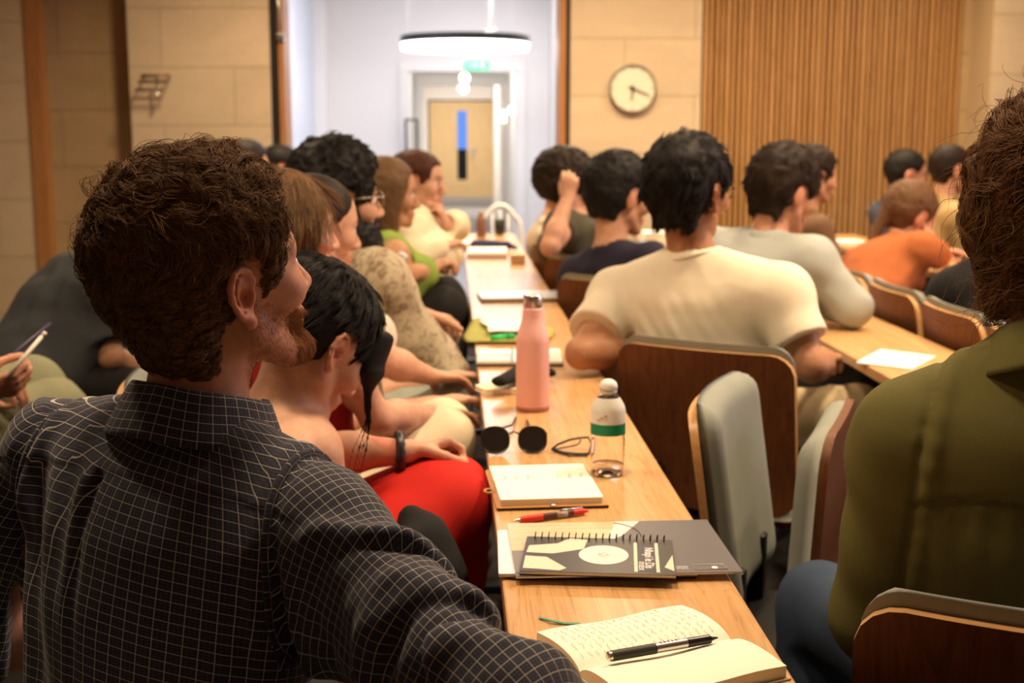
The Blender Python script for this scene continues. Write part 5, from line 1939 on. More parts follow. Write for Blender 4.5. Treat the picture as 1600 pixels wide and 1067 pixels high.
# ---- the dark t-shirt hunched at the far left
p = Person('person in a charcoal t-shirt hunched forward at the far left, back turned', P(236, 398, Y=4.0), 68, -28, 0, 1.0,
           neck=P(166, 416, Y=3.95), pel=V(-1.26, 3.74, 0.58), taz=58, sw=0.44, bulk=1.25, skin='tan', res=0.008)
p.S['R'] = P(142, 462, Y=3.76)
p.set_arm('R', P(225, 590, Y=3.95), el=P(172, 558, Y=3.72), curl=0.4)
p.set_arm('L', V(-0.98, 4.15, 0.70), pole=V(-0.5, 0.5, -1))
p.set_leg('R', az=75); p.set_leg('L', az=60)
p.build_body()
p.build_top(tee('charcoal_cotton', (0.040, 0.043, 0.046)), 'short', grow=0.014, folds=0.007, loose=0.03, res=0.009, slen=0.75)
p.build_legs(M_blackcloth, res=0.012)
p.build_hair('short', 'dark', dict(top=0.02), res=0.008)

# ---- the one with the phone, mostly outside the frame
def build_phone():
    p = Person('person at the left edge in grey-green trousers holding a phone and a white stylus', P(-130, 330, Y=2.95), 80, -12, 0, 1.0,
               neck=P(-165, 430, Y=2.92), pel=V(-1.42, 2.92, 0.55), taz=72, sw=0.38, skin='ruddy', res=0.006)
    w = P(-40, 612, Y=2.75)
    p.set_arm('R', w, el=P(-130, 640, Y=2.72), hd=V(0.9, 0.25, 0.15), pn=(-0.2, 0.75, 0.55), curl=0.85, thumb=0.7)
    p.set_arm('L', P(-30, 600, Y=3.05), el=P(-150, 600, Y=3.15), curl=0.6)
    p.set_leg('R', knee=P(85, 640, Y=3.14), ankle=V(-1.0, 3.1, 0.09)); p.set_leg('L', knee=P(52, 600, Y=3.32), ankle=V(-1.05, 3.3, 0.09))
    p.build_body()
    p.build_legs(tee('grey_green_chino', (0.26, 0.26, 0.16)), folds=0.008, res=0.008)
    p.build_top(tee('grey_tee', (0.12, 0.12, 0.11)), 'short', res=0.010)
    p.build_hair('short', 'brown', {}, res=0.009)
    return p
build_phone()

# ---- 8: fist to his head
p = Person('man with curly dark hair in an olive top pressing a fist to his head', P(886, 288, Y=5.35), 72, -6, 4, 1.08,
           neck=P(893, 345, Y=5.35), pel=V(0.71, 5.28, 0.55), taz=60, sw=0.38, skin='fair', res=0.007)
p.set_arm('R', P(886, 312, Y=5.07), el=P(860, 385, Y=5.0), hd=V(0.12, 0.05, 1), pn=(0.2, 0.9, 0.1), curl=1.25, thumb=0.9, S=P(880, 352, Y=5.18))
p.default_arm('L'); p.set_leg('R'); p.set_leg('L')
p.build_body(); p.eyes()
p.build_top(tee('dark_olive_cotton', (0.075, 0.068, 0.045)), 'short', grow=0.012, res=0.009, slen=0.35)
p.build_legs(tee('navy_trouser', (0.03, 0.03, 0.045)), res=0.011)
p.build_hair('curly', 'dark', dict(top=0.028, back=0.030, side=0.020, front=0.020, nape=-0.08, rough=0.008, freq=48, line=0.052), res=0.007)

# ---- 9: two half-hidden behind him
p = Person('woman with brown hair and a cream collar, half hidden behind the man with the fist', P(922, 290, Y=5.95), 76, -10, 0, 0.97, pel=V(0.72, 5.9, 0.55), female=True, res=0.009, skin='fair')
p.default_arm('R'); p.default_arm('L'); p.set_leg('R'); p.set_leg('L')
p.build_body(); p.eyes(); p.build_top(tee('cream_shirt', (0.68, 0.58, 0.38)), 'short', res=0.010); p.build_legs(M_blackcloth, res=0.013)
p.build_hair('short', 'auburn', dict(top=0.016, back=0.022, side=0.014, nape=-0.10), res=0.008)
p = Person('person with bare shoulders sitting beyond the curly-haired man with the fist', P(872, 292, Y=7.1), 72, 0, 0, 1.0, pel=V(0.70, 7.1, 0.55), sw=0.32, female=True, res=0.009, skin='fair')
p.default_arm('R'); p.default_arm('L'); p.set_leg('R'); p.set_leg('L')
p.build_body(); p.build_top(tee('beige_top', (0.55, 0.45, 0.32)), 'none', res=0.010); p.build_legs(M_blackcloth, res=0.013)
p.build_hair('short', 'dark', dict(top=0.014, back=0.022, side=0.014), res=0.008)

# ---- 10: navy t-shirt
p = Person('man with short black hair in a navy t-shirt, seen from behind, turned right', P(968, 306, Y=4.6), 60, -8, 0, 1.16,
           neck=P(950, 398, Y=4.54), pel=V(0.70, 4.56, 0.55), taz=52, sw=0.38, skin='tan', res=0.0065)
p.default_arm('R'); p.default_arm('L'); p.set_leg('R'); p.set_leg('L')
p.build_body(); p.eyes()
p.build_top(tee('navy_cotton', (0.020, 0.018, 0.035)), 'short', grow=0.012, neckline=0.060, folds=0.005, res=0.008)
p.build_legs(M_blackcloth, res=0.011)
p.build_hair('short', 'black', dict(top=0.024, back=0.018, side=0.012, front=0.018, nape=-0.09, rough=0.003, line=0.058, burn=-0.02), res=0.006)
hair_strands(p, 'black', 5000, 12, length=0.014, lift=0.12, curl=0.0006, clumps=400, rad=0.0007, clump=0.3)

# ---- 11: white t-shirt
def build_white():
    p = Person('broad man in a white t-shirt seen from behind, elbow on the desk, dark hair', P(1078, 298, Y=3.22), 46, -2, 0, 1.06,
               neck=P(1086, 412, Y=3.20), pel=V(0.665, 3.30, 0.55), taz=26, sw=0.46, bulk=1.15, skin='bronze', res=0.0055)
    p.S['L'] = p.S['L'] + V(0.018, 0.0, -0.045)
    p.S['R'] = p.S['R'] + V(-0.01, 0.0, -0.018)
    p.set_arm('L', P(1005, 546, z=0.785), el=P(908, 552, z=0.79), hd=V(1, -0.15, 0), pn=(0, 0, -1), curl=0.5)
    p.set_arm('R', P(1290, 560, Y=3.30), el=P(1268, 572, Y=3.02), curl=0.5)
    p.set_leg('R', knee=P(1340, 640, Y=3.42), ankle=V(1.07, 3.42, 0.09)); p.set_leg('L', knee=V(0.62, 3.62, 0.55))
    p.build_body(); p.eyes()
    m = tee('white_cotton', (0.78, 0.70, 0.55), var=0.05)
    p.build_top(m, 'short', grow=0.014, neckline=0.062, folds=0.0045, res=0.0055, loose=0.012, ffreq=8.0, slen=0.66)
    S = p.topS
    bpy.data.objects.remove(p.top, do_unlink=True)
    old = S.disp
    R3 = np.stack([p.r, p.f, p.u], 1)
    def disp(P_):
        q = ((P_ - p.pel) @ R3).astype(np.float32)
        x, y, z = q[:, 0], q[:, 1], q[:, 2]
        w = vnoise(q, 6.0, 3.0)
        a = np.exp(-((x + 0.02 - 0.25 * (0.30 - z)) / 0.13) ** 2) * np.clip((0.44 - z) / 0.10, 0, 1)
        d = a * 0.0042 * np.sin((x * 1.0 + z * 0.62 + 0.03 * w) * 150.0) * (0.6 + 0.4 * w) + a * 0.004 * np.sin((x * 1.0 + z * 0.5 + 0.05 * w) * 62.0)
        return (old(P_) * 0.7 + d).astype(np.float32)
    S.disp = disp
    S.dpad = 0.012
    v, q = S.mesh(0.0052)
    p.top = mesh_obj('shirt', v, q, m, p.root)
    # neck band
    ax = unit(p.F.pt(-0.03, 0, -0.07) - p.neck)
    fr = unit(p.f - ax * np.dot(p.f, ax)); ri = np.cross(fr, ax)
    c = p.neck + ax * 0.034 + fr * 0.010
    ring = [c + (-fr * math.cos(a) * 0.068 + ri * math.sin(a) * 0.066) - ax * 0.030 * (1 - math.cos(a)) / 2 for a in np.linspace(0, 2 * math.pi, 40, endpoint=False)]
    vv, ff = tube(ring, 0.0085, 8, True)
    mesh_obj('neck_band', vv, ff, m, p.root)
    p.build_legs(tee('khaki_chino', (0.40, 0.32, 0.19)), res=0.008)
    p.build_hair('short', 'black', dict(top=0.020, back=0.022, side=0.014, front=0.018, nape=-0.10, rough=0.003, freq=30, line=0.060, burn=-0.03), res=0.005)
    hair_strands(p, 'black', 9000, 14, length=0.03, lift=0.06, curl=0.001, freq=0.5, clumps=500, rad=0.0006, clump=0.5)
    p.glasses(None, 0.021, lens=False)
build_white()

# ---- 12: pale grey-blue shirt
def build_grey():
    p = Person('man in a pale grey-blue long-sleeved shirt leaning his elbow on the right-hand desk', P(1226, 300, Y=4.1), 62, -16, 0, 1.08,
               neck=P(1200, 385, Y=4.06), pel=V(0.86, 3.99, 0.56), taz=48, sw=0.42, bulk=1.12, skin='ruddy', res=0.006)
    p.set_arm('R', V(1.14, 4.12, 0.80), el=V(1.235, 3.87, 0.80), hd=V(-0.4, 0.9, 0), curl=0.4, S=P(1268, 408, Y=3.92))
    p.set_arm('L', V(1.22, 4.36, 0.80), el=V(1.10, 4.30, 0.84)); p.set_leg('R', knee=V(1.27, 3.93, 0.55)); p.set_leg('L', knee=V(1.27, 4.12, 0.55))
    p.build_body(); p.eyes()
    m = tee('pale_grey_blue_cotton', (0.38, 0.40, 0.38), var=0.06)
    p.build_top(m, 'long', grow=0.014, neckline=0.062, folds=0.005, loose=0.015, res=0.0065, hole_t=-0.005)
    collar(p, m, r=0.066, stand=0.026, fall=0.075, flare=0.020, base_t=0.012)
    p.build_legs(tee('grey_trouser', (0.06, 0.06, 0.065)), res=0.010)
    p.build_hair('short', 'dark', dict(top=0.026, back=0.022, side=0.014, front=0.022, nape=-0.10, rough=0.004, freq=30, line=0.060, burn=-0.03), res=0.006)
    hair_strands(p, 'dark', 6000, 15, length=0.025, lift=0.06, curl=0.001, freq=0.5, clumps=500, rad=0.0006, clump=0.5)
build_grey()

# ---- 13 .. 17: the far right
p = Person('man with curly dark hair behind the grey-blue shirt, face turned to the right', P(1272, 275, Y=6.15), 80, -6, 0, 1.06, res=0.008, skin='tan')
p.default_arm('R'); p.default_arm('L'); p.set_leg('R'); p.set_leg('L')
p.build_body(); p.eyes(); p.build_top(tee('brown_shirt', (0.16, 0.09, 0.05)), 'short', res=0.010); p.build_legs(M_blackcloth, res=0.013)
p.build_hair('curly', 'dark', dict(top=0.026, back=0.02, side=0.014, rough=0.007, freq=48), res=0.008)

p = Person('man with cropped black hair in a slate-blue t-shirt before the slatted wall', P(1416, 272, Y=7.4), 92, -10, 0, 1.1,
           neck=P(1396, 318, Y=7.38), pel=V(2.62, 7.36, 0.55), taz=86, sw=0.40, skin='ruddy', res=0.008)
p.set_arm('R', V(2.92, 7.2, 0.66), el=V(2.55, 7.08, 0.82), curl=0.4)
p.default_arm('L'); p.set_leg('R'); p.set_leg('L')
p.build_body(brow=(0.12, 0.1, 0.1), stubble=(0.5, 0.42, 0.4)); p.eyes()
p.build_top(tee('slate_blue_cotton', (0.065, 0.075, 0.11)), 'short', grow=0.014, res=0.010)
p.build_legs(M_blackcloth, res=0.013)
p.build_hair('short', 'black', dict(top=0.014, back=0.010, side=0.006, front=0.010, rough=0.002, burn=-0.03), res=0.007)

p = Person('man with cropped dark hair in a tan shirt before the slatted wall', P(1487, 265, Y=6.72), 84, -4, 0, 1.08,
           neck=P(1474, 318, Y=6.7), skin='tan', res=0.008)
p.default_arm('R'); p.default_arm('L'); p.set_leg('R'); p.set_leg('L')
p.build_body(); p.eyes(); p.build_top(tee('tan_shirt', (0.40, 0.28, 0.13)), 'short', res=0.010); p.build_legs(M_blackcloth, res=0.013)
p.build_hair('short', 'dark', dict(top=0.008, back=0.008, side=0.006, front=0.000, rough=0.001, line=0.040, brow=0.075), res=0.007)

p = Person('woman in a rust-coloured top slumped over the desk with her head on her hand', P(1424, 336, Y=5.6), 74, -22, 4, 1.12,
           neck=P(1398, 386, Y=5.52), pel=V(1.72, 5.32, 0.56), taz=62, sw=0.38, female=True, skin='ruddy', res=0.007, bulk=1.15)
hp = p.F.pt(0.07, -0.075, -0.035)
p.set_arm('R', hp - V(0.02, 0.02, 0.09), el=V(hp[0] + 0.02, hp[1] - 0.06, 0.80), hd=V(0.1, 0.1, 1), pn=(-0.5, 0.8, 0.1), curl=0.6, thumb=0.6)
p.set_arm('L', V(hp[0] + 0.12, hp[1] + 0.2, 0.80), pole=V(0, 0.6, 0.1)); p.set_leg('R'); p.set_leg('L')
p.build_body(); p.eyes()
p.build_top(tee('rust_jersey', (0.36, 0.105, 0.032)), 'short', grow=0.012, neckline=0.066, folds=0.005, loose=0.015, res=0.009, slen=0.8)
p.build_legs(tee('dark_denim', (0.03, 0.045, 0.07)), res=0.011)
p.build_hair('tail', 'chestnut', dict(top=0.018, back=0.022, side=0.014, front=0.010, nape=-0.09, rough=0.003), res=0.007)

p = Person('person in a black top whose head is hidden by the curly hair in front', P(1612, 318, Y=3.85), 66, -10, 0, 1.0,
           neck=P(1588, 400, Y=3.8), pel=V(1.765, 3.64, 0.56), taz=52, sw=0.46, bulk=1.2, skin='fair', res=0.008)
p.default_arm('R'); p.default_arm('L'); p.set_leg('R', az=88); p.set_leg('L', az=84)
p.build_body(); p.build_top(tee('black_jersey', (0.010, 0.010, 0.010)), 'long', grow=0.014, loose=0.03, folds=0.006, res=0.010); p.build_legs(M_blackcloth, res=0.012)
p.build_hair('short', 'dark', {}, res=0.009)

# ---- 18: the green jacket
def build_jacket():
    p = Person('person in an olive green jacket and jeans with shaggy curly brown hair, back turned', P(1664, 340, Y=1.58), 42, -4, 0, 1.02,
               neck=P(1655, 560, Y=1.52), pel=V(0.765, 1.60, 0.56), taz=27, sw=0.43, bulk=1.16, skin='fair', res=0.005)
    p.set_arm('L', V(0.70, 1.88, 0.67), el=P(1380, 965, Y=1.62), curl=0.5, S=P(1425, 690, Y=1.60))
    p.set_arm('R', V(0.96, 1.88, 0.66), pole=V(0.1, -0.7, -1))
    p.set_leg('L', knee=V(0.615, 2.02, 0.545), ankle=V(0.60, 1.98, 0.09)); p.set_leg('R', knee=V(0.95, 1.98, 0.54))
    p.build_body(); p.eyes()
    m = fabric('olive_cotton_twill', (0.125, 0.110, 0.032), 0.85, 1000, 0.10)
    s, A = p.S['L'], p.arm['L']
    ax = unit(A['el'] - s)
    def extra(S):
        S.ecap(p.tp(0.10, 0, -0.02), p.tp(0.75, 0, -0.02), p.r, (0.185, 0.13), (0.185, 0.105), 0.08, 0.08, 0.05)
        S.cap(s + ax * 0.02, A['el'], 0.064, 0.056, 0.03)
    p.build_top(m, 'long', grow=0.014, neckline=0.066, folds=0.004, res=0.006, hem=-0.06, extra=extra)
    S = p.topS
    bpy.data.objects.remove(p.top, do_unlink=True)
    R3 = np.stack([p.r, p.f, p.u], 1)
    def ridge(x, w):
        return np.exp(-(x / w) ** 2)
    def disp(P_):
        q = ((P_ - p.pel) @ R3).astype(np.float32)
        x, y, z = q[:, 0], q[:, 1], q[:, 2]
        qa = (P_ - s).astype(np.float32)
        t = qa @ ax
        sm = (P_ - (s + p.r * 0.025)) @ unit(-p.r * 0.96 + V(0, 0, 0.06))
        arm = np.clip(sm / 0.01, 0, 1)
        w = vnoise(q, 7.0, 6.0)
        d = 0.004 * vnoise(np.stack([x * 0.8, y * 0.5, z * 0.9 + 0.3 * x], 1), 11.0, 2.2)
        # yoke seam
        yz = 0.365 - 0.9 * np.clip(-x - 0.03, 0, 1) ** 2 * 3
        d = d + (1 - arm) * (0.004 * np.clip((z - yz) / 0.002, -0.5, 0.5) - 0.006 * ridge(z - yz + 0.004, 0.0035))
        # small gathers below the yoke, heavy creases above the waist
        d = d + (1 - arm) * 0.002 * np.sin(x * 150 + 3 * w) * np.clip((yz - z) / 0.02, 0, 1) * np.exp(-np.clip(yz - z, 0, 1) / 0.05)
        lo = np.clip((0.20 - z) / 0.06, 0, 1)
        d = d + (1 - arm) * lo * 0.008 * np.sin((z * 1.0 - 0.22 * x + 0.025 * w) * 120.0)
        d = d + arm * (0.0015 * np.sin((t + 0.4 * y + 0.03 * w) * 60.0))
        d = d + 0.004 * ridge(sm + 0.012, 0.010) - 0.005 * ridge(sm - 0.004, 0.005)
        d = d + 0.0008 * np.sin(z * 190.0 + 5 * w) * ridge(sm, 0.02)
        return d.astype(np.float32)
    S.disp = disp
    S.dpad = 0.016
    v, q = S.mesh(0.0052)
    p.top = mesh_obj('jacket', v, q, m, p.root)
    collar(p, m, r=0.068, stand=0.028, fall=0.06, flare=0.024)
    dn = fabric('blue_denim', (0.035, 0.055, 0.095), 0.85, 1200, 0.22)
    p.build_legs(dn, 'jeans', res=0.006, folds=0.004)
    o = dict(top=0.030, back=0.026, side=0.020, front=0.020, nape=-0.125, rough=0.007, freq=34.0, line=0.058, burn=-0.05)
    p.build_hair('short', 'chestnut', o, res=0.005)
    F = p.F
    v, q = p.hair_vq
    roots = surf_points(v, q, 22000, 21)
    def comb(r):
        l = F.inv(r)
        top = np.clip((l[:, 2] - 0.05) / 0.06, 0, 1)[:, None]
        nz = np.stack([vnoise(l.astype(np.float32), 18.0, k * 5.0) for k in range(3)], 1)
        tw = np.array((0.3, 0.3, 0.0)) * top + np.array((-0.35, 0.25, -1.0)) * (1 - top) + 0.8 * nz
        return tw @ F.R.T
    strands('curls', p.hairS, p.hair, HAIR['chestnut'], roots, lambda r: np.full(len(r), 0.055), comb, 22, 700, curl=0.0075, freq=1.0, lift=0.35, clump=0.45, npt=10, rad=0.00036, jit=0.3, cj=0.3, hug=0.034)
    fly = surf_points(v, q, 260, 31)
    strands('flyaway_hair', p.hairS, p.hair, HAIR['chestnut'], fly, lambda r: np.full(len(r), 0.075), comb, 23, 260, curl=0.012, freq=0.8, lift=0.9, clump=0.0, npt=12, rad=0.0003, jit=0.3)
build_jacket()

# ---- seats under the people, placed from where each one sits
SEATS = [(0, 'lecture chair under the man in the checked shirt', 35), (1, 'lecture chair with grey pad below the red dress', 78), (2, 'lecture chair under the long-haired woman in cream trousers', 80),
         (3, 'lecture chair under the woman with dark hair pulled back', 80), (4, 'lecture chair under the bearded man with glasses', 80), (5, 'lecture chair under the woman in the green top', 78),
         (6, 'lecture chair under the woman in the cream blouse', 97), (11, 'lecture chair under the curly-haired man who holds a fist to his head', 42), (14, 'lecture chair with pale pad under the man in the navy t-shirt', 40),
         (16, 'lecture chair under the man in the pale grey-blue shirt', 80), (12, 'lecture chair under the woman with the cream collar', 60), (20, 'lecture chair under the woman in the rust-coloured top', 86), (9, 'lecture chair under the hunched person in charcoal at the far left', 66)]
for i, l, az in SEATS:
    p = PEOPLE[i]
    c = dup(chair_open, l)
    q = p.pel + azd(az) * {11: 0.03, 14: 0.03, 0: -0.06, 1: -0.06, 2: -0.09, 3: -0.15, 4: -0.18, 5: -0.18, 6: -0.06, 16: -0.05}.get(i, 0.0)
    put(c, q[0], q[1], az)
# ------------------------------------------------------------------ things on the desks
M_paper = mat('cream_paper', (0.93, 0.91, 0.78), 0.75, spec=0.2)
M_paper_w = mat('white_paper', (0.86, 0.85, 0.82), 0.7, spec=0.2)
M_ink = mat('blue_black_ink', (0.10, 0.09, 0.11), 0.6)
M_blackplastic = mat('black_plastic', (0.015, 0.014, 0.014), 0.3)
M_leather = mat('tan_leather', (0.50, 0.24, 0.08), 0.55)
M_navy = fabric('navy_cloth', (0.02, 0.024, 0.06), 0.8)

def frame2(o, x, y):
    """matrix columns x, y, z for a thing lying on a desk"""
    x = unit(V(x[0], x[1], 0)); z = V(0, 0, 1); y = np.cross(z, x)
    return np.asarray(o, float), np.stack([x, y, z], 1)

def put_mesh(name, vf, fr, mat_, parent, smooth=True):
    v, f = vf
    o, R = fr
    return mesh_obj(name, np.asarray(v, float) @ R.T + o, f, mat_, parent, smooth=smooth)

def slab(pts, z0, z1):
    """a flat polygon plate; pts counter-clockwise (x, y)"""
    n = len(pts)
    v = [(x, y, z0) for x, y in pts] + [(x, y, z1) for x, y in pts]
    f = [tuple(range(n - 1, -1, -1)), tuple(range(n, 2 * n))] + [(i, (i + 1) % n, n + (i + 1) % n, n + i) for i in range(n)]
    return v, f

def rect(x0, y0, x1, y1, r=0.0, n=4):
    if r <= 0:
        return [(x0, y0), (x1, y0), (x1, y1), (x0, y1)]
    p = []
    for cx, cy, a in ((x1 - r, y0 + r, -90), (x1 - r, y1 - r, 0), (x0 + r, y1 - r, 90), (x0 + r, y0 + r, 180)):
        for i in range(n + 1):
            t = math.radians(a + 90 * i / n)
            p.append((cx + r * math.cos(t), cy + r * math.sin(t)))
    return p

def text(name, s, fr, pos, size, material, parent, rot=0.0, align='CENTER', bold=0.0):
    cu = bpy.data.curves.new(name, 'FONT')
    cu.body = s
    cu.size = size
    cu.align_x = align
    cu.align_y = 'CENTER'
    cu.extrude = 0.0001
    cu.offset = bold
    cu.materials.append(material)
    t0 = bpy.data.objects.new(name, cu)
    COL.objects.link(t0)
    me = bpy.data.meshes.new_from_object(t0.evaluated_get(bpy.context.evaluated_depsgraph_get()))
    bpy.data.objects.remove(t0, do_unlink=True)
    t = bpy.data.objects.new(name, me)
    COL.objects.link(t)
    o, R = fr
    M = np.eye(4); M[:3, :3] = R @ np.array([[math.cos(rot), -math.sin(rot), 0], [math.sin(rot), math.cos(rot), 0], [0, 0, 1]])
    M[:3, 3] = o + R @ np.asarray(pos, float)
    t.matrix_basis = Matrix(M.tolist())
    set_parent(t, parent)
    return t

# ---- open notebook with handwriting, and the pen on it
def open_notebook():
    zt = DZ + 0.012
    s1, far, near = P(1143, 994, z=zt), P(1056, 950, z=zt), P(1243, 1052, z=DZ + 0.014)
    sl = P(905, 1043, z=zt)
    d = unit(V(*(sl - s1)[:2], 0))                 # along the spine, away from the head of the page
    w = unit(V(*(far - s1)[:2], 0))
    w = unit(w - d * np.dot(w, d))                 # to the far page
    wp = float(np.dot(far - s1, w)) * 1.0
    L = 0.205
    root = empty('open_notebook', (*(s1 + d * L / 2)[:2], DZ), 'open cream notebook with handwriting beside the checked sleeve, pen lying across it', 'notebook')
    o = V(s1[0], s1[1], DZ)
    R = np.stack([d, w, V(0, 0, 1)], 1)
    if np.linalg.det(R) < 0:
        d2 = -d
    def page(sign, width, thick, name, wave):
        n, m = 16, 10
        vs, fs = [], []
        for i in range(n + 1):
            t = i / n
            y = sign * width * t
            top = thick * min(1.0, (t / 0.16)) ** 0.5 if t < 0.16 else thick
            top = 0.004 + (thick - 0.004) * (1 - math.exp(-t * 9)) + wave * math.sin(t * math.pi) * 0.006
            for j in range(m + 1):
                vs.append(tuple(o + d * (L * j / m) + w * y + V(0, 0, 0.0025 + top + 0.002 * wave * math.sin(j * 0.9))))
        k = len(vs)
        vs += [(v[0], v[1], DZ + 0.0025) for v in vs]
        c = m + 1
        for i in range(n):
            for j in range(m):
                a = i * c + j
                fs.append((a, a + 1, a + c + 1, a + c))
                fs.append((k + a, k + a + c, k + a + c + 1, k + a + 1))
        loop = list(range(c)) + [i * c + m for i in range(1, n + 1)] + [n * c + j for j in range(m - 1, -1, -1)] + [i * c for i in range(n - 1, 0, -1)]
        for q in range(len(loop)):
            a, b = loop[q], loop[(q + 1) % len(loop)]
            fs.append((a, k + a, k + b, b))
        bm = bmesh.new()
        bv = [bm.verts.new(v) for v in vs]
        for f in fs:
            bm.faces.new([bv[i] for i in f])
        return bm_obj(name, bm, M_paper, root, smooth=True, angle=40)
    page(1, wp, 0.012, 'left_pages', 0.8)
    page(-1, wp * 0.98, 0.013, 'right_pages', 0.6)
    cv = [o + d * -0.003 + w * (wp + 0.003), o + d * -0.003 - w * (wp + 0.003), o + d * (L + 0.003) - w * (wp + 0.003), o + d * (L + 0.003) + w * (wp + 0.003)]
    v = [tuple(p + V(0, 0, 0.0004)) for p in cv] + [tuple(p + V(0, 0, 0.0022)) for p in cv]
    f = [(0, 1, 2, 3), (7, 6, 5, 4)] + [(i, (i + 1) % 4, 4 + (i + 1) % 4, 4 + i) for i in range(4)]
    mesh_obj('cover', v, f, mat('pale_notebook_cover', (0.55, 0.47, 0.30), 0.6), root, smooth=False)
    # rows of handwriting on the far page
    rs = random.Random(11)
    parts = []
    for r in range(19):
        x = 0.016 + r * 0.0098
        y = wp * 0.12
        while y < wp * 0.90:
            ln = rs.uniform(0.008, 0.022)
            pts = []
            k = int(ln / 0.0016)
            for i in range(k):
                yy = min(y + ln * i / k, wp * 0.93)
                t = yy / wp
                zz_ = 0.0025 + 0.004 + 0.008 * (1 - math.exp(-t * 9)) + 0.8 * math.sin(t * math.pi) * 0.006 + 0.0016 * math.sin(x / L * 9.0) + 0.0009
                pts.append(o + d * (x + rs.uniform(-0.0021, 0.0021)) + w * yy + V(0, 0, zz_))
            if len(pts) > 2:
                parts.append(tube(pts, 0.00028, 3))
            y += ln + rs.uniform(0.003, 0.006)
    v, f = join(*parts)
    mesh_obj('handwriting', v, f, mat('pencil_writing', (0.62, 0.57, 0.43), 0.8), root)
    # the pen
    a, b = P(949, 1026, z=DZ + 0.026), P(1122, 996, z=DZ + 0.0225)
    ax = unit(b - a)
    Lp = np.linalg.norm(b - a)
    e1 = unit(np.cross(ax, V(0, 0, 1))); e2 = np.cross(e1, ax)
    Rm = np.stack([e1, e2, ax], 1)
    pen = empty('rollerball_pen', a, 'black rollerball pen with a silver band lying across the open notebook', 'pen')
    def seg(name, prof, m):
        v, f = lathe(prof, 20)
        mesh_obj(name, np.asarray(v) @ Rm.T + a, f, m, pen, smooth=True).data.set_sharp_from_angle(angle=math.radians(35))
    r = 0.0058
    seg('end_cap', [(r * 0.70, 0.0), (r * 0.98, 0.001), (r * 0.98, 0.005)], M_steel)
    seg('grip', [(r * 1.06, 0.005), (r * 1.06, Lp * 0.42)], mat('dark_grey_rubber', (0.035, 0.033, 0.028), 0.55))
    seg('barrel', [(r, Lp * 0.42), (r, Lp * 0.70)], M_steel)
    seg('ink_window', [(r * 0.98, Lp * 0.70), (r * 0.92, Lp * 0.92), (r * 0.55, Lp * 0.925)], M_blackplastic)
    seg('tip', [(r * 0.5, Lp * 0.925), (r * 0.22, Lp * 0.985), (0.0005, Lp)], M_blackplastic)
    v = []
    for k in range(5):
        h = Lp * (0.47 + 0.035 * k)
        v.append(tube([a + ax * h + e2 * (r + 0.0002) - e1 * 0.002, a + ax * h + e2 * (r + 0.0002) + e1 * 0.002], 0.0006, 4))
    v, f = join(*v)
    mesh_obj('barrel_print', v, f, M_ink, pen)
open_notebook()
# green ribbon
pts = [P(842, 964, z=DZ + 0.002), P(862, 969, z=DZ + 0.004), P(882, 973, z=DZ + 0.002), P(905, 974, z=DZ + 0.003), P(925, 981, z=DZ + 0.002)]
bm = bmesh.new()
prev = None
for p in pts:
    a, b = bm.verts.new(tuple(p + V(0, 0.003, 0))), bm.verts.new(tuple(p - V(0, 0.003, 0)))
    if prev:
        bm.faces.new((prev[0], a, b, prev[1]))
    prev = (a, b)
o = bm_obj('ribbon_bookmark', bm, mat('green_ribbon', (0.10, 0.30, 0.17), 0.6), None)
so = o.modifiers.new('thick', 'SOLIDIFY'); so.thickness = 0.0012
tag(o, 'thin green ribbon bookmark trailing on the desk above the open notebook', 'bookmark')

# ---- the stack: board, magazine, grey brochure, spiral notebook
fr = frame2(P(938, 905, z=DZ), (P(1095, 907, z=DZ) - P(782, 909, z=DZ)), None)
bwid = float(np.linalg.norm((P(1095, 907, z=DZ) - P(790, 909, z=DZ))[:2]))
W2 = bwid / 2
b = empty('writing_board', fr[0], 'dark navy board at the bottom of the brochure stack', 'board')
put_mesh('board', slab(rect(-W2 + 0.008, 0.0, W2, 0.20, 0.004), 0.0005, 0.0035), fr, mat('navy_board', (0.03, 0.03, 0.055), 0.4), b, False)
put_mesh('edge_strip', slab(rect(-W2 + 0.010, -0.002, W2 - 0.002, 0.001), 0.0006, 0.0034), fr, M_blackplastic, b, False)
b = empty('white_magazine', fr[0] + V(0, 0, 0.004), 'white magazine with a dark picture strip, under the spiral notebook', 'magazine')
put_mesh('pages', slab(rect(-W2 - 0.006, 0.001, W2 + 0.001, 0.195, 0.003), 0.0037, 0.0080), fr, M_paper_w, b, False)
put_mesh('cover', slab(rect(-W2 - 0.006, 0.0005, W2 + 0.001, 0.195, 0.003), 0.0080, 0.0086), fr, mat('lavender_white_cover', (0.78, 0.77, 0.84), 0.35), b, False)
put_mesh('printed_panel', slab(rect(W2 - 0.052, 0.001, W2 + 0.001, 0.19), 0.0086, 0.0089), fr, mat('dark_blue_print', (0.035, 0.04, 0.07), 0.3), b, False)
put_mesh('printed_block', slab(rect(W2 - 0.022, 0.002, W2 - 0.014, 0.03), 0.0089, 0.0090), fr, M_paper_w, b, False)
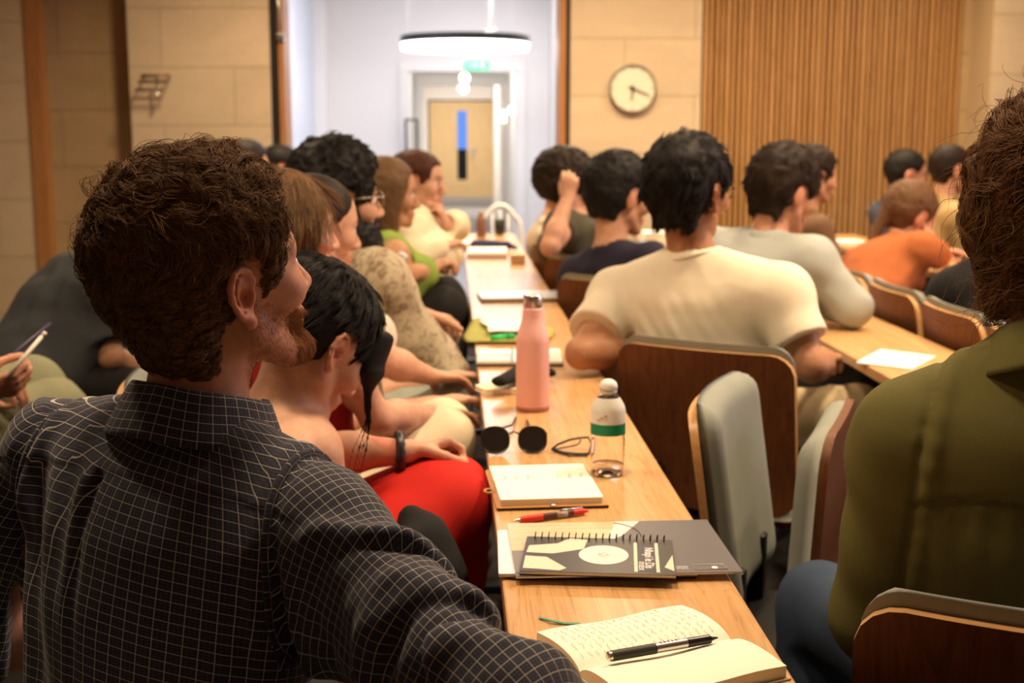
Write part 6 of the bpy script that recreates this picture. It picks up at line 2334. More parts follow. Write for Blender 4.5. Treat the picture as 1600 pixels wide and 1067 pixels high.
# grey brochure
g1, g2 = P(1104, 812, z=DZ + 0.012), P(1160, 893, z=DZ + 0.012)
q1 = P(792, 818, z=DZ + 0.012)
dx = g1 - q1
fr2 = frame2(q1, dx, None)
ww = float(np.linalg.norm(dx[:2]))
x2 = float((g2 - q1) @ fr2[1][:, 0]); y2 = float((g2 - q1) @ fr2[1][:, 1])
b = empty('grey_brochure', fr2[0], 'wide slate-grey brochure with a tan timber picture on its left, under the spiral notebook', 'brochure')
skew = x2 - ww
put_mesh('pages', slab([(0.0 + skew, y2), (x2, y2), (ww, 0.0), (0.0, 0.0)], -0.0028, -0.0005), fr2, M_paper_w, b, False)
put_mesh('cover', slab([(0.0 + skew, y2 - 0.0005), (x2 + 0.0005, y2 - 0.0005), (ww + 0.0005, 0.0005), (0.0, 0.0005)], -0.0005, 0.0002), fr2, mat('slate_cover', (0.125, 0.12, 0.135), 0.32), b, False)
M_tan = wood('tan_timber_print', (0.42, 0.28, 0.14), (0.62, 0.46, 0.27), (0.72, 0.58, 0.38), axis=0, rough=0.3, scale=2.0)
put_mesh('timber_picture', slab([(0.0 + skew * 0.55, y2 * 0.55), (ww * 0.40, y2 * 0.55), (ww * 0.52, y2 * 0.30), (ww * 0.60, -0.001), (0.0, -0.001)], 0.0002, 0.0004), fr2, M_tan, b, False)
put_mesh('pale_picture', slab([(ww * 0.46, y2 * 0.40), (ww * 0.54, y2 * 0.30), (ww * 0.66, -0.002), (ww * 0.54, -0.002)], 0.0004, 0.0006), fr2, mat('pale_print', (0.80, 0.74, 0.68), 0.3), b, False)
arc = [(ww * 0.47 + 0.05 * math.cos(t), y2 * 0.28 + 0.06 * math.sin(t)) for t in np.linspace(-0.2, 1.2, 12)]
put_mesh('curved_line', tube([V(x, y, 0.0009) for x, y in arc], 0.0008, 4), fr2, mat('brown_print', (0.16, 0.09, 0.05), 0.4), b)
put_mesh('dark_picture', slab([(skew * 0.9, y2 * 0.93), (ww * 0.25, y2 * 0.93), (ww * 0.25, y2 * 0.56), (skew * 0.6, y2 * 0.56)], 0.0002, 0.0004), fr2, mat('grey_print', (0.20, 0.18, 0.16), 0.3), b, False)
lg = [(x2 - 0.062, y2 + 0.010), (x2 - 0.018, y2 + 0.010), (x2 - 0.020, y2 + 0.030), (x2 - 0.062, y2 + 0.030)]
put_mesh('corner_emblem', tube([V(x, y, 0.0006) for x, y in lg], 0.0006, 4, True), fr2, M_paper_w, b)
text('lettering', 'DESIGN\nSCHOOL', fr2, (x2 - 0.070, y2 + 0.020, 0.0004), 0.007, M_paper_w, b, align='RIGHT')
put_mesh('emblem_dot', lathe([(0.0045, 0.0002), (0.0045, 0.0007)], 12), (fr2[0] + fr2[1] @ V(x2 - 0.034, y2 + 0.018, 0), fr2[1]), M_paper_w, b, False)
# spiral notebook
zs = DZ + 0.0182
c00, c10, c01 = P(811, 892, z=zs), P(1057, 899, z=zs), P(824, 838, z=zs)
fr3 = frame2(c00, c10 - c00, None)
nw = float(np.linalg.norm((c10 - c00)[:2])); nh = float((c01 - c00) @ fr3[1][:, 1])
b = empty('spiral_notebook', fr3[0], 'black wire-bound notebook with a white oval on its cover, topmost of the stack', 'notebook')
put_mesh('pages', slab(rect(0.001, 0.001, nw - 0.001, nh - 0.004), -0.0045, -0.0004), fr3, M_paper_w, b, False)
put_mesh('cover', slab(rect(0, 0, nw, nh, 0.003), -0.0004, 0.0004), fr3, mat('charcoal_cover', (0.055, 0.052, 0.055), 0.28), b, False)
put_mesh('back_cover', slab(rect(0, 0, nw, nh, 0.003), -0.0052, -0.0045), fr3, M_blackplastic, b, False)
M_pale2 = mat('pale_cover_print', (0.72, 0.66, 0.52), 0.3)
put_mesh('printed_shape', slab([(0.004, 0.012), (nw * 0.26, 0.006), (nw * 0.30, 0.016), (nw * 0.16, nh * 0.40), (0.004, nh * 0.42)], 0.0004, 0.0006), fr3, M_pale2, b, False)
put_mesh('printed_shape', slab([(0.004, nh * 0.52), (nw * 0.20, nh * 0.50), (nw * 0.40, nh * 0.66), (nw * 0.42, nh * 0.93), (nw * 0.30, nh * 0.97), (nw * 0.22, nh * 0.80), (0.006, nh * 0.72)], 0.0004, 0.0006), fr3, M_pale2, b, False)
put_mesh('printed_shape', slab([(nw * 0.93, 0.03), (nw * 0.99, 0.015), (nw * 0.99, nh * 0.55)], 0.0004, 0.0006), fr3, M_pale2, b, False)
ell = [(nw * 0.535 + nw * 0.165 * math.cos(t), nh * 0.50 + nh * 0.27 * math.sin(t)) for t in np.linspace(0, 2 * math.pi, 32, endpoint=False)]
put_mesh('emblem_oval', slab(ell, 0.0004, 0.0007), fr3, mat('oval_white', (0.82, 0.74, 0.70), 0.4), b, False)
rs = random.Random(3)
sk = [tube([V(nw * 0.535 + 0.010 * math.cos(a) * rs.uniform(0.3, 1), nh * 0.5 + 0.008 * math.sin(a) * rs.uniform(0.3, 1), 0.0008) for a in np.linspace(k, k + 2.4, 7)], 0.0003, 3) for k in range(5)]
v, f = join(*sk)
put_mesh('line_drawing', (v, f), fr3, mat('grey_line', (0.55, 0.48, 0.46), 0.6), b)
put_mesh('printed_panel', slab(rect(nw * 0.735, 0.008, nw * 0.90, nh * 0.90), 0.0004, 0.0005), fr3, mat('navy_print', (0.03, 0.03, 0.05), 0.3), b, False)
put_mesh('printed_bar', slab(rect(nw * 0.735, 0.008, nw * 0.757, nh * 0.88), 0.0005, 0.0008), fr3, M_pale2, b, False)
put_mesh('printed_bar', slab(rect(nw * 0.876, 0.008, nw * 0.898, nh * 0.88), 0.0005, 0.0008), fr3, M_pale2, b, False)
text('lettering', 'Nhapi le Dis', fr3, (nw * 0.833, nh * 0.45, 0.0006), 0.0175, M_paper_w, b, rot=-math.pi / 2, bold=0.0002)
text('lettering', 'index', fr3, (nw * 0.787, nh * 0.22, 0.0006), 0.016, M_paper_w, b, rot=-math.pi / 2)
for i in range(20):
    x = 0.012 + (nw - 0.024) * i / 19
    ring = [fr3[0] + fr3[1] @ V(x + 0.001 * math.sin(t), nh - 0.003 + 0.0062 * math.cos(t), 0.0018 + 0.0062 * math.sin(t)) for t in np.linspace(0, 2 * math.pi, 12, endpoint=False)]
    v, f = tube(ring, 0.0009, 5, True)
    mesh_obj('wire_loop', v, f, M_black_metal, b)

# ---- red pen
def click_pen(a, b, label):
    ax = unit(b - a); Lp = np.linalg.norm(b - a)
    e1 = unit(np.cross(ax, V(0, 0, 1))); e2 = np.cross(e1, ax)
    Rm = np.stack([e1, e2, ax], 1)
    pen = empty('gel_pen', a, label, 'pen')
    M_red = mat('red_rubber', (0.75, 0.045, 0.03), 0.45)
    for name, prof, m in (('tip', [(0.0008, 0.0), (0.0025, 0.010), (0.0036, 0.013)], M_steel), ('grip', [(0.0045, 0.013), (0.0058, 0.020), (0.0058, 0.052)], M_red),
                          ('barrel', [(0.0054, 0.052), (0.0052, Lp * 0.80)], mat('smoky_barrel', (0.12, 0.05, 0.045), 0.2)), ('top', [(0.0056, Lp * 0.80), (0.0050, Lp * 0.95), (0.003, Lp * 0.955), (0.003, Lp)], M_red)):
        v, f = lathe(prof, 16)
        mesh_obj(name, np.asarray(v) @ Rm.T + a, f, m, pen).data.set_sharp_from_angle(angle=math.radians(40))
    v, f = tube([a + ax * Lp * 0.93 + e2 * 0.0068, a + ax * Lp * 0.62 + e2 * 0.0068], 0.0012, 6)
    mesh_obj('clip', v, f, M_steel, pen)
    v, f = lathe([(0.0055, Lp * 0.58), (0.0055, Lp * 0.72)], 16)
    mesh_obj('label_band', np.asarray(v) @ Rm.T + a, f, mat('greyish_label', (0.40, 0.33, 0.28), 0.4), pen)
click_pen(P(800, 814, z=DZ + 0.0062), P(918, 798, z=DZ + 0.0062), 'red click pen lying between the ring planner and the brochure stack')

# ---- ring planner
c00, c10, c01 = P(776, 795, z=DZ + 0.004), P(952, 790, z=DZ + 0.004), P(757, 735, z=DZ + 0.004)
fr4 = frame2(c00, c10 - c00, None)
pw_ = float(np.linalg.norm((c10 - c00)[:2])); ph_ = float((c01 - c00) @ fr4[1][:, 1])
b = empty('ring_planner', fr4[0], 'open tan leather ring planner with blank cream pages', 'notebook')
put_mesh('leather_cover', slab(rect(0, 0, pw_, ph_, 0.006), -0.003, 0.001), fr4, M_leather, b, False)
put_mesh('cover_rim', slab(rect(0.001, -0.001, pw_ - 0.001, 0.003), -0.0032, 0.0002), fr4, M_blackplastic, b, False)
mid = ph_ * 0.58
put_mesh('near_pages', slab(rect(0.007, 0.010, pw_ - 0.008, mid - 0.002, 0.004), 0.001, 0.012), fr4, M_paper, b, False)
put_mesh('far_pages', slab(rect(0.007, mid + 0.002, pw_ - 0.008, ph_ - 0.004, 0.004), 0.001, 0.009), fr4, M_paper, b, False)
for k in (0.14, 0.25, 0.36, 0.64, 0.75, 0.86):
    ring = [fr4[0] + fr4[1] @ V(pw_ * k, mid + 0.008 * math.cos(t), 0.009 + 0.008 * math.sin(t)) for t in np.linspace(0, 2 * math.pi, 14, endpoint=False)]
    v, f = tube(ring, 0.0009, 5, True)
    mesh_obj('ring', v, f, M_steel, b)
ring = [fr4[0] + fr4[1] @ V(-0.004 + 0.008 * math.cos(t), ph_ * 0.42 + 0.012 * math.sin(t), 0.001) for t in np.linspace(0, 2 * math.pi, 16, endpoint=False)]
v, f = tube(ring, 0.0022, 6, True)
mesh_obj('pen_loop', v, f, M_leather, b)
v, f = lathe([(0.005, 0.0), (0.005, 0.002), (0.003, 0.003)], 14)
mesh_obj('snap', np.asarray(v) + fr4[0] + fr4[1] @ V(pw_ * 0.5, 0.006, 0.001), f, M_steel, b)

# ---- little water bottle
c = P(949, 741, z=DZ)
wb = empty('water_bottle', c, 'small clear plastic water bottle with a green band and white cap', 'bottle')
M_pet = mat('clear_pet', (1.0, 0.97, 0.94), 0.04, trans=1.0, ior=1.25)
r = 0.0305
prof = [(r * 0.55, 0.0006), (r * 0.9, 0.001), (r, 0.006)]
for i in range(7):
    z = 0.010 + i * 0.009
    prof += [(r, z), (r * 0.965, z + 0.0045)]
prof += [(r, 0.075), (r, 0.118), (r * 0.90, 0.128), (r * 0.62, 0.142), (r * 0.42, 0.150), (r * 0.42, 0.158)]
v, f = lathe(prof, 36, cap=False)
o = mesh_obj('bottle_body', xf(v, c), f, M_pet, wb)
so = o.modifiers.new('wall', 'SOLIDIFY'); so.thickness = 0.0012; so.offset = -1
v, f = lathe([(r * 0.50, 0.0025), (r * 0.93, 0.003), (r * 0.93, 0.020), (0.001, 0.0201)], 28, cap=False)
mesh_obj('water', xf(v, c), f, mat('water', (1, 0.97, 0.94), 0.0, trans=1.0, ior=1.2), wb)
v, f = lathe([(r + 0.0006, 0.076), (r + 0.0006, 0.096)], 36, cap=False)
mesh_obj('green_band', xf(v, c), f, mat('green_label', (0.0, 0.22, 0.10), 0.4), wb)
v, f = lathe([(r + 0.0005, 0.096), (r + 0.0005, 0.118), (r * 0.91 + 0.0005, 0.1275), (r * 0.66, 0.141)], 36, cap=False)
mesh_obj('paper_label', xf(v, c), f, mat('white_label', (0.78, 0.76, 0.70), 0.5), wb)
v, f = lathe([(r * 0.47, 0.148), (r * 0.50, 0.149), (r * 0.50, 0.155), (r * 0.46, 0.1555)] + [(0.0165 * math.cos(t), 0.159 + 0.0145 * math.sin(t)) for t in np.linspace(-0.25, 1.45, 8)], 26)
mesh_obj('cap', xf(v, c), f, mat('white_cap', (0.85, 0.83, 0.80), 0.35), wb)
for k in range(3):
    a0 = -2.35 + 0.22 * k
    pts = [c + V((r + 0.001) * math.cos(a0 + 0.05 * q), (r + 0.001) * math.sin(a0 + 0.05 * q), 0.104 + 0.004 * k + 0.0012 * (q % 2)) for q in range(4)]
    v, f = tube(pts, 0.0008, 4)
    mesh_obj('label_mark', v, f, mat('label_red', (0.6, 0.10, 0.06), 0.5) if k == 0 else MATS['label_red'], wb)

# ---- pink flask
c = P(832, 640, z=DZ)
pf = empty('pink_flask', c, 'tall matt pink steel flask with a silver lid', 'bottle')
r = 0.0365
prof = [(r * 0.90, 0.0005), (r * 0.97, 0.003), (r, 0.010), (r, 0.150)]
for t in np.linspace(0, 1, 12)[1:]:
    prof.append((r + (0.0225 - r) * (0.5 - 0.5 * math.cos(math.pi * t)), 0.150 + 0.065 * t))
prof += [(0.0215, 0.222), (0.0215, 0.226)]
v, f = lathe(prof, 40)
mesh_obj('flask_body', xf(v, c), f, mat('pink_powder_coat', (0.86, 0.47, 0.43), 0.42), pf)
v, f = lathe([(r * 0.90, 0.0002), (r * 1.004, 0.003), (r * 1.004, 0.011)], 40, cap=False)
mesh_obj('base_ring', xf(v, c), f, mat('rose_base', (0.48, 0.20, 0.20), 0.4), pf)
v, f = lathe([(0.0195, 0.226), (0.0205, 0.228), (0.0205, 0.252), (0.019, 0.2555), (0.010, 0.256)], 32)
mesh_obj('lid', xf(v, c), f, M_steel, pf)

# ---- sunglasses
def specs(name, label, lens_c, tilt_f, up, scale, lens_mat, frame_mat, temples, rx=0.027, ry=0.025, cat='sunglasses', half=0.033):
    """lens_c: the middle between the lenses; tilt_f: the way the lenses face; temples: list of tip points from hinge"""
    root = empty(name, (lens_c[0], lens_c[1], DZ), label, cat)
    f = unit(tilt_f)
    u = unit(np.asarray(up) - f * np.dot(up, f))
    s = np.cross(u, f)
    parts = []
    for sg in (-1, 1):
        cc_ = lens_c + s * sg * half * scale
        ring = []
        for t in np.linspace(0, 2 * math.pi, 28, endpoint=False):
            x, y = math.cos(t), math.sin(t)
            px = rx * (abs(x) ** 0.85) * (1 if x > 0 else -1)
            py = ry * (abs(y) ** 0.85) * (1 if y > 0 else -1)
            if px * sg > 0 and py > 0:
                px *= 1.0 + 0.10 * py / ry
            ring.append(cc_ + s * px * scale + u * py * scale + f * (-0.0025 * (px / rx) ** 2))
        parts.append(tube(ring, 0.0019, 6, True))
        if lens_mat:
            n = len(ring)
            v = [p - f * 0.0008 for p in ring] + [p + f * 0.0008 for p in ring]
            fs = [tuple(range(n - 1, -1, -1)), tuple(range(n, 2 * n))] + [(i, (i + 1) % n, n + (i + 1) % n, n + i) for i in range(n)]
            mesh_obj('lens', v, fs, lens_mat, root, smooth=False)
    b = half * scale - rx * scale
    parts.append(tube([lens_c - s * b + u * ry * 0.45, lens_c + u * (ry * 0.62) + f * 0.002, lens_c + s * b + u * ry * 0.45], 0.0018, 6))
    v, fs = join(*parts)
    mesh_obj('rims', v, fs, frame_mat, root)
    for sg, pts in zip((-1, 1), temples):
        h = lens_c + s * sg * (half + rx) * scale + u * ry * 0.45 * scale
        v, fs = tube([h] + [np.asarray(p, float) for p in pts], [0.0024] * (len(pts)) + [0.0030], 6)
        mesh_obj('temple', v, fs, frame_mat, root)
    return root
M_lens_dark = mat('smoked_lens', (0.02, 0.018, 0.016), 0.08)
lc = P(803, 687, z=DZ + 0.027)
specs('sunglasses', 'black round-lensed sunglasses standing on the desk edge in front of the pink flask', lc, V(0.03, -1, 0.35), V(0, 0.3, 1), 1.0, M_lens_dark, M_frame_black,
      [[P(800, 664, z=DZ + 0.010), P(806, 652, z=DZ + 0.004)], [P(828, 668, z=DZ + 0.012), P(823, 657, z=DZ + 0.004)]], rx=0.0265, ry=0.0250, half=0.0355)
# folded reading glasses
b = empty('reading_glasses', P(890, 702, z=DZ), 'folded thin black reading glasses between the sunglasses and the water bottle', 'glasses')
parts = [tube([P(862, 702, z=DZ + 0.006), P(872, 694, z=DZ + 0.014), P(890, 687, z=DZ + 0.020), P(906, 684, z=DZ + 0.022), P(919, 683, z=DZ + 0.022)], 0.0022, 6),
         tube([P(862, 702, z=DZ + 0.006), P(880, 707, z=DZ + 0.004), P(900, 709, z=DZ + 0.003), P(920, 709, z=DZ + 0.003)], 0.0024, 6),
         tube([P(906, 684, z=DZ + 0.022), P(907, 690, z=DZ + 0.018), P(902, 695, z=DZ + 0.014), P(888, 698, z=DZ + 0.011), P(872, 701, z=DZ + 0.008), P(862, 702, z=DZ + 0.006)], 0.0016, 6),
         tube([P(919, 683, z=DZ + 0.022), P(924, 694, z=DZ + 0.012), P(920, 709, z=DZ + 0.003)], 0.0018, 6)]
v, f = join(*parts)
mesh_obj('frame', v, f, M_frame_black, b)
v, f = tube([P(866, 705, z=DZ + 0.003), P(890, 712, z=DZ + 0.003), P(918, 712, z=DZ + 0.003)], 0.0018, 6)
mesh_obj('temple', v, f, M_frame_black, b)

# ---- cream pad with a black case over it, beyond the flask
def sdf_obj(name, S, h, m, label, cat):
    v, q = S.mesh(h)
    return tag(mesh_obj(name, v, q, m), label, cat)
fr5 = frame2(P(742, 612, z=DZ), V(1, -0.15, 0), None)
pad = empty('cream_notepad', P(770, 612, z=DZ), 'cream notepad slipped under a black case beside the pink flask', 'notepad')
put_mesh('pages', slab([(0.0, 0.012), (0.03, -0.035), (0.12, -0.02), (0.12, 0.05), (0.02, 0.05)], 0.0006, 0.012), fr5, M_paper, pad, False)
put_mesh('cover', slab([(-0.002, 0.012), (0.03, -0.037), (0.122, -0.022), (0.122, 0.052), (0.02, 0.052)], 0.012, 0.0132), fr5, mat('pale_yellow_card', (0.85, 0.78, 0.48), 0.6), pad, False)
S = SDF()
a, bb, cc2 = P(780, 620, z=DZ) + V(0, 0, 0.036), P(822, 606, z=DZ) + V(0, 0.03, 0.034), P(862, 602, z=DZ) + V(0, 0.03, 0.026)
S.ecap(a, bb, V(0, 1, 0), (0.020, 0.012), (0.030, 0.018), 0.012, 0.02, 0).ecap(bb, cc2, V(0, 1, 0), (0.030, 0.018), (0.018, 0.010), 0.02, 0.012, 0.02)
sdf_obj('spectacle_case', S, 0.004, fabric('black_felt', (0.012, 0.011, 0.011), 0.9), 'soft black case lying on the cream notepad behind the pink flask', 'case')

# ---- olive pouch with papers and a green marker
S = SDF()
pz = DZ + 0.010
S.ecap(P(745, 520, z=pz), P(850, 522, z=pz), V(0, 1, 0), (0.16, 0.0095), (0.14, 0.0095), 0.03, 0.03)
S.cap(P(746, 505, z=DZ + 0.018), P(734, 524, z=DZ + 0.012), 0.018, 0.008, 0.02)
S.disp = lambda q: (0.003 * vnoise(q.astype(np.float32), 22.0, 3.0)).astype(np.float32)
S.dpad = 0.004
S.plane(V(0, 0, DZ + 0.0035), V(0, 0, -1))
sdf_obj('fabric_pouch', S, 0.005, fabric('olive_canvas', (0.34, 0.33, 0.09), 0.85), 'flat olive-green fabric pouch across the desk under loose papers', 'pouch')
fr6 = frame2(P(764, 518, z=DZ + 0.0310), V(1, 0.02, 0), None)
pp = empty('loose_papers', fr6[0], 'small pile of loose white papers on the olive pouch', 'papers')
for k in range(3):
    a = 0.05 * (k - 1)
    put_mesh('sheet', slab([(0.01 * k, 0), (0.13, 0.006 * k), (0.14, 0.21), (0.0 - 0.01 * k, 0.20)], 0.0012 * k, 0.0012 * k + 0.0008), fr6, M_paper_w, pp, False)
S = SDF().cap(P(772, 527, z=DZ + 0.029), P(800, 525, z=DZ + 0.029), 0.0085, 0.0085, 0)
mk = empty('green_marker', P(786, 526, z=DZ + 0.02), 'bright green highlighter pen on the olive pouch', 'pen')
v, f = tube([P(769, 528, z=DZ + 0.0335), P(790, 526, z=DZ + 0.0315)], 0.0085, 12)
mesh_obj('barrel', v, f, mat('green_plastic', (0.02, 0.52, 0.10), 0.35), mk)
v, f = tube([P(790, 526, z=DZ + 0.0315), P(803, 525, z=DZ + 0.0315)], 0.0092, 12)
mesh_obj('cap', v, f, mat('dark_green_plastic', (0.01, 0.33, 0.08), 0.35), mk)

# ---- booklet, clip tablet, laptop, papers towards the far end
def flat_thing(name, label, cat, p0, p1, depth, thick, m, m2=None, z=DZ, parts=None):
    fr_ = frame2(P(*p0, z=z), P(*p1, z=z) - P(*p0, z=z), None)
    w = float(np.linalg.norm((P(*p1, z=z) - P(*p0, z=z))[:2]))
    root = empty(name, fr_[0], label, cat)
    put_mesh('base', slab(rect(0, 0, w, depth, 0.004), 0.0006, thick * 0.5), fr_, m2 or m, root, False)
    put_mesh('top_sheet', slab(rect(0.002, 0.002, w - 0.002, depth - 0.002, 0.004), thick * 0.5, thick), fr_, m, root, False)
    return root, fr_, w
r_, fr_, w = flat_thing('picture_book', 'flat picture booklet with a dark front edge, behind the pink flask', 'book', (744, 573), (880, 573), 0.20, 0.014, M_paper_w, M_blackplastic)
put_mesh('printed_picture', slab(rect(0.01, 0.01, w * 0.42, 0.12), 0.014, 0.0144), fr_, mat('mauve_print', (0.55, 0.48, 0.52), 0.4), r_, False)
put_mesh('printed_picture', slab(rect(w * 0.62, 0.01, w - 0.01, 0.16), 0.014, 0.0144), fr_, mat('cream_print', (0.80, 0.76, 0.66), 0.4), r_, False)
put_mesh('elastic_band', slab(rect(w * 0.40, 0.0, w * 0.43, 0.2), 0.0144, 0.0152), fr_, M_blackplastic, r_, False)
r_, fr_, w = flat_thing('closed_laptop', 'thin closed silver laptop lying across the desk beyond the papers', 'laptop', (752, 473), (892, 471), 0.20, 0.016, mat('silver_lid', (0.62, 0.61, 0.60), 0.3, metal=0.4), M_black_metal)
r_, fr_, w = flat_thing('magazine_pile', 'pale magazines stacked near the far end of the middle desk', 'magazine', (729, 404), (792, 404), 0.30, 0.030, M_paper_w, mat('mauve_card', (0.35, 0.25, 0.28), 0.5))
S = SDF()
S.ecap(P(742, 383, z=DZ + 0.032), P(792, 383, z=DZ + 0.03), V(0, 1, 0), (0.05, 0.03), (0.035, 0.022), 0.03, 0.02)
S.cap(P(792, 383, z=DZ + 0.03), P(806, 387, z=DZ + 0.014), 0.018, 0.010, 0.02)
S.disp = lambda q: (0.004 * vnoise(q.astype(np.float32), 18.0, 3.0)).astype(np.float32)
S.dpad = 0.005
S.plane(V(0, 0, DZ + 0.004), V(0, 0, -1))
sdf_obj('pencil_case', S, 0.007, M_navy, 'navy soft pencil case near the far end of the middle desk', 'case')
r_, fr_, w = flat_thing('sketch_pad', 'white pad in front of the woman in the cream blouse', 'notepad', (716, 386), (742, 386), 0.22, 0.02, M_paper_w)
c = P(752, 371, z=DZ)
bb_ = empty('brown_bottle', c, 'slim brown drink bottle at the far end of the middle desk', 'bottle')
v, f = lathe([(0.024, 0.0005), (0.027, 0.004), (0.027, 0.10), (0.022, 0.118), (0.015, 0.128), (0.015, 0.134)], 22)
mesh_obj('bottle_body', xf(v, c), f, mat('brown_bottle', (0.22, 0.11, 0.08), 0.3), bb_)
v, f = lathe([(0.0165, 0.134), (0.0165, 0.152)], 18)
mesh_obj('cap', xf(v, c), f, mat('tan_cap', (0.42, 0.27, 0.18), 0.4), bb_)
c = P(781, 367, z=DZ)
cu_ = empty('coffee_cup', c, 'black takeaway coffee cup in front of the white chair', 'cup')
v, f = lathe([(0.026, 0.0005), (0.035, 0.088)], 24)
mesh_obj('cup_body', xf(v, c), f, M_blackplastic, cu_)
v, f = lathe([(0.037, 0.086), (0.037, 0.092), (0.032, 0.098), (0.010, 0.0985)], 24)
mesh_obj('lid', xf(v, c), f, mat('grey_lid', (0.10, 0.10, 0.09), 0.4), cu_)
c = P(810, 413, z=DZ)
o = empty('cork_box', c, 'little tan cardboard box on the right edge of the middle desk', 'box')
box_obj('box_body', (c[0] - 0.035, c[1], DZ + 0.0005), (c[0] + 0.032, c[1] + 0.06, DZ + 0.036), mat('cardboard', (0.45, 0.28, 0.14), 0.8), o, bevel=0.003)
box_obj('box_lid', (c[0] - 0.037, c[1] - 0.002, DZ + 0.036), (c[0] + 0.034, c[1] + 0.062, DZ + 0.047), mat('cardboard_lid', (0.72, 0.58, 0.38), 0.8), o, bevel=0.003)

# ---- white plastic chair at the desk's far end
wc = P(782, 470, Y=8.02)
wch = empty('white_chair', (wc[0], 8.1, 0), 'white plastic chair with an arched open back beyond the far end of the middle desk', 'chair')
M_wp = mat('white_plastic', (0.80, 0.81, 0.84), 0.35)
top = P(782, 321, Y=8.02)[2]
arch = [V(wc[0] + 0.105 * math.cos(t) * (1 + 0.25 * (math.sin(t) < 0.5)), 8.02, 0.62 + (top - 0.62) * max(0, math.sin(t)) ** 0.6) for t in np.linspace(0, math.pi, 19)]
v, f = tube([V(arch[0][0], 8.02, 0.45)] + arch + [V(arch[-1][0], 8.02, 0.45)], 0.016, 8)
mesh_obj('back_hoop', v, f, M_wp, wch)
for k in (-0.05, 0.0, 0.05):
    v, f = tube([V(wc[0] + k, 8.02, 0.45), V(wc[0] + k, 8.02, top - 0.02)], 0.007, 6)
    mesh_obj('back_bar', v, f, M_wp, wch)
box_obj('seat', (wc[0] - 0.19, 8.0, 0.43), (wc[0] + 0.19, 8.38, 0.46), M_wp, wch, bevel=0.012)
for sx in (-0.16, 0.16):
    for y in (8.04, 8.34):
        v, f = tube([V(wc[0] + sx, y, 0.44), V(wc[0] + sx * 1.1, y, 0.0)], [0.016, 0.013], 8)
        mesh_obj('leg', v, f, M_wp, wch)

# ---- a pale jacket hanging over the desk's right edge
S = SDF()
S.chain([P(856, 352, Y=6.8), P(850, 375, Y=6.85), P(842, 398, Y=6.9), P(850, 412, Y=6.85)], [0.05, 0.075, 0.06, 0.05], 0.04)
S.chain([P(852, 370, Y=6.6), P(852, 405, Y=6.6), P(852, 430, Y=6.6)], [0.05, 0.055, 0.04], 0.04)
S.disp = lambda q: (0.014 * (1 - 2 * np.abs(vnoise((q * np.array([1, 1, 0.6])).astype(np.float32), 15.0, 3.0)))).astype(np.float32)
S.dpad = 0.018
sdf_obj('draped_jacket', S, 0.010, tee('stone_coloured_cotton', (0.55, 0.47, 0.35)), 'crumpled stone-coloured jacket draped between the middle desk and a chair', 'jacket')

# ---- right-hand desks
fr_ = frame2(P(1338, 565, z=DZ), P(1458, 580, z=DZ) - P(1340, 568, z=DZ), None)
q = [P(1338, 569, z=DZ), P(1425, 578, z=DZ), P(1462, 558, z=DZ), P(1376, 547, z=DZ)]
o = empty('paper_sheet', q[0], 'blank white paper sheet on the right-hand desk', 'paper')
v = [tuple(p + V(0, 0, 0.0008)) for p in q] + [tuple(p + V(0, 0, 0.0030 + 0.003 * (i == 0))) for i, p in enumerate(q)]
mesh_obj('sheet', v, [(3, 2, 1, 0), (4, 5, 6, 7)] + [(i, (i + 1) % 4, 4 + (i + 1) % 4, 4 + i) for i in range(4)], M_paper_w, o, smooth=False)
for (px, py, w_, d_, t_, m_, lab_) in ((1005, 384, 0.17, 0.24, 0.022, mat('blue_cover', (0.16, 0.30, 0.50), 0.5), 'blue-covered book at the bottom of the pile behind the white t-shirt'),
                                       (1003, 384, 0.18, 0.23, 0.030, M_paper, 'thick cream book in the middle of the pile behind the white t-shirt'),
                                       (1000, 384, 0.15, 0.20, 0.020, M_paper_w, 'white notebook topmost of the pile behind the white t-shirt')):
    z0 = DZ + {0.022: 0.0, 0.030: 0.023, 0.020: 0.054}[t_]
    p0 = P(1005, 386, z=DZ) + V({0.022: 0.0, 0.030: 0.01, 0.020: 0.015}[t_], 0, 0)
    b = empty('book', (p0[0], p0[1], z0), lab_, 'book')
    box_obj('pages', (p0[0] + 0.003, p0[1] + 0.003, z0 + 0.003), (p0[0] + w_ - 0.003, p0[1] + d_ - 0.003, z0 + t_ - 0.003), M_paper, b)
    box_obj('cover', (p0[0], p0[1], z0 + 0.0005), (p0[0] + w_, p0[1] + d_, z0 + 0.003), m_, b)
    box_obj('cover', (p0[0], p0[1], z0 + t_ - 0.003), (p0[0] + w_, p0[1] + d_, z0 + t_), m_, b)
def on3(px, py):
    return P(px, py, z=DZ)
for (px, py, w_, d_, t_, m_, lab_, nm, cat_) in ((1300, 383, 0.15, 0.20, 0.016, M_paper_w, 'open white booklet on the far desk before the slatted wall', 'booklet', 'book'),
                                              (1288, 396, 0.17, 0.20, 0.020, M_paper, 'cream notebook on the far desk left of the rust-coloured top', 'notebook', 'notebook'),
                                              (1388, 390, 0.15, 0.20, 0.024, M_navy, 'navy book on the far desk left of the rust-coloured top', 'book', 'book')):
    p0 = on3(px, py)
    x0 = max(p0[0], EX2 + 0.01)
    b = empty(nm, (x0, p0[1], DZ), lab_, cat_)
    box_obj('pages', (x0 + 0.004, p0[1] + 0.004, DZ + 0.003), (x0 + w_ - 0.004, p0[1] + d_ - 0.004, DZ + t_ - 0.003), M_paper, b)
    box_obj('cover', (x0, p0[1], DZ + 0.0005), (x0 + w_, p0[1] + d_, DZ + 0.003), m_, b)
    box_obj('cover', (x0, p0[1], DZ + t_ - 0.003), (x0 + w_, p0[1] + d_, DZ + t_), m_, b)
c = on3(1276, 364)
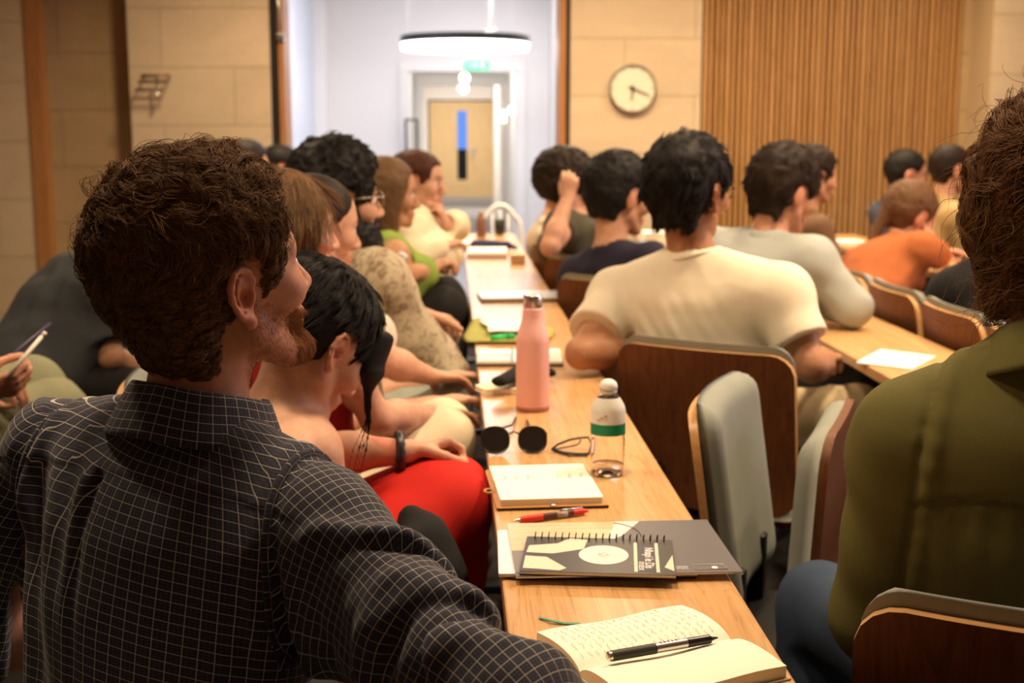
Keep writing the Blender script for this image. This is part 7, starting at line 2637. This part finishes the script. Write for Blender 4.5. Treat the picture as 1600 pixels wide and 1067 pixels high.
c[0] = EX2 + 0.08
c[1] = 7.45
b = empty('paper_cup', c, 'pale paper cup on the far desk before the slatted wall', 'cup')
v, f = lathe([(0.028, 0.0005), (0.038, 0.085), (0.040, 0.088), (0.036, 0.088), (0.034, 0.08)], 24)
mesh_obj('cup_body', xf(v, c), f, mat('buff_card', (0.55, 0.42, 0.24), 0.7), b)
v, f = lathe([(0.041, 0.085), (0.041, 0.093), (0.034, 0.1)], 24)
mesh_obj('lid', xf(v, c), f, mat('cream_lid', (0.72, 0.62, 0.42), 0.5), b)

# ---- phone and stylus in the hand at the left edge
def rod(name, a, b, r, m, parent, n=12):
    v, f = tube([a, b], r, n)
    return mesh_obj(name, v, f, m, parent)
a, b = P(10, 562, Y=2.84), P(58, 522, Y=2.90)
ph = empty('mobile_phone', (a + b) / 2, 'slim dark purple phone held in a hand at the left edge', 'phone')
ax = unit(b - a); n_ = unit(np.cross(ax, V(0.1, 1, 0.2))); wv = np.cross(n_, ax)
bm = bmesh.new()
add_box(bm, (-0.075, -0.036, -0.004), (0.075, 0.036, 0.004), 0.0035)
o = bm_obj('phone_case', bm, mat('purple_case', (0.045, 0.025, 0.10), 0.35), None, smooth=True, angle=40)
Mx = np.eye(4); Mx[:3, :3] = np.stack([ax, wv, n_], 1); Mx[:3, 3] = (a + b) / 2
o.matrix_basis = Matrix(Mx.tolist()); set_parent(o, ph)
bm = bmesh.new()
add_box(bm, (-0.071, -0.032, 0.0041), (0.071, 0.032, 0.0046))
o = bm_obj('screen', bm, mat('phone_glass', (0.01, 0.01, 0.015), 0.08), None)
o.matrix_basis = Matrix(Mx.tolist()); set_parent(o, ph)
a, b = P(34, 562, Y=2.76), P(71, 519, Y=2.80)
st = empty('stylus_pen', a, 'white stylus pen pointing up from the hand at the left edge', 'pen')
d_ = b - a
rod('barrel', a - d_ * 0.6, a + d_ * 0.84, 0.0045, mat('stylus_white', (0.80, 0.74, 0.62), 0.35), st)
rod('collar', a + d_ * 0.84, a + d_ * 0.88, 0.0047, M_steel, st)
rod('end_cap', a + d_ * 0.88, b, 0.0045, MATS['stylus_white'], st)

# ---- clear bottle by the woman in green; black bag on the seat
a, b = P(603, 450, Y=4.16), P(631, 398, Y=4.22)
cb = empty('clear_bottle', a, 'clear plastic bottle tilted against the forearm of the woman in green', 'bottle')
M_cl = mat('frosted_plastic', (0.85, 0.85, 0.86), 0.25, trans=0.5)
d_ = b - a
v, f = tube([a, a + d_ * 0.05, a + d_ * 0.7, a + d_ * 0.85, a + d_ * 0.9], [0.025, 0.030, 0.030, 0.016, 0.014], 18)
mesh_obj('bottle_body', v, f, M_cl, cb)
v, f = tube([a + d_ * 0.9, b], 0.0165, 16)
mesh_obj('cap', v, f, mat('bottle_cap_white', (0.8, 0.8, 0.8), 0.4), cb)
S = SDF()
S.ecap(P(655, 836, Y=1.93), P(690, 910, Y=1.91), V(0.3, 1, 0), (0.07, 0.035), (0.06, 0.04), 0.03, 0.03)
S.cap(P(655, 836, Y=1.93), P(640, 806, Y=1.93), 0.030, 0.012, 0.03)
S.disp = lambda q: (0.004 * vnoise(q.astype(np.float32), 16.0, 3.0)).astype(np.float32)
S.dpad = 0.005
sdf_obj('black_bag', S, 0.006, fabric('black_leather', (0.010, 0.009, 0.009), 0.8), 'soft black bag on the seat beside the red dress', 'bag')
